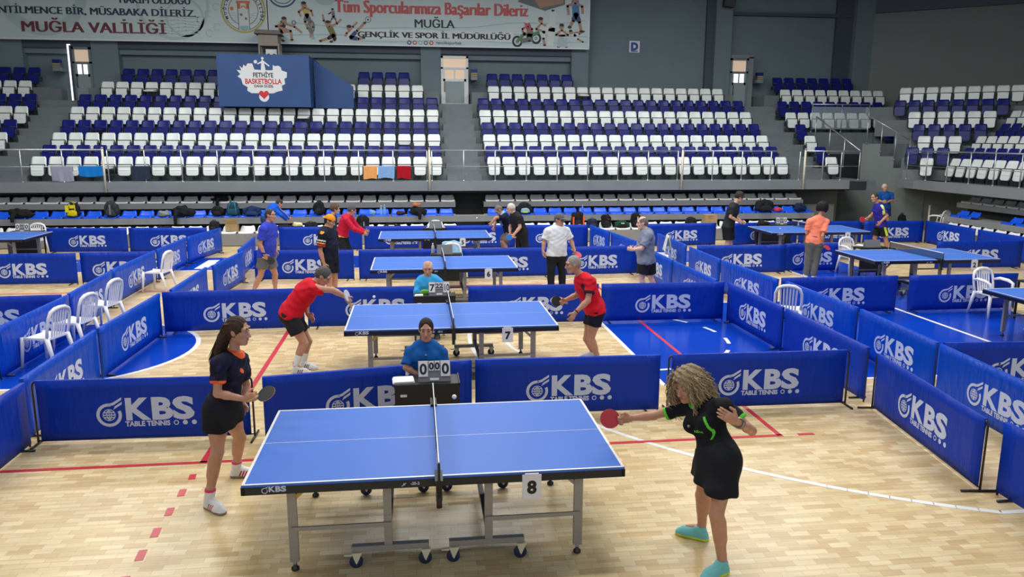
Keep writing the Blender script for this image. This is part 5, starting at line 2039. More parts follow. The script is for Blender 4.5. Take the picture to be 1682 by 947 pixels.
# joints of every figure, in metres in the hall
JOINTS = {
    'p1': ((0.93, -0.25, -0.12), dict(head=(-1.640, 0.620, 1.530), neck=(-1.688, 0.650, 1.342), shR=(-1.776, 0.460, 1.293), elR=(-1.787, 0.400, 1.054), wrR=(-1.567, 0.380, 1.005), haR=(-1.468, 0.360, 1.034), shL=(-1.683, 0.850, 1.208), elL=(-1.673, 0.930, 0.957), wrL=(-1.696, 0.850, 0.825), haL=(-1.697, 0.830, 0.746), pelvis=(-1.822, 0.650, 0.822), hipR=(-1.830, 0.540, 0.840), hipL=(-1.802, 0.770, 0.767), knR=(-1.835, 0.450, 0.521), anR=(-1.938, 0.470, 0.101), knL=(-1.762, 0.950, 0.448), anL=(-1.848, 1.100, 0.101), toR=(-1.811, 0.361, 0.030), toL=(-1.713, 1.094, 0.030))),
    'p2': ((-0.88, -0.42, -0.3), dict(head=(1.898, -0.580, 1.307), neck=(1.987, -0.640, 1.189), shR=(1.892, -0.460, 1.095), elR=(1.702, -0.380, 1.004), wrR=(1.538, -0.320, 0.969), haR=(1.445, -0.300, 0.950), shL=(2.071, -0.860, 1.231), elL=(2.226, -1.000, 1.096), wrL=(2.036, -1.160, 1.234), haL=(1.910, -1.180, 1.308), pelvis=(2.064, -0.820, 0.828), hipR=(2.054, -0.700, 0.748), hipL=(2.075, -0.940, 0.851), knR=(2.047, -0.600, 0.422), anR=(2.088, -0.520, 0.126), knL=(1.990, -1.020, 0.482), anL=(2.060, -1.020, 0.082), toR=(1.901, -0.388, 0.030), toL=(1.856, -1.111, 0.030))),
    'p3': ((0.78, -0.1, -0.6), dict(head=(-1.371, 4.420, 1.325), neck=(-1.515, 4.450, 1.231), shR=(-1.447, 4.270, 1.181), elR=(-1.241, 4.250, 1.165), wrR=(-1.074, 4.290, 1.062), haR=(-1.022, 4.300, 0.984), shL=(-1.548, 4.620, 1.132), elL=(-1.658, 4.690, 0.890), wrL=(-1.629, 4.610, 0.770), haL=(-1.579, 4.590, 0.722), pelvis=(-1.837, 4.450, 0.820), hipR=(-1.836, 4.340, 0.812), hipL=(-1.832, 4.560, 0.770), knR=(-1.648, 4.340, 0.429), anR=(-1.780, 4.330, 0.148), knL=(-1.635, 4.590, 0.388), anL=(-1.714, 4.590, 0.112), toR=(-1.639, 4.308, 0.030), toL=(-1.520, 4.522, 0.030))),
    'p4': ((-1, -0.05, -0.15), dict(head=(2.033, 4.470, 1.418), neck=(2.164, 4.500, 1.255), shL=(2.253, 4.310, 1.193), elL=(2.206, 4.230, 0.952), wrL=(2.028, 4.220, 0.787), haL=(1.987, 4.220, 0.719), shR=(2.222, 4.680, 1.151), elR=(2.164, 4.760, 0.923), wrR=(1.987, 4.720, 0.863), haR=(1.922, 4.700, 0.833), pelvis=(2.368, 4.500, 0.768), hipL=(2.369, 4.390, 0.758), hipR=(2.377, 4.610, 0.717), knL=(2.293, 4.400, 0.351), anL=(2.410, 4.420, 0.085), knR=(2.286, 4.600, 0.308), anR=(2.395, 4.620, 0.085), toR=(2.195, 4.650, 0.030), toL=(2.210, 4.390, 0.030))),
    'p5': ((-0.05, -1, -0.12), dict(head=(-0.041, 2.060, 1.139), neck=(-0.050, 2.080, 1.000), shR=(-0.208, 2.080, 0.877), shL=(0.117, 2.080, 0.867), elR=(-0.261, 2.000, 0.747), wrR=(-0.147, 1.960, 0.688), haR=(-0.077, 1.960, 0.652), elL=(0.152, 2.020, 0.720), wrL=(0.084, 1.960, 0.666), haL=(0.020, 1.960, 0.642), pelvis=(-0.050, 2.060, 0.545), hipR=(-0.140, 2.050, 0.535), hipL=(0.040, 2.050, 0.535), knR=(-0.160, 1.660, 0.550), knL=(0.060, 1.660, 0.550), anR=(-0.150, 1.700, 0.085), anL=(0.050, 1.700, 0.085), toR=(-0.150, 1.530, 0.030), toL=(0.050, 1.530, 0.030))),
    'p6': ((-0.08, -1, -0.15), dict(head=(0.049, 6.390, 1.070), neck=(0.047, 6.420, 0.925), shR=(-0.092, 6.420, 0.817), shL=(0.223, 6.420, 0.821), elR=(-0.134, 6.320, 0.707), wrR=(-0.067, 6.320, 0.625), haR=(-0.009, 6.320, 0.594), elL=(0.269, 6.370, 0.689), wrL=(0.187, 6.320, 0.610), haL=(0.128, 6.320, 0.581), pelvis=(0.060, 6.420, 0.545), hipR=(-0.030, 6.410, 0.535), hipL=(0.150, 6.410, 0.535), knR=(-0.060, 6.030, 0.550), knL=(0.180, 6.030, 0.550), anR=(-0.050, 6.070, 0.085), anL=(0.170, 6.070, 0.085), toR=(-0.050, 5.900, 0.030), toL=(0.170, 5.900, 0.030))),
    'p7': ((0.94, -0.32, -0.06), dict(head=(-2.977, 9.700, 1.639), neck=(-3.020, 9.700, 1.483), shR=(-3.094, 9.500, 1.374), elR=(-3.160, 9.460, 1.093), wrR=(-3.088, 9.450, 0.902), haR=(-3.048, 9.450, 0.805), shL=(-2.968, 9.900, 1.363), elL=(-2.954, 9.940, 1.088), wrL=(-2.945, 9.900, 0.908), haL=(-2.950, 9.900, 0.821), pelvis=(-3.103, 9.700, 0.841), hipR=(-3.133, 9.600, 0.807), hipL=(-3.065, 9.800, 0.788), knR=(-3.207, 9.580, 0.458), anR=(-3.389, 9.560, 0.085), knL=(-2.968, 9.820, 0.436), anL=(-2.991, 9.840, 0.085), toR=(-3.189, 9.530, 0.030), toL=(-2.791, 9.810, 0.030))),
    'p8': ((0.88, -0.3, -0.35), dict(head=(-1.776, 9.200, 1.560), neck=(-1.862, 9.200, 1.431), shR=(-1.901, 9.000, 1.326), elR=(-1.954, 8.960, 1.028), wrR=(-1.899, 8.980, 0.777), haR=(-1.869, 8.980, 0.670), shL=(-1.735, 9.380, 1.302), elL=(-1.690, 9.400, 1.010), wrL=(-1.707, 9.360, 0.774), haL=(-1.723, 9.360, 0.665), pelvis=(-1.815, 9.200, 0.872), hipR=(-1.852, 9.100, 0.840), hipL=(-1.770, 9.300, 0.808), knR=(-1.822, 9.100, 0.457), anR=(-1.837, 9.100, 0.085), knL=(-1.738, 9.300, 0.420), anL=(-1.740, 9.300, 0.085), toR=(-1.637, 9.050, 0.030), toL=(-1.540, 9.270, 0.030))),
    'p9': ((0.8, 0.25, -0.45), dict(head=(-1.678, 13.200, 1.407), neck=(-1.770, 13.200, 1.289), shR=(-1.802, 13.020, 1.189), elR=(-1.616, 12.950, 0.973), wrR=(-1.419, 13.000, 0.876), haR=(-1.320, 13.020, 0.828), shL=(-1.715, 13.380, 1.181), elL=(-1.561, 13.400, 0.951), wrL=(-1.394, 13.300, 0.870), haL=(-1.288, 13.260, 0.888), pelvis=(-1.964, 13.200, 0.768), hipR=(-1.986, 13.100, 0.736), hipL=(-1.917, 13.300, 0.710), knR=(-1.870, 13.100, 0.314), anR=(-1.979, 13.080, 0.085), knL=(-1.786, 13.320, 0.280), anL=(-1.885, 13.350, 0.085), toR=(-1.779, 13.080, 0.030), toL=(-1.685, 13.350, 0.030))),
    'p10': ((1, -0.1, -0.1), dict(head=(-2.171, 14.200, 1.351), neck=(-2.254, 14.200, 1.196), shR=(-2.332, 14.030, 1.089), elR=(-2.399, 14.000, 0.845), wrR=(-2.317, 14.000, 0.625), haR=(-2.275, 14.000, 0.531), shL=(-2.230, 14.370, 1.069), elL=(-2.212, 14.400, 0.812), wrL=(-2.189, 14.400, 0.605), haL=(-2.162, 14.400, 0.509), pelvis=(-2.349, 14.200, 0.726), hipR=(-2.386, 14.100, 0.692), hipL=(-2.301, 14.300, 0.666), knR=(-2.356, 14.100, 0.298), anR=(-2.380, 14.100, 0.085), knL=(-2.301, 14.300, 0.269), anL=(-2.309, 14.300, 0.085), toR=(-2.180, 14.100, 0.030), toL=(-2.109, 14.300, 0.030))),
    'p11': ((0.7, 0.3, -0.6), dict(head=(-4.009, 16.850, 1.285), neck=(-4.111, 16.830, 1.217), shR=(-4.151, 16.650, 1.147), elR=(-3.966, 16.700, 0.984), wrR=(-3.861, 16.950, 0.818), haR=(-3.829, 17.050, 0.755), shL=(-4.109, 17.000, 1.150), elL=(-3.937, 17.050, 0.986), wrL=(-3.831, 17.200, 0.828), haL=(-3.789, 17.250, 0.787), pelvis=(-4.366, 16.650, 0.906), hipR=(-4.383, 16.550, 0.864), hipL=(-4.336, 16.750, 0.861), knR=(-4.351, 16.550, 0.552), anR=(-4.410, 16.550, 0.085), knL=(-4.286, 16.750, 0.528), anL=(-4.328, 16.750, 0.085), toR=(-4.210, 16.600, 0.030), toL=(-4.128, 16.800, 0.030))),
    'p12': ((-1, -0.1, -0.25), dict(head=(2.204, 13.000, 1.441), neck=(2.296, 13.000, 1.320), shL=(2.394, 12.820, 1.216), elL=(2.403, 12.760, 0.997), wrL=(2.265, 12.740, 0.836), haL=(2.220, 12.740, 0.746), shR=(2.288, 13.180, 1.196), elR=(2.217, 13.220, 0.947), wrR=(2.206, 13.120, 0.821), haR=(2.216, 13.080, 0.734), pelvis=(2.482, 13.000, 0.832), hipL=(2.499, 12.900, 0.799), hipR=(2.449, 13.100, 0.775), knL=(2.578, 12.900, 0.385), anL=(2.639, 12.880, 0.085), knR=(2.421, 13.100, 0.359), anR=(2.487, 13.120, 0.085), toR=(2.287, 13.120, 0.030), toL=(2.439, 12.880, 0.030))),
    'p13': ((-0.65, -0.2, -0.7), dict(head=(1.986, 13.800, 1.325), neck=(2.097, 13.800, 1.214), shL=(2.095, 13.640, 1.136), elL=(1.896, 13.540, 1.163), wrL=(1.787, 13.540, 1.040), haL=(1.756, 13.540, 0.963), shR=(2.054, 13.980, 1.134), elR=(1.934, 14.060, 0.999), wrR=(1.882, 14.020, 0.860), haR=(1.880, 14.000, 0.783), pelvis=(2.288, 13.800, 0.786), hipL=(2.292, 13.700, 0.750), hipR=(2.253, 13.900, 0.727), knL=(2.119, 13.700, 0.515), anL=(2.212, 13.680, 0.085), knR=(2.093, 13.900, 0.489), anR=(2.160, 13.920, 0.085), toR=(1.960, 13.920, 0.030), toL=(2.012, 13.680, 0.030))),
    'p14': ((0.62, -0.75, -0.1), dict(head=(2.664, 8.900, 1.574), neck=(2.633, 8.920, 1.441), shR=(2.434, 8.880, 1.351), elR=(2.363, 8.880, 1.160), wrR=(2.331, 8.820, 0.988), haR=(2.341, 8.800, 0.882), shL=(2.817, 8.980, 1.347), elL=(2.919, 8.980, 1.152), wrL=(2.967, 8.900, 1.004), haL=(2.989, 8.880, 0.922), pelvis=(2.614, 8.900, 0.900), hipR=(2.523, 8.870, 0.869), hipL=(2.705, 8.930, 0.857), knR=(2.498, 8.840, 0.570), anR=(2.508, 8.860, 0.085), knL=(2.735, 8.930, 0.551), anL=(2.759, 8.950, 0.085), toR=(2.558, 8.670, 0.030), toL=(2.859, 8.780, 0.030))),
    'p15': ((-0.95, 0.15, -0.1), dict(head=(4.187, 8.400, 1.554), neck=(4.277, 8.400, 1.423), shL=(4.271, 8.210, 1.329), elL=(4.121, 8.160, 1.093), wrL=(3.955, 8.200, 1.066), haL=(3.870, 8.240, 1.085), shR=(4.301, 8.590, 1.318), elR=(4.209, 8.620, 1.063), wrR=(4.059, 8.520, 1.043), haR=(3.953, 8.450, 1.066), pelvis=(4.287, 8.400, 0.842), hipL=(4.218, 8.290, 0.813), hipR=(4.383, 8.510, 0.787), knL=(4.179, 8.280, 0.505), anL=(4.206, 8.280, 0.085), knR=(4.442, 8.540, 0.454), anR=(4.563, 8.560, 0.085), toR=(4.363, 8.580, 0.030), toL=(4.006, 8.280, 0.030))),
    'p16': ((0.86, -0.15, -0.42), dict(head=(8.416, 13.700, 1.641), neck=(8.292, 13.700, 1.464), shR=(8.139, 13.520, 1.352), elR=(8.102, 13.480, 1.131), wrR=(8.336, 13.500, 1.014), haR=(8.458, 13.500, 0.949), shL=(8.428, 13.880, 1.334), elL=(8.426, 13.920, 1.085), wrL=(8.535, 13.800, 0.981), haL=(8.602, 13.750, 0.937), pelvis=(8.142, 13.700, 0.865), hipR=(8.052, 13.600, 0.828), hipL=(8.238, 13.800, 0.803), knR=(8.106, 13.600, 0.502), anR=(8.130, 13.600, 0.085), knL=(8.275, 13.800, 0.474), anL=(8.316, 13.800, 0.085), toR=(8.330, 13.600, 0.030), toL=(8.516, 13.800, 0.030))),
    'p17': ((0.7, 0.6, -0.3), dict(head=(9.019, 10.530, 1.597), neck=(8.944, 10.500, 1.434), shL=(8.731, 10.520, 1.310), elL=(8.694, 10.550, 1.057), wrL=(8.846, 10.700, 0.882), haL=(8.958, 10.760, 0.817), shR=(9.082, 10.440, 1.315), elR=(8.955, 10.320, 1.013), wrR=(9.015, 10.400, 0.822), haR=(9.074, 10.440, 0.732), pelvis=(8.861, 10.500, 0.852), hipL=(8.792, 10.530, 0.807), hipR=(8.951, 10.470, 0.813), knL=(8.807, 10.560, 0.465), anL=(8.785, 10.600, 0.085), knR=(8.953, 10.500, 0.458), anR=(8.899, 10.480, 0.085), toR=(9.019, 10.640, 0.030), toL=(8.845, 10.790, 0.030))),
    'p18': ((-1, -0.2, -0.15), dict(head=(12.197, 13.600, 1.611), neck=(12.302, 13.600, 1.446), shL=(12.323, 13.420, 1.330), elL=(12.458, 13.380, 1.136), wrL=(12.261, 13.320, 0.980), haL=(12.186, 13.300, 0.901), shR=(12.392, 13.780, 1.315), elR=(12.282, 13.800, 1.113), wrR=(12.115, 13.720, 1.039), haR=(12.035, 13.700, 1.009), pelvis=(12.451, 13.600, 0.849), hipL=(12.445, 13.500, 0.811), hipR=(12.449, 13.700, 0.788), knL=(12.564, 13.500, 0.510), anL=(12.644, 13.500, 0.085), knR=(12.384, 13.720, 0.484), anR=(12.437, 13.740, 0.085), toR=(12.237, 13.740, 0.030), toL=(12.444, 13.480, 0.030))),
    'p19': ((-0.05, -1, -0.1), dict(head=(15.539, 18.400, 1.561), neck=(15.575, 18.430, 1.396), shR=(15.342, 18.400, 1.338), elR=(15.331, 18.350, 1.138), wrR=(15.367, 18.160, 1.112), haR=(15.457, 18.130, 1.114), shL=(15.804, 18.400, 1.336), elL=(15.815, 18.350, 1.135), wrL=(15.522, 18.160, 1.091), haL=(15.387, 18.120, 1.095), pelvis=(15.608, 18.400, 0.886), hipR=(15.524, 18.400, 0.845), hipL=(15.701, 18.400, 0.844), knR=(15.537, 18.370, 0.539), anR=(15.602, 18.400, 0.085), knL=(15.736, 18.370, 0.537), anL=(15.802, 18.400, 0.085), toR=(15.602, 18.210, 0.030), toL=(15.802, 18.210, 0.030))),
}
def near_cuff(c, J, sd, sl, wid=0.10):
    """Faces of a sleeve's last stretch."""
    sh, el = J['sh' + sd], J['el' + sd]
    a = el - sh
    t = ((c - sh) @ a) / (a @ a)
    r = np.linalg.norm(c - sh - np.outer(t, a), axis=1)
    return (t > sl - wid) & (r < 0.085) & (t < 1.2)


def trim_mi(collar=None, cuff=None, sleeve=0.72, wid=0.09, cr=0.094, more=None):
    def fn(c, K):
        m = np.zeros(len(c), int)
        if more is not None:
            m = more(c, K, m)
        if collar:
            q = K['N'] + K['fwd'] * 0.03 + K['spine'] * 0.03
            m = np.where((np.linalg.norm(c - q, axis=1) < cr), collar, m)
        if cuff:
            for sd in 'RL':
                m = np.where(near_cuff(c, K['J'], sd, sleeve, wid), cuff, m)
        return m
    return fn


def J_(k):
    return JOINTS[k][0], dict(JOINTS[k][1])


PEOPLE = {}


def put(k, label, **kw):
    fd, J = J_(k)
    PEOPLE[k] = person(k, label, fd, J, **kw)
    return PEOPLE[k]


ORANGE, NAVY, BLACK_C, RED_C = srgb(236, 100, 52), srgb(26, 26, 52), (0.010, 0.011, 0.015), srgb(206, 24, 44)
GREEN = srgb(96, 214, 66)

# --- the two women at the nearest table
def p1_more(c, K, m):
    n = np.sin(31 * c[:, 0] + 17 * c[:, 2]) * np.sin(27 * c[:, 2] - 13 * c[:, 1]) + .5 * np.sin(71 * c[:, 0] - 39 * c[:, 2])
    m = np.where(n > 0.75, 2, m)
    b = K['N'] + K['spine'] * -0.13 + K['fwd'] * 0.13 - K['lat'] * 0.06
    return np.where(np.linalg.norm(c - b, axis=1) < 0.024, 1, m)


put('p1', 'woman with long brown hair in a dark orange trimmed shirt and black skirt', skin='tan', size=0.97, h=0.0055, female=True,
    hair=('long', srgb(66, 50, 40)), shirt=dict(col=srgb(27, 26, 46), off=0.014, hem=-0.06, sleeve=0.66, mi=trim_mi(1, 1, 0.66, 0.10, 0.088, p1_more), cols=[ORANGE, srgb(40, 36, 78)]),
    legs=dict(kind='skirt', col=BLACK_C, len=0.35, off=0.016), shoes=dict(col=(0.75, 0.75, 0.75), sole=srgb(150, 130, 118), stripe=srgb(186, 30, 56), laces=(0.8, 0.8, 0.8)),
    socks=((0.78, 0.76, 0.78), 0.20, srgb(236, 60, 130)), hand=('grip', 'relax'))
J1 = {k: V(*v) for k, v in JOINTS['p1'][1].items()}
racket(J1['haR'] + V(0.085, -0.02, 0.025), J1['haR'] + V(-0.03, 0.0, -0.02), V(0.1, -0.5, 0.85), RUB_K, RUB_R, 'black faced racket held by the woman with long brown hair')


def p2_more(c, K, m):
    b = K['P'] + K['spine'] * K['tl'] * 0.45
    s = (c - b) @ K['lat']
    z = (c - b) @ K['spine']
    q = (s > 0.06) & (np.abs(s - 0.115 + 0.35 * (z - 0.02) ** 2 * 8) < 0.007) & (z > -0.05) & (z < 0.12)
    return np.where(q, 1, m)


put('p2', 'woman with curly blond hair in a black green trimmed shirt stretching forward', skin='tan', size=0.98, h=0.0055, female=True, build=0.95,
    hair=('curly', srgb(150, 132, 104)), shirt=dict(col=BLACK_C, off=0.014, hem=-0.10, sleeve=0.60, mi=trim_mi(1, 1, 0.60, 0.10, 0.085, p2_more), cols=[GREEN]),
    legs=dict(kind='skirt', col=(0.012, 0.013, 0.02), len=0.56, off=0.016), shoes=dict(col=srgb(120, 196, 200), sole=srgb(206, 226, 70), laces=srgb(40, 120, 120)),
    hand=('grip', 'chest'))
J2 = {k: V(*v) for k, v in JOINTS['p2'][1].items()}
racket(J2['haR'] + V(-0.075, 0.0, 0.012), J2['haR'] + V(0.05, -0.01, 0.0), V(-0.35, -0.9, 0.35), RUB_R, RUB_K, 'red faced racket held by the woman with curly blond hair')
# her wristwatch and pendant belong to her
K2 = PEOPLE['p2'][1]
_b = PEOPLE['p2'][0]
_wm = MB()
_wr = J2['wrL'] + (J2['elL'] - J2['wrL']) * 0.16 - K2['org']
_ax = nrm(J2['elL'] - J2['wrL'])
_s1 = nrm(np.cross(_ax, V(0, 0, 1)))
_s2 = np.cross(_ax, _s1)
_wm.tube([tuple(_wr + (_s1 * math.cos(a) + _s2 * math.sin(a)) * 0.034) for a in np.linspace(0, 2 * math.pi, 17)[:-1]], .008, 5, closed=True)
_wm.tube([tuple(_wr + _ax * .022 + (_s1 * math.cos(a) + _s2 * math.sin(a)) * 0.037) for a in np.linspace(0, 2 * math.pi, 17)[:-1]], .003, 5, closed=True)
_wm.build('wristwatch', mat('watch_steel', (0.3, 0.26, 0.18), 0.3, 0.8), _b)
_ch = K2['N'] + K2['spine'] * -0.15 + K2['fwd'] * 0.165 - K2['lat'] * 0.03 - K2['org']
MB().lathe([(0.001, -.003), (.011, -.003), (.011, .003), (.001, .003)], tuple(_ch), 10, 0, 'Y').build('pendant', M['steel'], _b)
_f = Flat().text('JOOLA', 0, 0, .026, .001, align='CENTER')
_ux = nrm(-K2['lat'] + K2['fwd'] * 0.1)
_vx = nrm(K2['spine'])
_f.build('chest_lettering', cmat(GREEN, .7, 0), tuple(K2['N'] + K2['spine'] * -0.20 + K2['fwd'] * 0.155 + K2['lat'] * 0.03 - K2['org']), tuple(_ux), tuple(_vx), _b, .012)

# --- the two men in red
put('p3', 'man in a red shirt and black shorts bending over the table end', skin='tan', h=0.007, hair=('short', srgb(84, 84, 82)), build=1.08,
    shirt=dict(col=RED_C, hem=-0.08, off=.019, sleeve=0.45, wrinkle=.004), legs=dict(kind='shorts', col=(0.018, 0.019, 0.024), len=0.62, off=0.02),
    shoes=dict(col=(0.72, 0.72, 0.72), sole=(0.7, 0.7, 0.7), stripe=(0.02, 0.02, 0.025)), socks=((0.78, 0.78, 0.78), 0.42), hand=('grip', 'relax'))
J3 = {k: V(*v) for k, v in JOINTS['p3'][1].items()}
racket(J3['haR'] + V(-0.035, -0.02, 0.095), J3['haR'] + V(0.01, 0.0, -0.045), V(0.95, -0.28, 0.2), RUB_W, RUB_W, 'pale racket seen edge on in the bending red man hand')


def p4_more(c, K, m):
    J = K['J']
    a, b = K['N'] + K['fwd'] * 0.05, J['shL'] + (J['elL'] - J['shL']) * .35 + K['fwd'] * 0.06
    ab = b - a
    t = np.clip(((c - a) @ ab) / (ab @ ab), 0, 1)
    return np.where(np.linalg.norm(c - a - np.outer(t, ab), axis=1) < 0.035, 1, m)


put('p4', 'grey haired man in a red shirt with dark shoulder stripe, holding a black racket low', skin='tan', h=0.007, hair=('crop', srgb(150, 146, 140)), build=1.06,
    shirt=dict(col=RED_C, hem=-0.09, sleeve=0.62, off=0.018, wrinkle=.004, mi=trim_mi(None, 1, 0.62, 0.12, more=p4_more), cols=[srgb(52, 26, 40)]),
    legs=dict(kind='shorts', col=srgb(22, 26, 48), len=0.50, off=0.018), shoes=dict(col=(0.7, 0.7, 0.7)), hand=('grip', 'relax'))
J4 = {k: V(*v) for k, v in JOINTS['p4'][1].items()}
racket(J4['haR'] + V(-0.075, -0.02, 0.02), J4['haR'] + V(0.045, 0.0, -0.005), V(-0.1, -0.95, 0.3), RUB_K, RUB_R, 'black faced racket held by the grey haired man in red')
_wm = MB()
K4 = PEOPLE['p4'][1]
_wr = J4['wrL'] + (J4['elL'] - J4['wrL']) * 0.10 - K4['org']
_ax = nrm(J4['elL'] - J4['wrL'])
_s1 = nrm(np.cross(_ax, V(0, 1, 0)))
_s2 = np.cross(_ax, _s1)
_wm.tube([tuple(_wr + (_s1 * math.cos(a) + _s2 * math.sin(a)) * 0.033) for a in np.linspace(0, 2 * math.pi, 15)[:-1]], .009, 5, closed=True)
_wm.build('wristwatch', M['black'], PEOPLE['p4'][0])

# --- the two umpires behind their desks
put('p5', 'woman umpire in a dark blue shirt seated behind the scoreboard of zeros', skin='tan', h=0.006, size=0.96, build=1.08, female=True, hair=('tied', srgb(44, 32, 28)),
    shirt=dict(col=srgb(14, 82, 158), hem=-0.04, sleeve=0.85), legs=dict(kind='trousers', col=(0.02, 0.022, 0.03), len=1.0), shoes=dict(col=(0.05, 0.05, 0.06)), hand=('relax', 'relax'))
K5 = PEOPLE['p5'][1]
_ch = K5['N'] + K5['spine'] * -0.115 + K5['fwd'] * 0.135 - K5['org']
MB().lathe([(0.001, -.003), (.010, -.003), (.010, .003), (.001, .003)], tuple(_ch), 8, 0, 'Y').build('pendant', M['steel'], PEOPLE['p5'][0])
put('p6', 'bald umpire with white moustache in a light blue shirt, seated', skin='tan', h=0.007, build=1.1, hair=('fringe', srgb(190, 186, 180)), stubble=srgb(200, 198, 192),
    shirt=dict(col=srgb(56, 158, 220), hem=-0.04, long=True), legs=dict(kind='trousers', col=(0.02, 0.022, 0.03), len=1.0), shoes=dict(col=(0.05, 0.05, 0.06)), hand=('relax', 'relax'))
K6 = PEOPLE['p6'][1]
_ch = K6['N'] + K6['spine'] * -0.10 + K6['fwd'] * 0.15 + K6['lat'] * 0.08 - K6['org']
MB().lathe([(0.001, -.004), (.026, -.004), (.026, .004), (.001, .004)], tuple(_ch), 10, 0, 'Y').build('shirt_badge', cmat(srgb(214, 40, 60), .7, 0), PEOPLE['p6'][0])
chair(-0.05, 2.03, 0, 'white plastic chair under the woman umpire in dark blue')
chair(0.06, 6.44, 0, 'white plastic chair under the bald umpire in light blue')

# --- the players and onlookers farther back
put('p7', 'man in a plain royal blue shirt and grey shorts walking along the barriers', skin='tan', hair=('crop', srgb(66, 62, 60)), build=1.12, belly=0.35,
    shirt=dict(col=srgb(52, 68, 190), hem=-0.04, sleeve=0.7, off=0.018), legs=dict(kind='shorts', col=srgb(104, 104, 108), len=0.62, off=0.02), shoes=dict(col=(0.6, 0.6, 0.6)), hand=('grip', 'relax'))
J7 = {k: V(*v) for k, v in JOINTS['p7'][1].items()}
racket(J7['haR'] + V(0.08, -0.0, -0.035), J7['haR'] + V(-0.04, 0.0, 0.02), V(0.2, -0.95, 0.1), RUB_K, RUB_K, 'black racket carried by the walking man in royal blue')
MB().tube([tuple(J7['wrR'] + (J7['elR'] - J7['wrR']) * 0.12 - PEOPLE['p7'][1]['org'] + V(.038 * math.cos(a), .038 * math.sin(a), 0)) for a in np.linspace(0, 2 * math.pi, 13)[:-1]], .016, 5, closed=True).build('wristband', cmat(srgb(30, 60, 170), .9), PEOPLE['p7'][0])


def p8_more(c, K, m):
    J = K['J']
    sh, el = J['shR'], J['elR']
    t = ((c - sh) @ (el - sh)) / ((el - sh) @ (el - sh))
    r = np.linalg.norm(c - sh - np.outer(t, el - sh), axis=1)
    on = (r < 0.085) & (c[:, 1] < sh[1] - 0.035)
    m = np.where(on & (t > .34) & (t < .42), 2, m)
    m = np.where(on & (t > .50) & (t < .58), 1, m)
    m = np.where(on & (t > .64) & (t < .74), 3, m)
    return np.where(on & (t > -.2) & (t < -.02) & (np.abs((c - sh) @ K['fwd'] - .03) < .035), 1, m)


put('p8', 'man in an orange cap and navy shirt standing behind the bending red man', skin='tan', hair=('crop', srgb(50, 44, 40)), build=1.15, belly=0.5, cap=(srgb(242, 150, 36), 'back'),
    shirt=dict(col=srgb(24, 28, 46), hem=-0.10, sleeve=0.8, off=0.02, mi=trim_mi(more=p8_more), cols=[srgb(240, 170, 60), (.7, .7, .7), srgb(190, 40, 60)]),
    legs=dict(kind='shorts', col=srgb(24, 26, 40), len=0.7, off=0.02), shoes=dict(col=(0.3, 0.3, 0.3)), hand=('relax', 'relax'))
put('p9', 'man in a crimson sweater over a yellow hem leaning forward with hands out', skin='tan', hair=('short', srgb(86, 84, 84)), build=1.08,
    shirt=dict(col=srgb(194, 30, 62), hem=0.02, long=True, off=0.02, mi=lambda c, K: ((c - K['P']) @ K['spine'] < 0.045 * K['tl'] + 0.01).astype(int), cols=[srgb(236, 206, 70)]),
    legs=dict(kind='shorts', col=(0.014, 0.015, 0.02), len=0.95, off=0.02), shoes=dict(col=(0.6, 0.6, 0.6)), hand=('relax', 'relax'))
put('p10', 'brown haired man in dark clothes half hidden behind the orange cap', skin='fair', hair=('mop', srgb(96, 74, 58)), shirt=dict(col=srgb(56, 62, 84), hem=-0.05, long=True),
    legs=dict(kind='trousers', col=(0.03, 0.03, 0.04), len=1.0), shoes=dict(col=(0.2, 0.2, 0.2)), hand=('relax', 'relax'))
put('p11', 'man in a bright blue sweater bent over the bench, back turned', skin='tan', hair=('crop', srgb(60, 54, 50)), build=1.1, face=False, shirt=dict(col=srgb(24, 92, 214), hem=-0.05, long=True, off=0.02),
    legs=dict(kind='trousers', col=(0.02, 0.05, 0.12), len=1.0), shoes=dict(col=(0.3, 0.3, 0.3)), hand=('relax', 'relax'))
put('p12', 'white haired man all in black holding a blue racket by the far table', skin='fair', hair=('short', srgb(206, 202, 196)), build=1.12, belly=0.4,
    shirt=dict(col=(0.013, 0.014, 0.018), hem=-0.06, sleeve=0.62, off=0.018), legs=dict(kind='trousers', col=(0.014, 0.015, 0.02), len=1.0), shoes=dict(col=(0.3, 0.3, 0.3)), hand=('relax', 'grip'))
J12 = {k: V(*v) for k, v in JOINTS['p12'][1].items()}
racket(J12['haL'] + V(-0.085, -0.02, 0.01), J12['haL'] + V(0.03, 0.0, 0.01), V(-0.1, -1, 0.1), RUB_B, RUB_B, 'bright blue racket held by the white haired man in black')
put('p13', 'stooping man in a navy shirt with a pale blue towel round his neck', skin='tan', hair=('crop', srgb(120, 110, 100)), build=1.05,
    shirt=dict(col=srgb(18, 24, 44), hem=-0.06, sleeve=0.7, off=0.018), legs=dict(kind='shorts', col=srgb(112, 100, 92), len=0.9, off=0.018), shoes=dict(col=(0.4, 0.4, 0.4)), hand=('grip', 'grip'))
put('p14', 'man in a white shirt, grey cap and black trousers holding a red racket', skin='tan', hair=('crop', srgb(90, 88, 86)), build=1.12, belly=0.35, cap=(srgb(92, 94, 98), 'front'),
    shirt=dict(col=(0.72, 0.74, 0.76), hem=-0.06, sleeve=0.8, off=0.018), legs=dict(kind='trousers', col=(0.013, 0.014, 0.018), len=1.0), shoes=dict(col=(0.05, 0.05, 0.05)), hand=('relax', 'grip'))
J14 = {k: V(*v) for k, v in JOINTS['p14'][1].items()}
racket(J14['haL'] + V(0.05, -0.03, -0.03), J14['haL'] + V(-0.03, 0.02, 0.04), V(0.2, -0.5, 0.85), RUB_R, RUB_K, 'red racket held low by the man in the white shirt')
K14 = PEOPLE['p14'][1]
_g = MB()
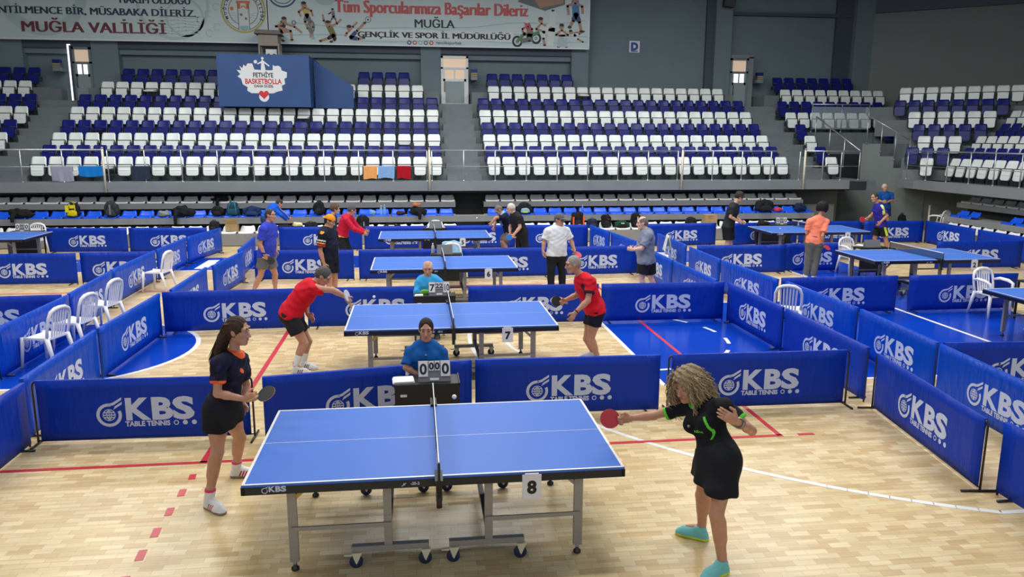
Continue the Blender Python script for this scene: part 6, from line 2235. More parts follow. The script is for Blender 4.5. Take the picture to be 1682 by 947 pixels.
for s_ in (-1, 1):
    _g.tube([tuple(K14['HP'](.033 * s_ + .026 * math.cos(a), .103, .010 + .02 * math.sin(a)) - K14['org']) for a in np.linspace(0, 2 * math.pi, 11)[:-1]], .0035, 4, closed=True)
    _g.tube([tuple(K14['HP'](.058 * s_, .10, .014) - K14['org']), tuple(K14['HP'](.08 * s_, .0, .014) - K14['org'])], .003, 4)
_g.build('eyeglasses', M['black'], PEOPLE['p14'][0])
put('p15', 'balding man in a grey shirt and black shorts beside the gangway barriers', skin='pale', hair=('fringe', srgb(120, 110, 104)), build=1.18, belly=0.55,
    shirt=dict(col=srgb(124, 132, 152), hem=-0.12, sleeve=0.8, off=0.02), legs=dict(kind='shorts', col=(0.013, 0.014, 0.018), len=0.75, off=0.022), shoes=dict(col=(0.5, 0.5, 0.5)), hand=('grip', 'grip'))
put('p16', 'curly haired player all in black reaching toward the far side table', skin='fair', hair=('mop', srgb(58, 52, 48)), build=1.08,
    shirt=dict(col=srgb(38, 42, 48), hem=-0.06, sleeve=0.7, off=0.02), legs=dict(kind='shorts', col=(0.012, 0.013, 0.016), len=0.95, off=0.024), shoes=dict(col=(0.4, 0.4, 0.4)), hand=('relax', 'relax'))
put('p17', 'player with dark bushy hair in a coral shirt and grey trousers, back turned', skin='tan', hair=('afro', srgb(30, 27, 30)), build=0.98, female=True, face=False,
    shirt=dict(col=srgb(250, 140, 112), hem=-0.06, sleeve=0.75, off=0.018), legs=dict(kind='trousers', col=srgb(94, 98, 104), len=1.0, off=0.024), shoes=dict(col=(0.7, 0.7, 0.7)), hand=('grip', 'relax'))
J17 = {k: V(*v) for k, v in JOINTS['p17'][1].items()}
racket(J17['haR'] + V(0.095, 0.02, -0.01), J17['haR'] + V(-0.03, 0.0, 0.02), V(0.2, -0.6, 0.75), RUB_R, RUB_K, 'red racket held by the player in the coral shirt')


def p18_more(c, K, m):
    J = K['J']
    a, b = J['shL'] + K['spine'] * .03, J['shL'] + (J['elL'] - J['shL']) * .62
    ab = b - a
    t = np.clip(((c - a) @ ab) / (ab @ ab), 0, 1)
    return np.where((np.linalg.norm(c - a - np.outer(t, ab), axis=1) < 0.08) & (np.abs((c - J['shL']) @ K['fwd']) < .03) & (c[:, 1] < J['shL'][1] + .02), 1, m)


def p18_leg(c, K):
    J = K['J']
    h_, k_ = J['hipL'], J['knL']
    ab = k_ - h_
    t = ((c - h_) @ ab) / (ab @ ab)
    o = c - h_ - np.outer(t, ab)
    return ((o[:, 1] < -0.07) & (np.abs(o[:, 0]) < 0.03)).astype(int)


put('p18', 'player in a purple shirt with yellow shoulder stripe, holding a red racket', skin='tan', hair=('crop', srgb(60, 56, 56)),
    shirt=dict(col=srgb(52, 44, 150), hem=-0.05, sleeve=0.62, off=0.018, mi=trim_mi(more=p18_more), cols=[srgb(214, 226, 120)]),
    legs=dict(kind='shorts', col=(0.013, 0.014, 0.02), len=0.75, off=0.02, mi=p18_leg, cols=[srgb(206, 236, 60)]), shoes=dict(col=(0.5, 0.5, 0.5)), hand=('grip', 'relax'))
J18 = {k: V(*v) for k, v in JOINTS['p18'][1].items()}
racket(J18['haR'] + V(-0.085, -0.01, 0.0), J18['haR'] + V(0.03, 0.0, 0.0), V(-0.1, -1, 0.1), RUB_R, RUB_K, 'red racket held by the player in the purple shirt')
put('p19', 'grey haired man in a blue polo shirt standing against the grey flank wall', skin='tan', hair=('short', srgb(196, 192, 186)), build=1.1,
    shirt=dict(col=srgb(24, 84, 168), hem=-0.05, sleeve=0.8, off=0.018), legs=dict(kind='shorts', col=srgb(24, 52, 120), len=0.8, off=0.02), shoes=dict(col=(0.3, 0.3, 0.3)), hand=('relax', 'relax'))
# ------------------------------------------------------------------ guard rails and poles of the stands
def rail_section(p0, p1, posts, label, h=0.97, mid=0.47, mid2=None, top=True):
    """A railing from p0 to p1 (post feet); posts are shares of the way."""
    p0, p1 = Vector(p0), Vector(p1)
    t = thing('guard_rail', label, 'railing', p0, 0, 'railings of the stands')
    d = p1 - p0
    up = Vector((0, 0, 1))
    for q in posts:
        b = MB().tube([tuple(d * q + up * 0.0), tuple(d * q + up * h)], 0.021, 7)
        b.tube([tuple(d * q), tuple(d * q + up * 0.03)], 0.038, 8)
        b.build('post', M['rail'], t)
    if top:
        MB().tube([tuple(up * h), tuple(d + up * h)], 0.022, 7).build('top_rail', M['rail'], t)
    for m_ in [mid] + ([mid2] if mid2 else []):
        if m_:
            MB().tube([tuple(up * m_), tuple(d + up * m_)], 0.012, 6).build('middle_rail', M['rail'], t)
    return t


YR = 18.83
for x0, x1, n, l in ((-16.4, -9.42, 7, 'steel guard rail with a grey and a bright blue towel, by the lowest seats'), (-9.30, 0.25, 10, 'steel guard rail with a dark and three small towels'),
                     (0.40, 8.45, 9, 'steel guard rail before the central stairs and letter sign bank'), (8.63, 12.68, 5, 'short steel guard rail at the end of the letter sign bank'),
                     (12.85, 14.82, 4, 'steel guard rail before the lone white seat and the tunnel')):
    rail_section((x0, YR, 1.79), (x1, YR, 1.79), [i / (n - 1) for i in range(n)], l)
for x, l in ((-9.36, 'cream pole on the fascia beside the dark towel'), (0.32, 'cream pole on the fascia by the central stairs'), (8.54, 'cream pole on the fascia before the letter sign bank'), (12.77, 'cream pole on the fascia by the last white seats')):
    t = thing('cream_pole', l, 'pole', (x, 18.655, 1.5), 0, 'cream poles along the fascia')
    MB().tube([(0, 0, 0.0), (0, 0, 1.32)], 0.034, 9).build('shaft', M['cream_pole'], t)
    MB().lathe([(0.04, 1.30), (0.04, 1.34), (0.02, 1.355)], (0, 0, 0), 9).build('end_cap', M['steel'], t)
    MB().box((-0.05, 0.03, 0.1), (0.05, 0.045, 0.16)).build('bracket', M['steel'], t)
rail_section((14.84, 22.33, 3.41), (17.15, 22.33, 3.41), [0, .52, 1], 'steel rail with glass along the top of the tunnel', 1.04, 0.0)
_g = bpy.data.objects[[o.name for o in bpy.data.objects if o.name.startswith('guard_rail')][-1]]
MB().box((0.03, -0.006, 0.12), (2.28, 0.006, 0.95)).build('glass_panel', M['glass'], _g)
for a, b, l in (((14.8, 21.9, 3.0), (14.86, 18.9, 1.79), 'stair rail falling beside the three single seats to the fascia end'), ((16.1, 20.62, 3.0), (17.25, 19.8, 2.15), 'stair rail falling along the stepped grey flank')):
    rail_section(a, b, [0, .34, .67, 1], l, 0.98, 0.0)
rail_section((16.86, 19.25, 1.8), (16.86, 11.0, 1.8), [i / 8 for i in range(9)], 'steel guard rail of the side stand')
MB()
t = thing('cream_pole', 'pale pole standing against the grey wall under the side stand', 'pole', (17.4, 18.6, 0.0), 0, 'cream poles along the fascia')
MB().tube([(0, 0, 0.0), (0, 0, 0.95)], 0.03, 8).build('shaft', M['cream_pole'], t)

# ------------------------------------------------------------------ towels over the middle rail
def towel(x0, x1, z0, col, label, seed=0):
    w = x1 - x0
    zr = 2.275
    y0 = YR - 0.02
    b = MB()
    def P(u, v):
        # v: 0 front hem, 0.85 over the rail, 1 back hem
        wob = 0.012 * math.sin(u * 11 + seed) + 0.008 * math.sin(u * 23 + seed * 2)
        if v < 0.8:
            k = v / 0.8
            return (x0 + w * (u + 0.03 * math.sin(seed + 3 * k) * (1 - k)), y0 - 0.012 + wob * (1 - k), z0 + (zr - z0) * k + 0.015 * math.sin(u * 6 + seed) * (1 - k))
        k = (v - 0.8) / 0.2
        if k < 0.5:
            return (x0 + w * u, y0 - 0.012 + 0.064 * k, zr + 0.008 * math.sin(math.pi * k * 2))
        return (x0 + w * u, y0 + 0.032, zr - 0.16 * (k - 0.5) * 2)
    b.grid(P, 14, 20)
    o = b.build('towel', cmat(col, 0.95, 0.12, 30, 0.4, name='towel_cloth'))
    return tag(o, label, 'towel', 'towels hung on the guard rail')


towel(-10.93, -10.30, 1.83, srgb(150, 152, 172), 'greyish lilac towel on the guard rail', 1)
towel(-10.14, -9.45, 1.97, srgb(24, 122, 206), 'wide bright blue towel on the guard rail', 2)
towel(-8.62, -8.10, 1.86, srgb(44, 54, 74), 'dark slate towel on the guard rail', 3)
towel(-1.73, -1.31, 1.88, srgb(226, 160, 96), 'orange towel on the guard rail', 4)
towel(-1.28, -0.77, 1.90, srgb(128, 166, 216), 'pale blue towel on the guard rail', 5)
towel(-0.69, -0.27, 1.89, srgb(166, 22, 36), 'dark red towel on the guard rail', 6)

# ------------------------------------------------------------------ banners on the back wall
BM = {n: mat('print_' + n, srgb(*c), 0.6) for n, c in dict(navy=(44, 60, 84), maroon=(108, 56, 66), red=(196, 96, 96), dark=(40, 52, 54), pale=(176, 196, 198), teal=(150, 192, 196), gold=(176, 178, 112),
      skin=(176, 140, 118), yellow=(206, 186, 92), olive=(122, 120, 66), black=(44, 44, 46), green=(96, 134, 92), blue=(72, 130, 178), white=(214, 222, 222), orange=(206, 128, 84), dblue=(58, 78, 120), gray=(110, 118, 122)).items()}
BN = list(BM)
bi = {n: i for i, n in enumerate(BN)}
YB_ = 25.68


def banner(x0, x1, label):
    t = thing('banner', label, 'banner', ((x0 + x1) / 2, YB_ + 0.03, 6.68), 0, 'large printed banners on the back wall')
    w = (x1 - x0) / 2
    MB().box((-w, -0.02, 0), (w, 0.02, 3.0)).build('vinyl', M['banner_cloth'], t)
    e = MB().box((-w, -0.026, -0.02), (w, 0.026, 0.03)).box((-w, -0.026, 0.0), (-w + 0.025, 0.026, 3.0)).box((w - 0.03, -0.026, 0), (w, 0.026, 3.0))
    e.build('edge_strip', mat('banner_edge', (0.72, 0.78, 0.78), 0.4), t)
    for s in (-1, 1):                # straps to the beam behind
        MB().box((s * (w - 0.3) - 0.03, 0.0, 0.3), (s * (w - 0.3) + 0.03, 0.288, 0.34)).build('bracket', M['steel'], t)
    return t


def banner_print(t, fl, name):
    return fl.build(name, [BM[n] for n in BN], (-t.location.x, -0.02, -t.location.z), (1, 0, 0), (0, 0, 1), t, 0.002)


b1 = banner(-17.0, -5.60, 'pale banner of the governor with dark lettering and a round crest')
f = Flat()
for cx, cz, r0, r1 in ((-9.0, 8.05, 1.2, 1.32), (-13.6, 8.4, 1.2, 1.6), (-8.6, 7.55, .62, .7)):
    f.ring((cx, cz), r0, r1, 0, 360, 40, bi['pale'], 0.0)
for q in range(6):
    f.line([(-9.6 + .25 * i, 6.95 + .12 * q + .03 * math.sin(i * 1.4 + q)) for i in range(7)], .03, bi['pale'], .0005)
for q in range(5):
    f.ring((-7.75 + .35 * math.sin(q * 2.1), 7.0 + .24 * q), .10, .14, 20, 300, 14, bi['pale'], .0005)
banner_print(b1, f, 'backdrop_print')
f = Flat()
f.heavy('HAKİM OLDUĞU', -10.9, 8.02, .36, .018, bi['navy'], width=2.5, lift=.001)
f.heavy('CENTİLMENCE BİR, MÜSABAKA DİLERİZ.', -15.62, 7.58, .36, .018, bi['navy'], width=7.4, lift=.001)
f.heavy('MUĞLA VALİLİĞİ', -14.42, 6.94, .54, .026, bi['maroon'], width=5.05, lift=.001)
banner_print(b1, f, 'lettering')
f = Flat()
c = (-6.46, 7.86)
f.ring(c, .75, .83, 0, 360, 56, bi['gold'], .0008)
f.disc(c, .75, bi['white'], .0006, 48)
f.ring(c, .70, .722, 0, 360, 56, bi['navy'], .0012)
f.ring(c, .53, .55, 0, 360, 48, bi['navy'], .0012)
for q in range(5):
    f.line([(c[0] - .5 + .1 * i, c[1] - .12 - .08 * q + .02 * math.sin(i * 1.5 + q)) for i in range(11)], .018, bi['teal'], .001)
f.rect(c[0] - .2, c[1] - .70, c[0] + .2, c[1] + .25, bi['white'], .0015)
for x in (-.2, .2):
    f.rect(c[0] + x - .015, c[1] - .71, c[0] + x + .015, c[1] + .25, bi['gray'], .002)
f.rect(c[0] - .16, c[1] - .69, c[0] + .16, c[1] - .56, bi['teal'], .002)
f.rect(c[0] - .26, c[1] + .25, c[0] + .26, c[1] + .34, bi['orange'], .002)
f.rect(c[0] - .2, c[1] + .05, c[0] - .1, c[1] + .25, bi['orange'], .002).rect(c[0] + .1, c[1] + .05, c[0] + .2, c[1] + .25, bi['orange'], .002)
f.ring((c[0], c[1] + .08), .05, .09, 0, 180, 12, bi['orange'], .0022)
f.rect(c[0] - .14, c[1] - .2, c[0] - .04, c[1] - .12, bi['gray'], .0022).rect(c[0] + .04, c[1] - .34, c[0] + .12, c[1] - .26, bi['gray'], .0022)
f.disc((c[0] - .42, c[1] + .05), .07, bi['orange'], .002)
for txt, a0, st_ in (('MUĞLA', 200, -14), ('VALİLİĞİ', 60, -12)):
    for i, ch in enumerate(txt):
        a = R(a0 + st_ * i)
        f.text(ch, c[0] + .62 * math.cos(a) - .05 * math.sin(a), c[1] + .62 * math.sin(a) - .05, .15, .005, bi['navy'], 'CENTER', .0016, rot=a - math.pi / 2)
banner_print(b1, f, 'crest')

b2 = banner(-5.56, 6.92, 'pale sports banner wishing all athletes success, painted figures at both ends')
f = Flat()
for q, (x0, z0, x1, z1) in enumerate(((-5.4, 6.95, 6.8, 7.2), (-5.2, 7.4, 3.0, 7.25), (0.5, 7.35, 6.7, 7.75), (-2.5, 6.85, 6.8, 6.9))):
    f.line([(x0 + (x1 - x0) * i / 12, z0 + (z1 - z0) * i / 12 + .05 * math.sin(i * .9 + q)) for i in range(13)], .03, bi['teal'], 0)
f.rect(-2.45, 6.90, 3.85, 7.27, bi['white'], .0003)
banner_print(b2, f, 'backdrop_print')
f = Flat()
f.heavy('Tüm Sporcularımıza Başarılar Dileriz', -3.05, 7.87, .66, .030, bi['red'], width=7.45, lift=.001)
f.heavy('MUĞLA', -.06, 7.37, .44, .014, bi['dark'], width=1.54, lift=.001)
f.heavy('GENÇLİK VE SPOR İL MÜDÜRLÜĞÜ', -2.24, 6.975, .30, .020, bi['dark'], width=5.93, lift=.001)
for i, cc in enumerate(('dblue', 'red', 'teal', 'gray', 'red')):
    f.disc((-.26 + .215 * i, 6.80), .085, bi[cc], .001)
    f.disc((-.26 + .215 * i, 6.80), .04, bi['white'], .0015)
f.text('gencliksporbak', .78, 6.765, .15, .003, bi['dblue'], width=1.02, lift=.001)
banner_print(b2, f, 'lettering')


def figure(f, head, hip, hands, feet, top, low, skin='skin', w=.13, neck=None, hair='black'):
    """A painted athlete: head, trunk, arms and legs as brush strokes."""
    hd, hp = Vector(head), Vector(hip)
    sh = Vector(neck) if neck else hd + (hp - hd) * .28
    f.line([sh, hp], w * 1.7, bi[top], .001)
    for h_ in hands:
        f.line([sh] + [Vector(q) for q in h_], w * .62, bi[skin], .0014)
    for q_ in feet:
        pts = [hp] + [Vector(q) for q in q_]
        f.line(pts, w * .75, bi[skin], .0012)
        m_ = pts[0] + (pts[1] - pts[0]) * .7
        f.line([pts[0], m_], w * 1.15, bi[low], .0016)
        f.disc(tuple(pts[-1]), w * .5, bi['black'], .0018, 10, .6)
    f.disc(tuple(hd), w * .82, bi[skin], .0018, 12, 1.15)
    f.disc((hd.x, hd.y + w * .45), w * .75, bi[hair], .002, 12, .6)


f = Flat()
figure(f, (-4.98, 7.55), (-5.1, 7.12), [[(-4.6, 7.3), (-4.35, 7.1)], [(-5.3, 7.3), (-4.9, 7.2)]], [[(-4.75, 7.15), (-4.72, 6.82)], [(-5.35, 7.0), (-5.05, 6.78)]], 'black', 'skin')
f.ring((-4.62, 7.45), .05, .09, 0, 360, 14, bi['gray'], .001)
figure(f, (-4.22, 8.12), (-4.12, 7.75), [[(-4.42, 7.85), (-4.35, 7.7)], [(-3.95, 7.9), (-3.9, 7.72)]], [[(-4.2, 7.5), (-4.1, 7.25)], [(-4.0, 7.5), (-3.9, 7.3)]], 'yellow', 'gray')
f.ring((-3.98, 7.32), .10, .14, 0, 360, 18, bi['gray'], .0022, 1.8)
f.line([(-4.1, 7.6), (-3.95, 7.1)], .06, bi['gray'], .0024)
figure(f, (-3.35, 7.45), (-3.15, 7.02), [[(-3.5, 7.55), (-3.52, 7.75)], [(-3.0, 7.45), (-2.85, 7.6)]], [[(-3.1, 6.85), (-3.25, 6.78)], [(-3.35, 6.9), (-3.65, 6.8)]], 'olive', 'black')
figure(f, (-3.15, 7.95), (-3.12, 7.72), [[(-3.3, 7.8), (-3.22, 7.85)]], [[(-3.2, 7.6), (-3.25, 7.5)], [(-3.05, 7.6), (-3.02, 7.5)]], 'gray', 'gray', w=.07)
figure(f, (-2.55, 7.3), (-2.5, 6.95), [[(-2.65, 7.1), (-2.7, 7.0)], [(-2.4, 7.35), (-2.25, 7.5)]], [[(-2.25, 7.2), (-1.95, 7.5)], [(-2.2, 6.9), (-2.0, 6.95)]], 'white', 'dblue')
f.disc((-1.82, 7.62), .11, bi['white'], .002).ring((-1.82, 7.62), .09, .11, 0, 360, 16, bi['black'], .0024).disc((-1.82, 7.62), .04, bi['black'], .0024, 6)
f.rect(-4.05, 6.9, -3.9, 7.25, bi['skin'], .001).rect(-4.0, 6.85, -3.85, 6.95, bi['teal'], .0013)
f.ring((-5.0, 8.55), .5, .56, 200, 340, 20, bi['dblue'], .001).ring((-5.0, 8.55), .4, .43, 200, 340, 20, bi['dblue'], .001)
f.ring((-3.4, 8.6), .3, .5, 200, 340, 20, bi['pale'], .001)
# motocross rider
for c_ in ((4.0, 6.92), (4.75, 7.05)):
    f.ring(c_, .13, .21, 0, 360, 22, bi['black'], .0014, 1.05)
    f.ring(c_, .03, .06, 0, 360, 12, bi['gray'], .0014)
f.line([(4.0, 6.92), (4.28, 7.22), (4.55, 7.15), (4.85, 7.28)], .13, bi['green'], .0016)
f.line([(4.2, 6.95), (4.55, 7.0)], .18, bi['gray'], .0015)
figure(f, (4.38, 7.62), (4.55, 7.22), [[(4.2, 7.4), (4.22, 7.28)], [(4.6, 7.4), (4.4, 7.3)]], [[(4.4, 7.12), (4.48, 6.95)]], 'gray', 'olive', 'red', hair='white')
# martial artists in white, one kicking high
figure(f, (4.93, 7.75), (5.05, 7.3), [[(4.75, 7.4), (4.95, 7.35)], [(5.2, 7.5), (5.35, 7.48)]], [[(5.05, 7.05), (5.1, 6.8)], [(5.4, 7.7), (5.42, 8.12)]], 'white', 'white')
f.line([(5.32, 6.85), (5.38, 7.4), (5.45, 8.0)], .26, bi['white'], .0013)
figure(f, (5.78, 7.52), (5.82, 7.05), [[(5.55, 7.2), (5.9, 7.18)], [(6.05, 7.2), (5.7, 7.15)]], [[(5.72, 6.8), (5.66, 6.74)], [(5.95, 6.8), (5.98, 6.74)]], 'white', 'pale')
f.rect(5.62, 6.74, 6.02, 7.08, bi['pale'], .0021)
# player in light blue, resting figure
figure(f, (6.3, 8.6), (6.35, 8.0), [[(6.0, 8.3), (6.05, 8.0)], [(6.6, 8.3), (6.62, 8.05)]], [[(6.25, 7.75), (6.1, 7.5)], [(6.5, 7.7), (6.58, 7.35)]], 'blue', 'dblue', w=.17)
figure(f, (6.15, 7.32), (6.3, 7.2), [[(6.4, 7.3), (6.6, 7.35)]], [[(6.5, 7.25), (6.68, 7.35)], [(6.45, 7.05), (6.65, 6.95)]], 'white', 'white', w=.1)
f.poly([(4.0, 8.42), (5.1, 8.1), (5.9, 8.35), (5.9, 8.6), (4.2, 8.6)], bi['gray'], .001)
f.poly([(4.9, 8.2), (5.85, 8.4), (5.85, 8.6), (4.6, 8.6)], bi['skin'], .0014)
banner_print(b2, f, 'painted_figures')

# ------------------------------------------------------------------ blue booth in the stand
t = thing('press_booth', 'deep blue booth in the stand with a white splash emblem', 'booth', (-5.31, 22.7, 4.2), 0)
MB().prism([(-1.56, 0.0), (1.57, 0.0), (1.57, 1.76), (-1.55, 1.78)], 0.0, 0.08, 'XZ').box((1.49, 0.08, 0.0), (1.57, 3.2, 1.76)).box((-1.55, 0.08, 0.0), (-1.47, 3.2, 1.77)).build('front_panel', M['booth_blue'], t)
MB().prism([(1.62, 0.0), (1.62, 1.68), (3.0, 0.78), (3.0, 0.0)], 0.9, 0.96, 'XZ').build('side_panel', M['booth_blue'], t)
MB().box((-1.5, 0.08, 1.70), (1.55, 3.2, 1.74)).build('cover_board', M['booth_blue'], t)
BC = [mat('emblem_white', (0.75, 0.79, 0.8), 0.6), M['ink'], mat('emblem_red', srgb(206, 44, 48), 0.6)]
f = Flat()
splash = [(-.90, 1.24), (-.74, 1.22), (-.80, 1.38), (-.70, 1.30), (-.66, 1.42), (-.58, 1.36), (-.52, 1.46), (-.36, 1.46), (-.30, 1.26), (-.02, 1.24), (.30, 1.24), (.32, 1.26), (.33, 1.42), (.40, 1.38), (.52, 1.40), (.60, 1.34), (.62, 1.24), (.80, 1.18), (.78, 1.0), (.70, .96), (.72, .78), (.60, .72), (.62, .56), (.44, .52), (.30, .46), (-.44, .46), (-.58, .54), (-.56, .66), (-.72, .76), (-.76, .94), (-.88, 1.02), (-.78, 1.10)]
f.poly(splash, 0, 0)
figure_pts = [(-.08, 1.24), (.08, 1.24), (.04, 1.48), (.20, 1.36), (.22, 1.40), (.02, 1.56), (-.02, 1.60), (-.06, 1.54), (-.20, 1.46), (-.18, 1.43), (-.06, 1.48)]
f.poly(figure_pts, 0, 0)
f.disc((-.25, 1.52), .06, 0, 0)
f.disc((-.01, 1.64), .045, 0, 0)
f.text('FETHİYE', -.36, 1.00, .22, .006, 1, lift=.0015, width=.68)
f.text('BASKETBOLLA', -.64, .78, .24, .008, 2, lift=.0015, width=1.24)
f.text('DAHA GÜZEL', -.34, .66, .12, .004, 1, lift=.0015, width=.66)
f.disc((-.02, .34), .17, 0, .0008)
f.poly([(-.02 + .0105 * 16 * math.sin(a) ** 3, .42 + .0105 * (13 * math.cos(a) - 5 * math.cos(2 * a) - 2 * math.cos(3 * a) - math.cos(4 * a))) for a in np.linspace(0, 2 * math.pi, 30)[:-1]], 2, .002)
f.build('splash_emblem', BC, (0, 0, 0), (1, 0, 0), (0, 0, 1), t, 0.004)

# timber lookout on top of the booth
t = thing('timber_lookout', 'small timber box with an overhanging lid on posts above the blue booth', 'box', (-5.45, 25.0, 5.962), 0)
MB().box((-.34, -.3, .52), (.36, .3, .92)).build('box_body', M['timber'], t)
MB().prism([(-.48, .94), (.50, .92), (.42, 1.06), (-.40, 1.08)], -.42, .4, 'XZ').build('lid', mat('lid_board', (.17, .15, .14), .6), t)
for x in (-.36, .34):
    MB().box((x, -.28, 0), (x + .06, -.22, .6)).build('post', M['timber'], t)
    MB().box((x, .22, 0), (x + .06, .28, .6)).build('post', M['timber'], t)
MB().box((-.14, -.05, 0), (.26, .0, .42)).build('white_board', M['bench_white'], t)
f = Flat().ring((.06, .30), .08, .2, 200, 340, 14)
f.build('blue_mark', M['booth_blue'], (0, -.05, 0), (1, 0, 0), (0, 0, 1), t, .003)
MB().box((-.9, -.4, -.02), (.9, .4, .04)).build('base_board', M['booth_blue'], t)

# letter sign
t = thing('letter_sign', 'white square sign with a blue letter D high on the back wall', 'sign', (8.98, 26.38, 6.88), 0)
MB().box((-.22, -.02, -.23), (.22, .02, .23)).build('plate', M['card_white'], t)
f = Flat().text('D', -.005, -.125, .40, .03, 0, 'CENTER').rect(-.15, -.20, .15, -.16)
f.build('letter', mat('sign_blue', srgb(30, 82, 150), .6), (0, -.02, 0), (1, 0, 0), (0, 0, 1), t, .002)
# loudspeaker on its column
t = thing('loudspeaker', 'black loudspeaker hung on a wall column at the top edge', 'loudspeaker', (12.72, 25.72, 8.4), R(-8))
b = MB().prism([(-.25, 0.05), (.18, 0), (.27, 1.0), (-.2, 1.0)], -.2, .2, 'XZ')
bo = b.build('cabinet', M['black'], t)
MB().prism([(-.2, .1), (.15, .06), (.22, .95), (-.16, .95)], -.215, -.2, 'XZ').build('grille', M['seat_frame'], bo)
MB().box((-.05, .15, .3), (.05, .27, .4)).build('wall_bracket', M['steel'], t)
# small boxes beside the doors
for x, y, z, l in ((-13.36, 25.86, 5.55, 'small blue topped box with yellow stripes beside the ajar door'), (2.28, 25.86, 5.42, 'small blue topped box with yellow stripes beside the white framed door'), (14.24, 25.86, 5.45, 'small blue topped box with yellow stripes beside the daylit door')):
    t = thing('wall_box', l, 'wall box', (x, y, z), 0, 'small boxes beside the doors')
    MB().box((-.13, -.12, .0), (.13, .54, .14)).build('base', M['fascia'], t)
    MB().box((-.12, -.11, .14), (.12, .12, .30)).build('case', mat('box_case', (.10, .10, .11), .5), t)
    for zz in (.17, .24):
        MB().box((-.125, -.118, zz), (.125, -.105, zz + .025)).build('stripe', mat('box_stripe', (.5, .42, .16), .6), t)
    MB().box((-.125, -.115, .30), (.125, .12, .42)).build('lid', M['seat_blue'], t)

# ------------------------------------------------------------------ balls
for p, l in (((0.168, 0.30, 0.985), 'white ball in flight over the nearest table'), ((-0.71, 4.40, 1.03), 'white ball in flight near the bending man in red'), ((9.62, 13.72, 0.781), 'white ball lying on the far side table'), ((1.44, 14.0, 1.11), 'white ball in flight toward the two men in black')):
    b = MB().lathe([(0.0001, -.02)] + [(.02 * math.sin(a), -.02 * math.cos(a)) for a in np.linspace(.3, 2.85, 9)] + [(0.0001, .02)], (0, 0, 0), 14)
    o = b.build('table_tennis_ball', M['white'])
    o.location = p
    tag(o, l, 'ball', 'balls in play')

# ------------------------------------------------------------------ papers, bottles and bags on the desks
def slab_thing(name, lo, hi, m, label, cat, rz=0.0):
    t = MB().box(lo, hi)
    me = t.mesh(name, m)
    recalc(me)
    o = link(name, me)
    return tag(o, label, cat)


b = MB()
for i in range(4):
    b.box((-.12 + .004 * i, -.08 - .003 * i, .0 + .006 * i), (.10 - .003 * i, .10, .0055 + .006 * i))
o = b.build('paper_stack', M['paper'])
o.location = (-0.275, 1.66, 0.701)
o.rotation_euler = (0, 0, R(4))
tag(o, 'stack of white score sheets on the nearest umpire desk', 'paper')
b = MB()
for i in range(3):
    b.box((-.07 + .004 * i, -.05, .006 * i), (.06, .06, .0055 + .006 * i))
o = b.build('paper_stack', M['paper'])
o.location = (-0.10, 6.02, 0.701)
tag(o, 'small white papers on the desk of the light blue umpire', 'paper')
o = MB().prism([(-.10, 0), (.12, 0), (.09, .05), (-.05, .06)], -.05, .06, 'XZ').build('pencil_case', cmat(srgb(110, 176, 70), .7))
bevel(o.data, .012)
o.location = (0.0, 6.20, 0.7005)
tag(o, 'green and black pouch on the desk of the light blue umpire', 'pouch')


def bottle(x, y, z, h, r, m, label, capm=None):
    t = thing('water_bottle', label, 'bottle', (x, y, z), 0, 'bottles about the hall')
    MB().lathe([(r * .9, 0), (r, .01), (r, h * .62), (r * .85, h * .72), (r * .35, h * .86), (r * .35, h * .92)], (0, 0, 0), 12).build('bottle_body', m, t)
    MB().lathe([(r * .42, h * .92), (r * .42, h), (r * .3, h)], (0, 0, 0), 10).build('cap', capm or M['white'], t)
    return t


PET = clear_mat('pet_clear', srgb(150, 200, 235), .45)
bottle(0.22, 10.6, .701, .22, .034, mat('flask_grey', (.5, .52, .55), .3, .4), 'grey flask on the desk with the turned scoreboard')
bottle(5.17, 18.3, .805, .25, .036, mat('bottle_blue', srgb(70, 120, 220), .3), 'blue bottle on a bench seat behind the orange trimmed bag')
bottle(-1.20, 18.32, .80, .28, .045, PET, 'clear water bottle on the bench, nearest the stairs of a pair')
bottle(-1.10, 18.36, .80, .30, .045, PET, 'clear water bottle on the bench, beside its twin')

# ------------------------------------------------------------------ bags, jackets and cartons on the benches
def soft(name, size, col, par, seed=1, round_=.35, squash=1.0, rip=.012, h=.014, loc=(0, 0, 0), rough=.85):
    """A filled cloth shape: rounded box with buckles, its base at z = 0."""
    sx, sy, sz = size
    F = Field((-sx / 2 - .06, -sy / 2 - .06, -.02), (sx / 2 + .06, sy / 2 + .06, sz + .07), h)
    X = F.lo[0] + h * np.arange(F.n[0])[:, None, None]
    Y = F.lo[1] + h * np.arange(F.n[1])[None, :, None]
    Z = F.lo[2] + h * np.arange(F.n[2])[None, None, :]
    k = np.clip(Z / sz, 0, 1)
    ax, ay = sx / 2 * (1 - .22 * squash * k ** 2), sy / 2 * (1 - .3 * squash * k ** 2)
    q = ((np.abs(X) / ax) ** 3.2 + (np.abs(Y) / ay) ** 3.0 + (np.abs(Z - sz / 2) / (sz / 2)) ** 3.2) ** (1 / 3.1) - 1
    F.D = (q * min(sx, sy, sz) / 2 + rip * np.sin(17 * X + seed) * np.sin(15 * Z + 2 * seed + 8 * Y) + rip * .5 * np.sin(37 * X - 29 * Z + seed)).astype(np.float32)
    F.cut((0, 0, 0.0), (0, 0, -1))
    me = F.mesh(name, cmat(col, rough, .12, 18, .2, name='bag_cloth'), (0, 0, 0))
    o = link(name, me, par)
    o.location = loc
    return o


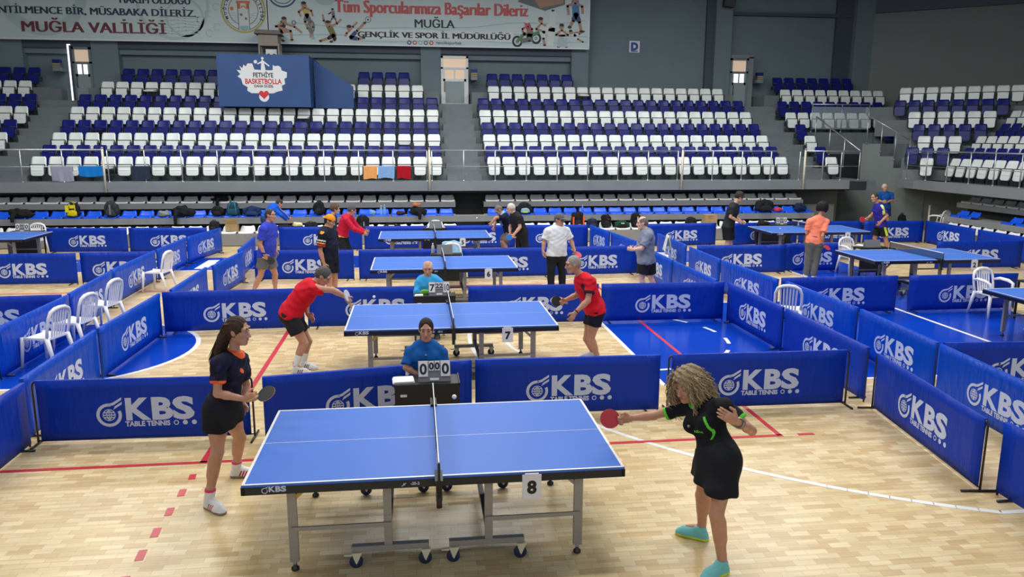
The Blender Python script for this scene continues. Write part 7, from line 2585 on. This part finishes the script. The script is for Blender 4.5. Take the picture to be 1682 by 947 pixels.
def backpack(x, y, z, size, col, label, rz=0.0, pocket=None, straps=None, accents=(), group='bags on the benches', name='backpack', cat='backpack', lean=0.0):
    t = thing(name, label, cat, (x, y, z), rz, group)
    sx, sy, sz = size
    soft('bag_body', size, col, t, seed=len(label))
    soft('pocket', (sx * .72, sy * .30, sz * .45), pocket or [c * 1.25 + .004 for c in col], t, seed=len(label) + 3, loc=(0, -sy * .46, sz * .06), rip=.004, h=.012)
    st = straps or [c * .7 + .003 for c in col]
    MB().tube([(-.05, 0, sz * .93), (-.035, 0, sz * 1.05), (.035, 0, sz * 1.05), (.05, 0, sz * .93)], .010, 6).build('handle', cmat(st, .8, name='strap'), t)
    for s in (-1, 1):
        MB().tube([(s * sx * .17, -sy * .28, sz * .93), (s * sx * .24, -sy * .50, sz * .72), (s * sx * .28, -sy * .56, sz * .40), (s * sx * .36, -sy * .50, sz * .08)], .013, 6, flat=.6).build('strap', cmat(st, .8, name='strap'), t)
    for (u, v, w_, h_, c) in accents:
        MB().box((u * sx - w_ / 2, -sy * .62, v * sz), (u * sx + w_ / 2, -sy * .56, v * sz + h_)).build('trim_patch', cmat(c, .7, name='trim'), t)
    return t


def heap(x, y, z, size, col, label, name='jacket', cat='jacket', sleeve=None, seed=3, group='clothes and bags left on the benches'):
    """A dropped garment: a slumped mound with one sleeve fallen over the edge."""
    t = thing(name, label, cat, (x, y, z), 0, group)
    sx, sy, sz = size
    F = Field((-sx / 2 - .12, -sy / 2 - .22, -.02 if not sleeve else sleeve[2] - .08), (sx / 2 + .12, sy / 2 + .12, sz + .1), .014)
    rng = np.random.RandomState(seed)
    E3 = (V(1, 0, 0), V(0, 1, 0), V(0, 0, 1))
    for q in range(7):
        c = V(rng.uniform(-.33, .33) * sx, rng.uniform(-.2, .2) * sy, sz * rng.uniform(.25, .5))
        F.ell(c, E3, (sx * rng.uniform(.18, .28), sy * rng.uniform(.25, .38), sz * rng.uniform(.3, .5)), .05)
    F.ell(V(0, 0, sz * .25), E3, (sx * .48, sy * .42, sz * .3), .05)
    F.ripple(lambda X, Y, Z: .010 * np.sin(28 * X + 9 * Z + 12 * Y) + .006 * np.sin(50 * Z + 20 * X))
    F.cut((0, 0, 0.0), (0, 0, -1))
    if sleeve:
        F2 = F
        a = V(sleeve[0] * sx, -sy * .32, sz * .4)
        b_ = V(sleeve[1] * sx, -sy * .5 - .10, sz * .1)
        F.cone(a, b_, .06, .055, .03)
        F.cone(b_, V(sleeve[1] * sx, -sy * .5 - .12, sleeve[2]), .055, .045, .02, flat=True)
    link('cloth', F.mesh('cloth', cmat(col, .9, .15, 22, .25, name='garment'), (0, 0, 0)), t)
    return t


def carton(x, y, z, size, label, rz=0.0, flaps=False, marks=True):
    t = thing('cardboard_box', label, 'box', (x, y, z), rz, 'cardboard boxes')
    sx, sy, sz = size
    MB().box((-sx / 2, -sy / 2, 0), (sx / 2, sy / 2, sz)).build('carton', M['carton'], t)
    MB().box((-sx / 2 - .001, -.03, sz - .002), (sx / 2 + .001, .03, sz + .002)).build('tape', mat('parcel_tape', (.5, .38, .2), .3), t)
    if flaps:
        MB().obox((0, -sy / 2 - .05, sz + .07), ((1, 0, 0), (0, -.55, .8), (0, .8, .55)), (sx / 2, .09, .003)).build('flap', M['carton'], t)
        MB().obox((sx / 2 + .06, 0, sz + .03), ((0, 1, 0), (.9, 0, .4), (-.4, 0, .9)), (sy / 2, .07, .003)).build('flap', M['carton'], t)
    if marks:
        f = Flat().rect(-.10, sz * .68, .06, sz * .76).rect(-.08, sz * .45, .08, sz * .5)
        f.build('print', mat('carton_print', (.10, .08, .06), .8), (0, -sy / 2, 0), (1, 0, 0), (0, 0, 1), t, .001)
    return t


ZB, ZA, ZC = .815, .42, 1.19
BLK, DKB = (.012, .012, .014), (.012, .02, .05)
heap(-11.55, 18.22, ZB, (.66, .36, .30), BLK, 'black jacket dropped over the bench above the cut off table', sleeve=(-.3, -.28, -.12), seed=5)
backpack(-10.17, 18.25, ZB, (.38, .26, .42), BLK, 'yellow and black backpack on the bench', pocket=srgb(214, 196, 26), straps=srgb(222, 206, 40), accents=((-.30, .35, .10, .2, srgb(222, 206, 40)), (.05, .62, .12, .1, srgb(222, 206, 40))))
backpack(-9.09, 18.25, ZB, (.42, .28, .45), srgb(46, 54, 60), 'dark grey rucksack with a broad lighter stripe on the bench', accents=((0, .15, .05, .3, srgb(110, 118, 124)),))
heap(-7.61, 18.22, ZB, (.30, .22, .19), srgb(128, 134, 140), 'small light grey cloth bundle on the bench', 'cloth_bundle', 'cloth', seed=8)
heap(-7.02, 18.22, ZB, (.56, .34, .36), srgb(26, 30, 34), 'black jacket on the bench with one sleeve hanging down', sleeve=(-.34, -.36, -.22), seed=11)
heap(-6.18, 19.1, ZC, (.58, .34, .22), (.006, .007, .012), 'black garment lying on the upper bench', sleeve=(-.05, -.05, -.12), seed=14)
backpack(-6.06, 18.25, ZB, (.40, .26, .28), (.01, .011, .014), 'low black bag on the bench between black garment and teal rucksack', name='shoulder_bag', cat='bag')
backpack(-5.62, 18.25, ZB, (.38, .26, .42), srgb(28, 66, 86), 'teal rucksack with pale edged straps on the bench', straps=srgb(70, 120, 140))
backpack(-5.05, 18.25, ZB, (.60, .30, .27), srgb(26, 46, 86), 'navy duffel bag on the bench', name='duffel_bag', cat='bag', pocket=srgb(34, 58, 104))
heap(-7.45, 17.55, ZA, (.60, .34, .22), (.014, .016, .022), 'dark gear heap on the low bench behind a barrier', 'gear_heap', 'gear', seed=17)
backpack(-6.03, 17.58, ZA, (.32, .30, .32), (.013, .014, .018), 'round black bag on the low bench behind the barrier corner', name='round_bag', cat='bag')
carton(-5.53, 17.62, ZA, (.34, .26, .22), 'open cardboard box on the low bench beside a white seat', flaps=True, marks=False)
heap(-3.85, 17.55, ZA, (.78, .34, .22), (.02, .02, .024), 'black gear heap with a cream cloth on the low bench', 'gear_heap', 'gear', seed=21)
heap(-3.62, 17.34, ZA + .16, (.26, .2, .12), srgb(226, 220, 170), 'cream cloth lying on the black gear heap', 'cloth_bundle', 'cloth', seed=23)
backpack(-3.08, 18.25, ZB, (.36, .26, .42), (.011, .012, .015), 'tall black backpack on the bench behind the orange cap')
backpack(-3.25, 17.56, ZA, (.42, .28, .26), (.012, .014, .02), 'low black bag on the low bench behind the orange cap', name='shoulder_bag', cat='bag')
backpack(-1.72, 17.58, ZA, (.40, .28, .44), (.011, .012, .015), 'upright black case on the low bench behind the red sweater', name='equipment_case', cat='bag', accents=((.1, .3, .02, .12, (.6, .6, .6)),))
heap(-0.60, 18.22, ZB, (.24, .2, .11), (.05, .02, .03), 'small dark red and black item on a blue bench seat', 'cloth_bundle', 'cloth', seed=27)
heap(-1.46, 18.22, ZB, (.16, .16, .16), srgb(110, 160, 220), 'pale blue cloth on the bench beside the water bottles', 'cloth_bundle', 'cloth', seed=29)
heap(-0.07, 18.22, ZB, (.58, .34, .30), (.013, .013, .015), 'black bag with orange cloth slumped on the bench', 'slumped_bag', 'bag', sleeve=(.1, .1, -.14), seed=31)
heap(-0.10, 18.22, ZB + .27, (.22, .16, .08), srgb(196, 110, 66), 'orange cloth on top of the slumped black bag', 'cloth_bundle', 'cloth', seed=33)
backpack(-0.88, 17.55, ZA, (.62, .26, .17), (.016, .016, .02), 'black bag with white panels on the low bench', name='panel_bag', cat='bag', accents=((-.28, .1, .15, .11, (.75, .78, .8)), (.02, .1, .17, .14, (.75, .78, .8)), (.30, .1, .15, .10, (.75, .78, .8))))
carton(1.62, 17.5, .362, (.34, .2, .07), 'flat brown carton in the gap of the low bench', marks=False)
backpack(3.29, 18.25, ZB, (.50, .28, .34), (.014, .016, .02), 'black rucksack with a pale blue flap on the bench', pocket=srgb(130, 168, 190), accents=((0, .10, .14, .05, srgb(196, 220, 60)),))
backpack(4.86, 17.58, ZA, (.44, .30, .50), (.014, .013, .014), 'tall black bag with orange edges on the low bench', accents=((-.36, .1, .05, .3, srgb(240, 96, 36)), (.36, .1, .04, .34, srgb(240, 96, 36)), (-.1, .05, .10, .08, srgb(240, 110, 50)), (.08, .08, .08, .09, srgb(240, 110, 50))))
backpack(5.32, 17.56, ZA, (.38, .28, .28), (.016, .024, .05), 'dark blue bag on the low bench beside the orange edged bag', name='shoulder_bag', cat='bag')
backpack(5.78, 17.60, ZA, (.34, .28, .41), (.011, .011, .013), 'round topped black backpack with small red mark on the low bench', accents=((.1, .62, .03, .03, srgb(200, 40, 40)),))
backpack(6.26, 17.54, ZA, (.50, .28, .20), srgb(22, 70, 44), 'dark green sports bag on the low bench', name='sports_bag', cat='bag', pocket=(.012, .014, .014), accents=((0, .62, .10, .03, (.6, .65, .6)),))
backpack(6.74, 17.62, ZA, (.34, .28, .45), (.011, .012, .015), 'tall black backpack behind the green sports bag', accents=((.05, .4, .025, .16, (.6, .6, .62)),))
backpack(8.53, 17.58, ZA, (.36, .28, .29), (.012, .013, .016), 'black bag on the low bench beside the stacked cartons', name='shoulder_bag', cat='bag')
carton(9.13, 17.58, ZA, (.42, .3, .16), 'lower cardboard box of two stacked on the low bench')
carton(9.14, 17.58, ZA + .163, (.40, .29, .21), 'upper cardboard box of two stacked on the low bench')
backpack(11.25, 18.25, ZB, (.66, .32, .38), (.011, .012, .016), 'bulky black bag on the bench behind the far side table', name='duffel_bag', cat='bag')
heap(11.72, 18.22, ZB, (.26, .2, .15), srgb(190, 60, 90), 'pink and white cloth beside the bulky black bag', 'cloth_bundle', 'cloth', seed=37)
heap(12.5, 18.22, ZB, (.42, .32, .31), srgb(28, 38, 66), 'navy jacket heaped on the last blue bench seat', seed=41)
backpack(16.62, 18.9, 0.0, (.30, .24, .62), (.012, .012, .014), 'black bag leaning by the grey wall under the side stand', name='shoulder_bag', cat='bag')
heap(9.95, 15.38, .701, (.28, .2, .13), (.02, .02, .024), 'black cap on the desk behind the far side table', 'cap', 'cap', seed=43)
heap(10.12, 15.75, .0, (.5, .34, .86), (.014, .014, .017), 'tall black bag behind the white leaved scoreboard', 'tall_bag', 'bag', seed=47)

# ------------------------------------------------------------------ towels draped over chairs and a neck
def drape(x, y, z, w, depth, drop, col, label, rz):
    b = MB()
    def P(u, v):
        q = v * 2 - 1
        zz = z + .02 - (abs(q) ** 1.3) * drop + .01 * math.sin(u * 12)
        yy = q * depth / 2 + .012 * math.sin(u * 15 + v * 4) + .03 * q
        k = 1 - .18 * (1 - abs(q))
        return ((u - .5) * w * k, yy, zz - .06 * abs(u - .5) ** 2 * 4 * .5)
    b.grid(P, 18, 16)
    o = b.build('towel', cmat(col, .95, .1, 26, .4, name='towel_cloth'))
    o.location = (x, y, 0)
    o.rotation_euler = (0, 0, rz)
    return tag(o, label, 'towel', 'towels over chair backs')


drape(0.645, 11.20, .872, .50, .14, .40, srgb(150, 190, 222), 'light blue towel over the chair behind the turned scoreboard', R(12))
drape(5.90, 11.95, .845, .42, .12, .36, srgb(196, 204, 196), 'pale striped towel over the chair by the gangway barrier', R(80))
K13 = PEOPLE['p13'][1]
t = MB().tube([tuple(K13['N'] + K13['lat'] * .06 + K13['fwd'] * .12 - K13['spine'] * .25), tuple(K13['N'] + K13['lat'] * .09 + K13['fwd'] * .10), tuple(K13['N'] + K13['lat'] * .06 - K13['fwd'] * .05 + K13['spine'] * .05), tuple(K13['N'] - K13['lat'] * .06 - K13['fwd'] * .05 + K13['spine'] * .05), tuple(K13['N'] - K13['lat'] * .09 + K13['fwd'] * .10), tuple(K13['N'] - K13['lat'] * .06 + K13['fwd'] * .13 - K13['spine'] * .25)], .035, 8)
tag(t.build('neck_towel', cmat(srgb(130, 190, 222), .95, .1, 26, name='towel_cloth')), 'pale blue towel round the neck of the stooping man', 'towel')

for x, y, l in ((0.0, 4.30, 'dark crumpled bag slung under table seven, on the side of the bending man'), (0.66, 4.36, 'dark crumpled bag slung under table seven, beside its net post')):
    t = thing('cloth_bag', l, 'bag', (x, y, .555), 0, 'bags slung under table seven')
    soft('bag_body', (.42, .34, .14), (.03, .032, .036), t, seed=int(x * 10) + 4, rip=.016, squash=-.4)
    MB().tube([(-.12, 0, .10), (-.12, 0, .128)], .008, 5).tube([(.12, 0, .10), (.12, 0, .128)], .008, 5).build('strap', M['black'], t)
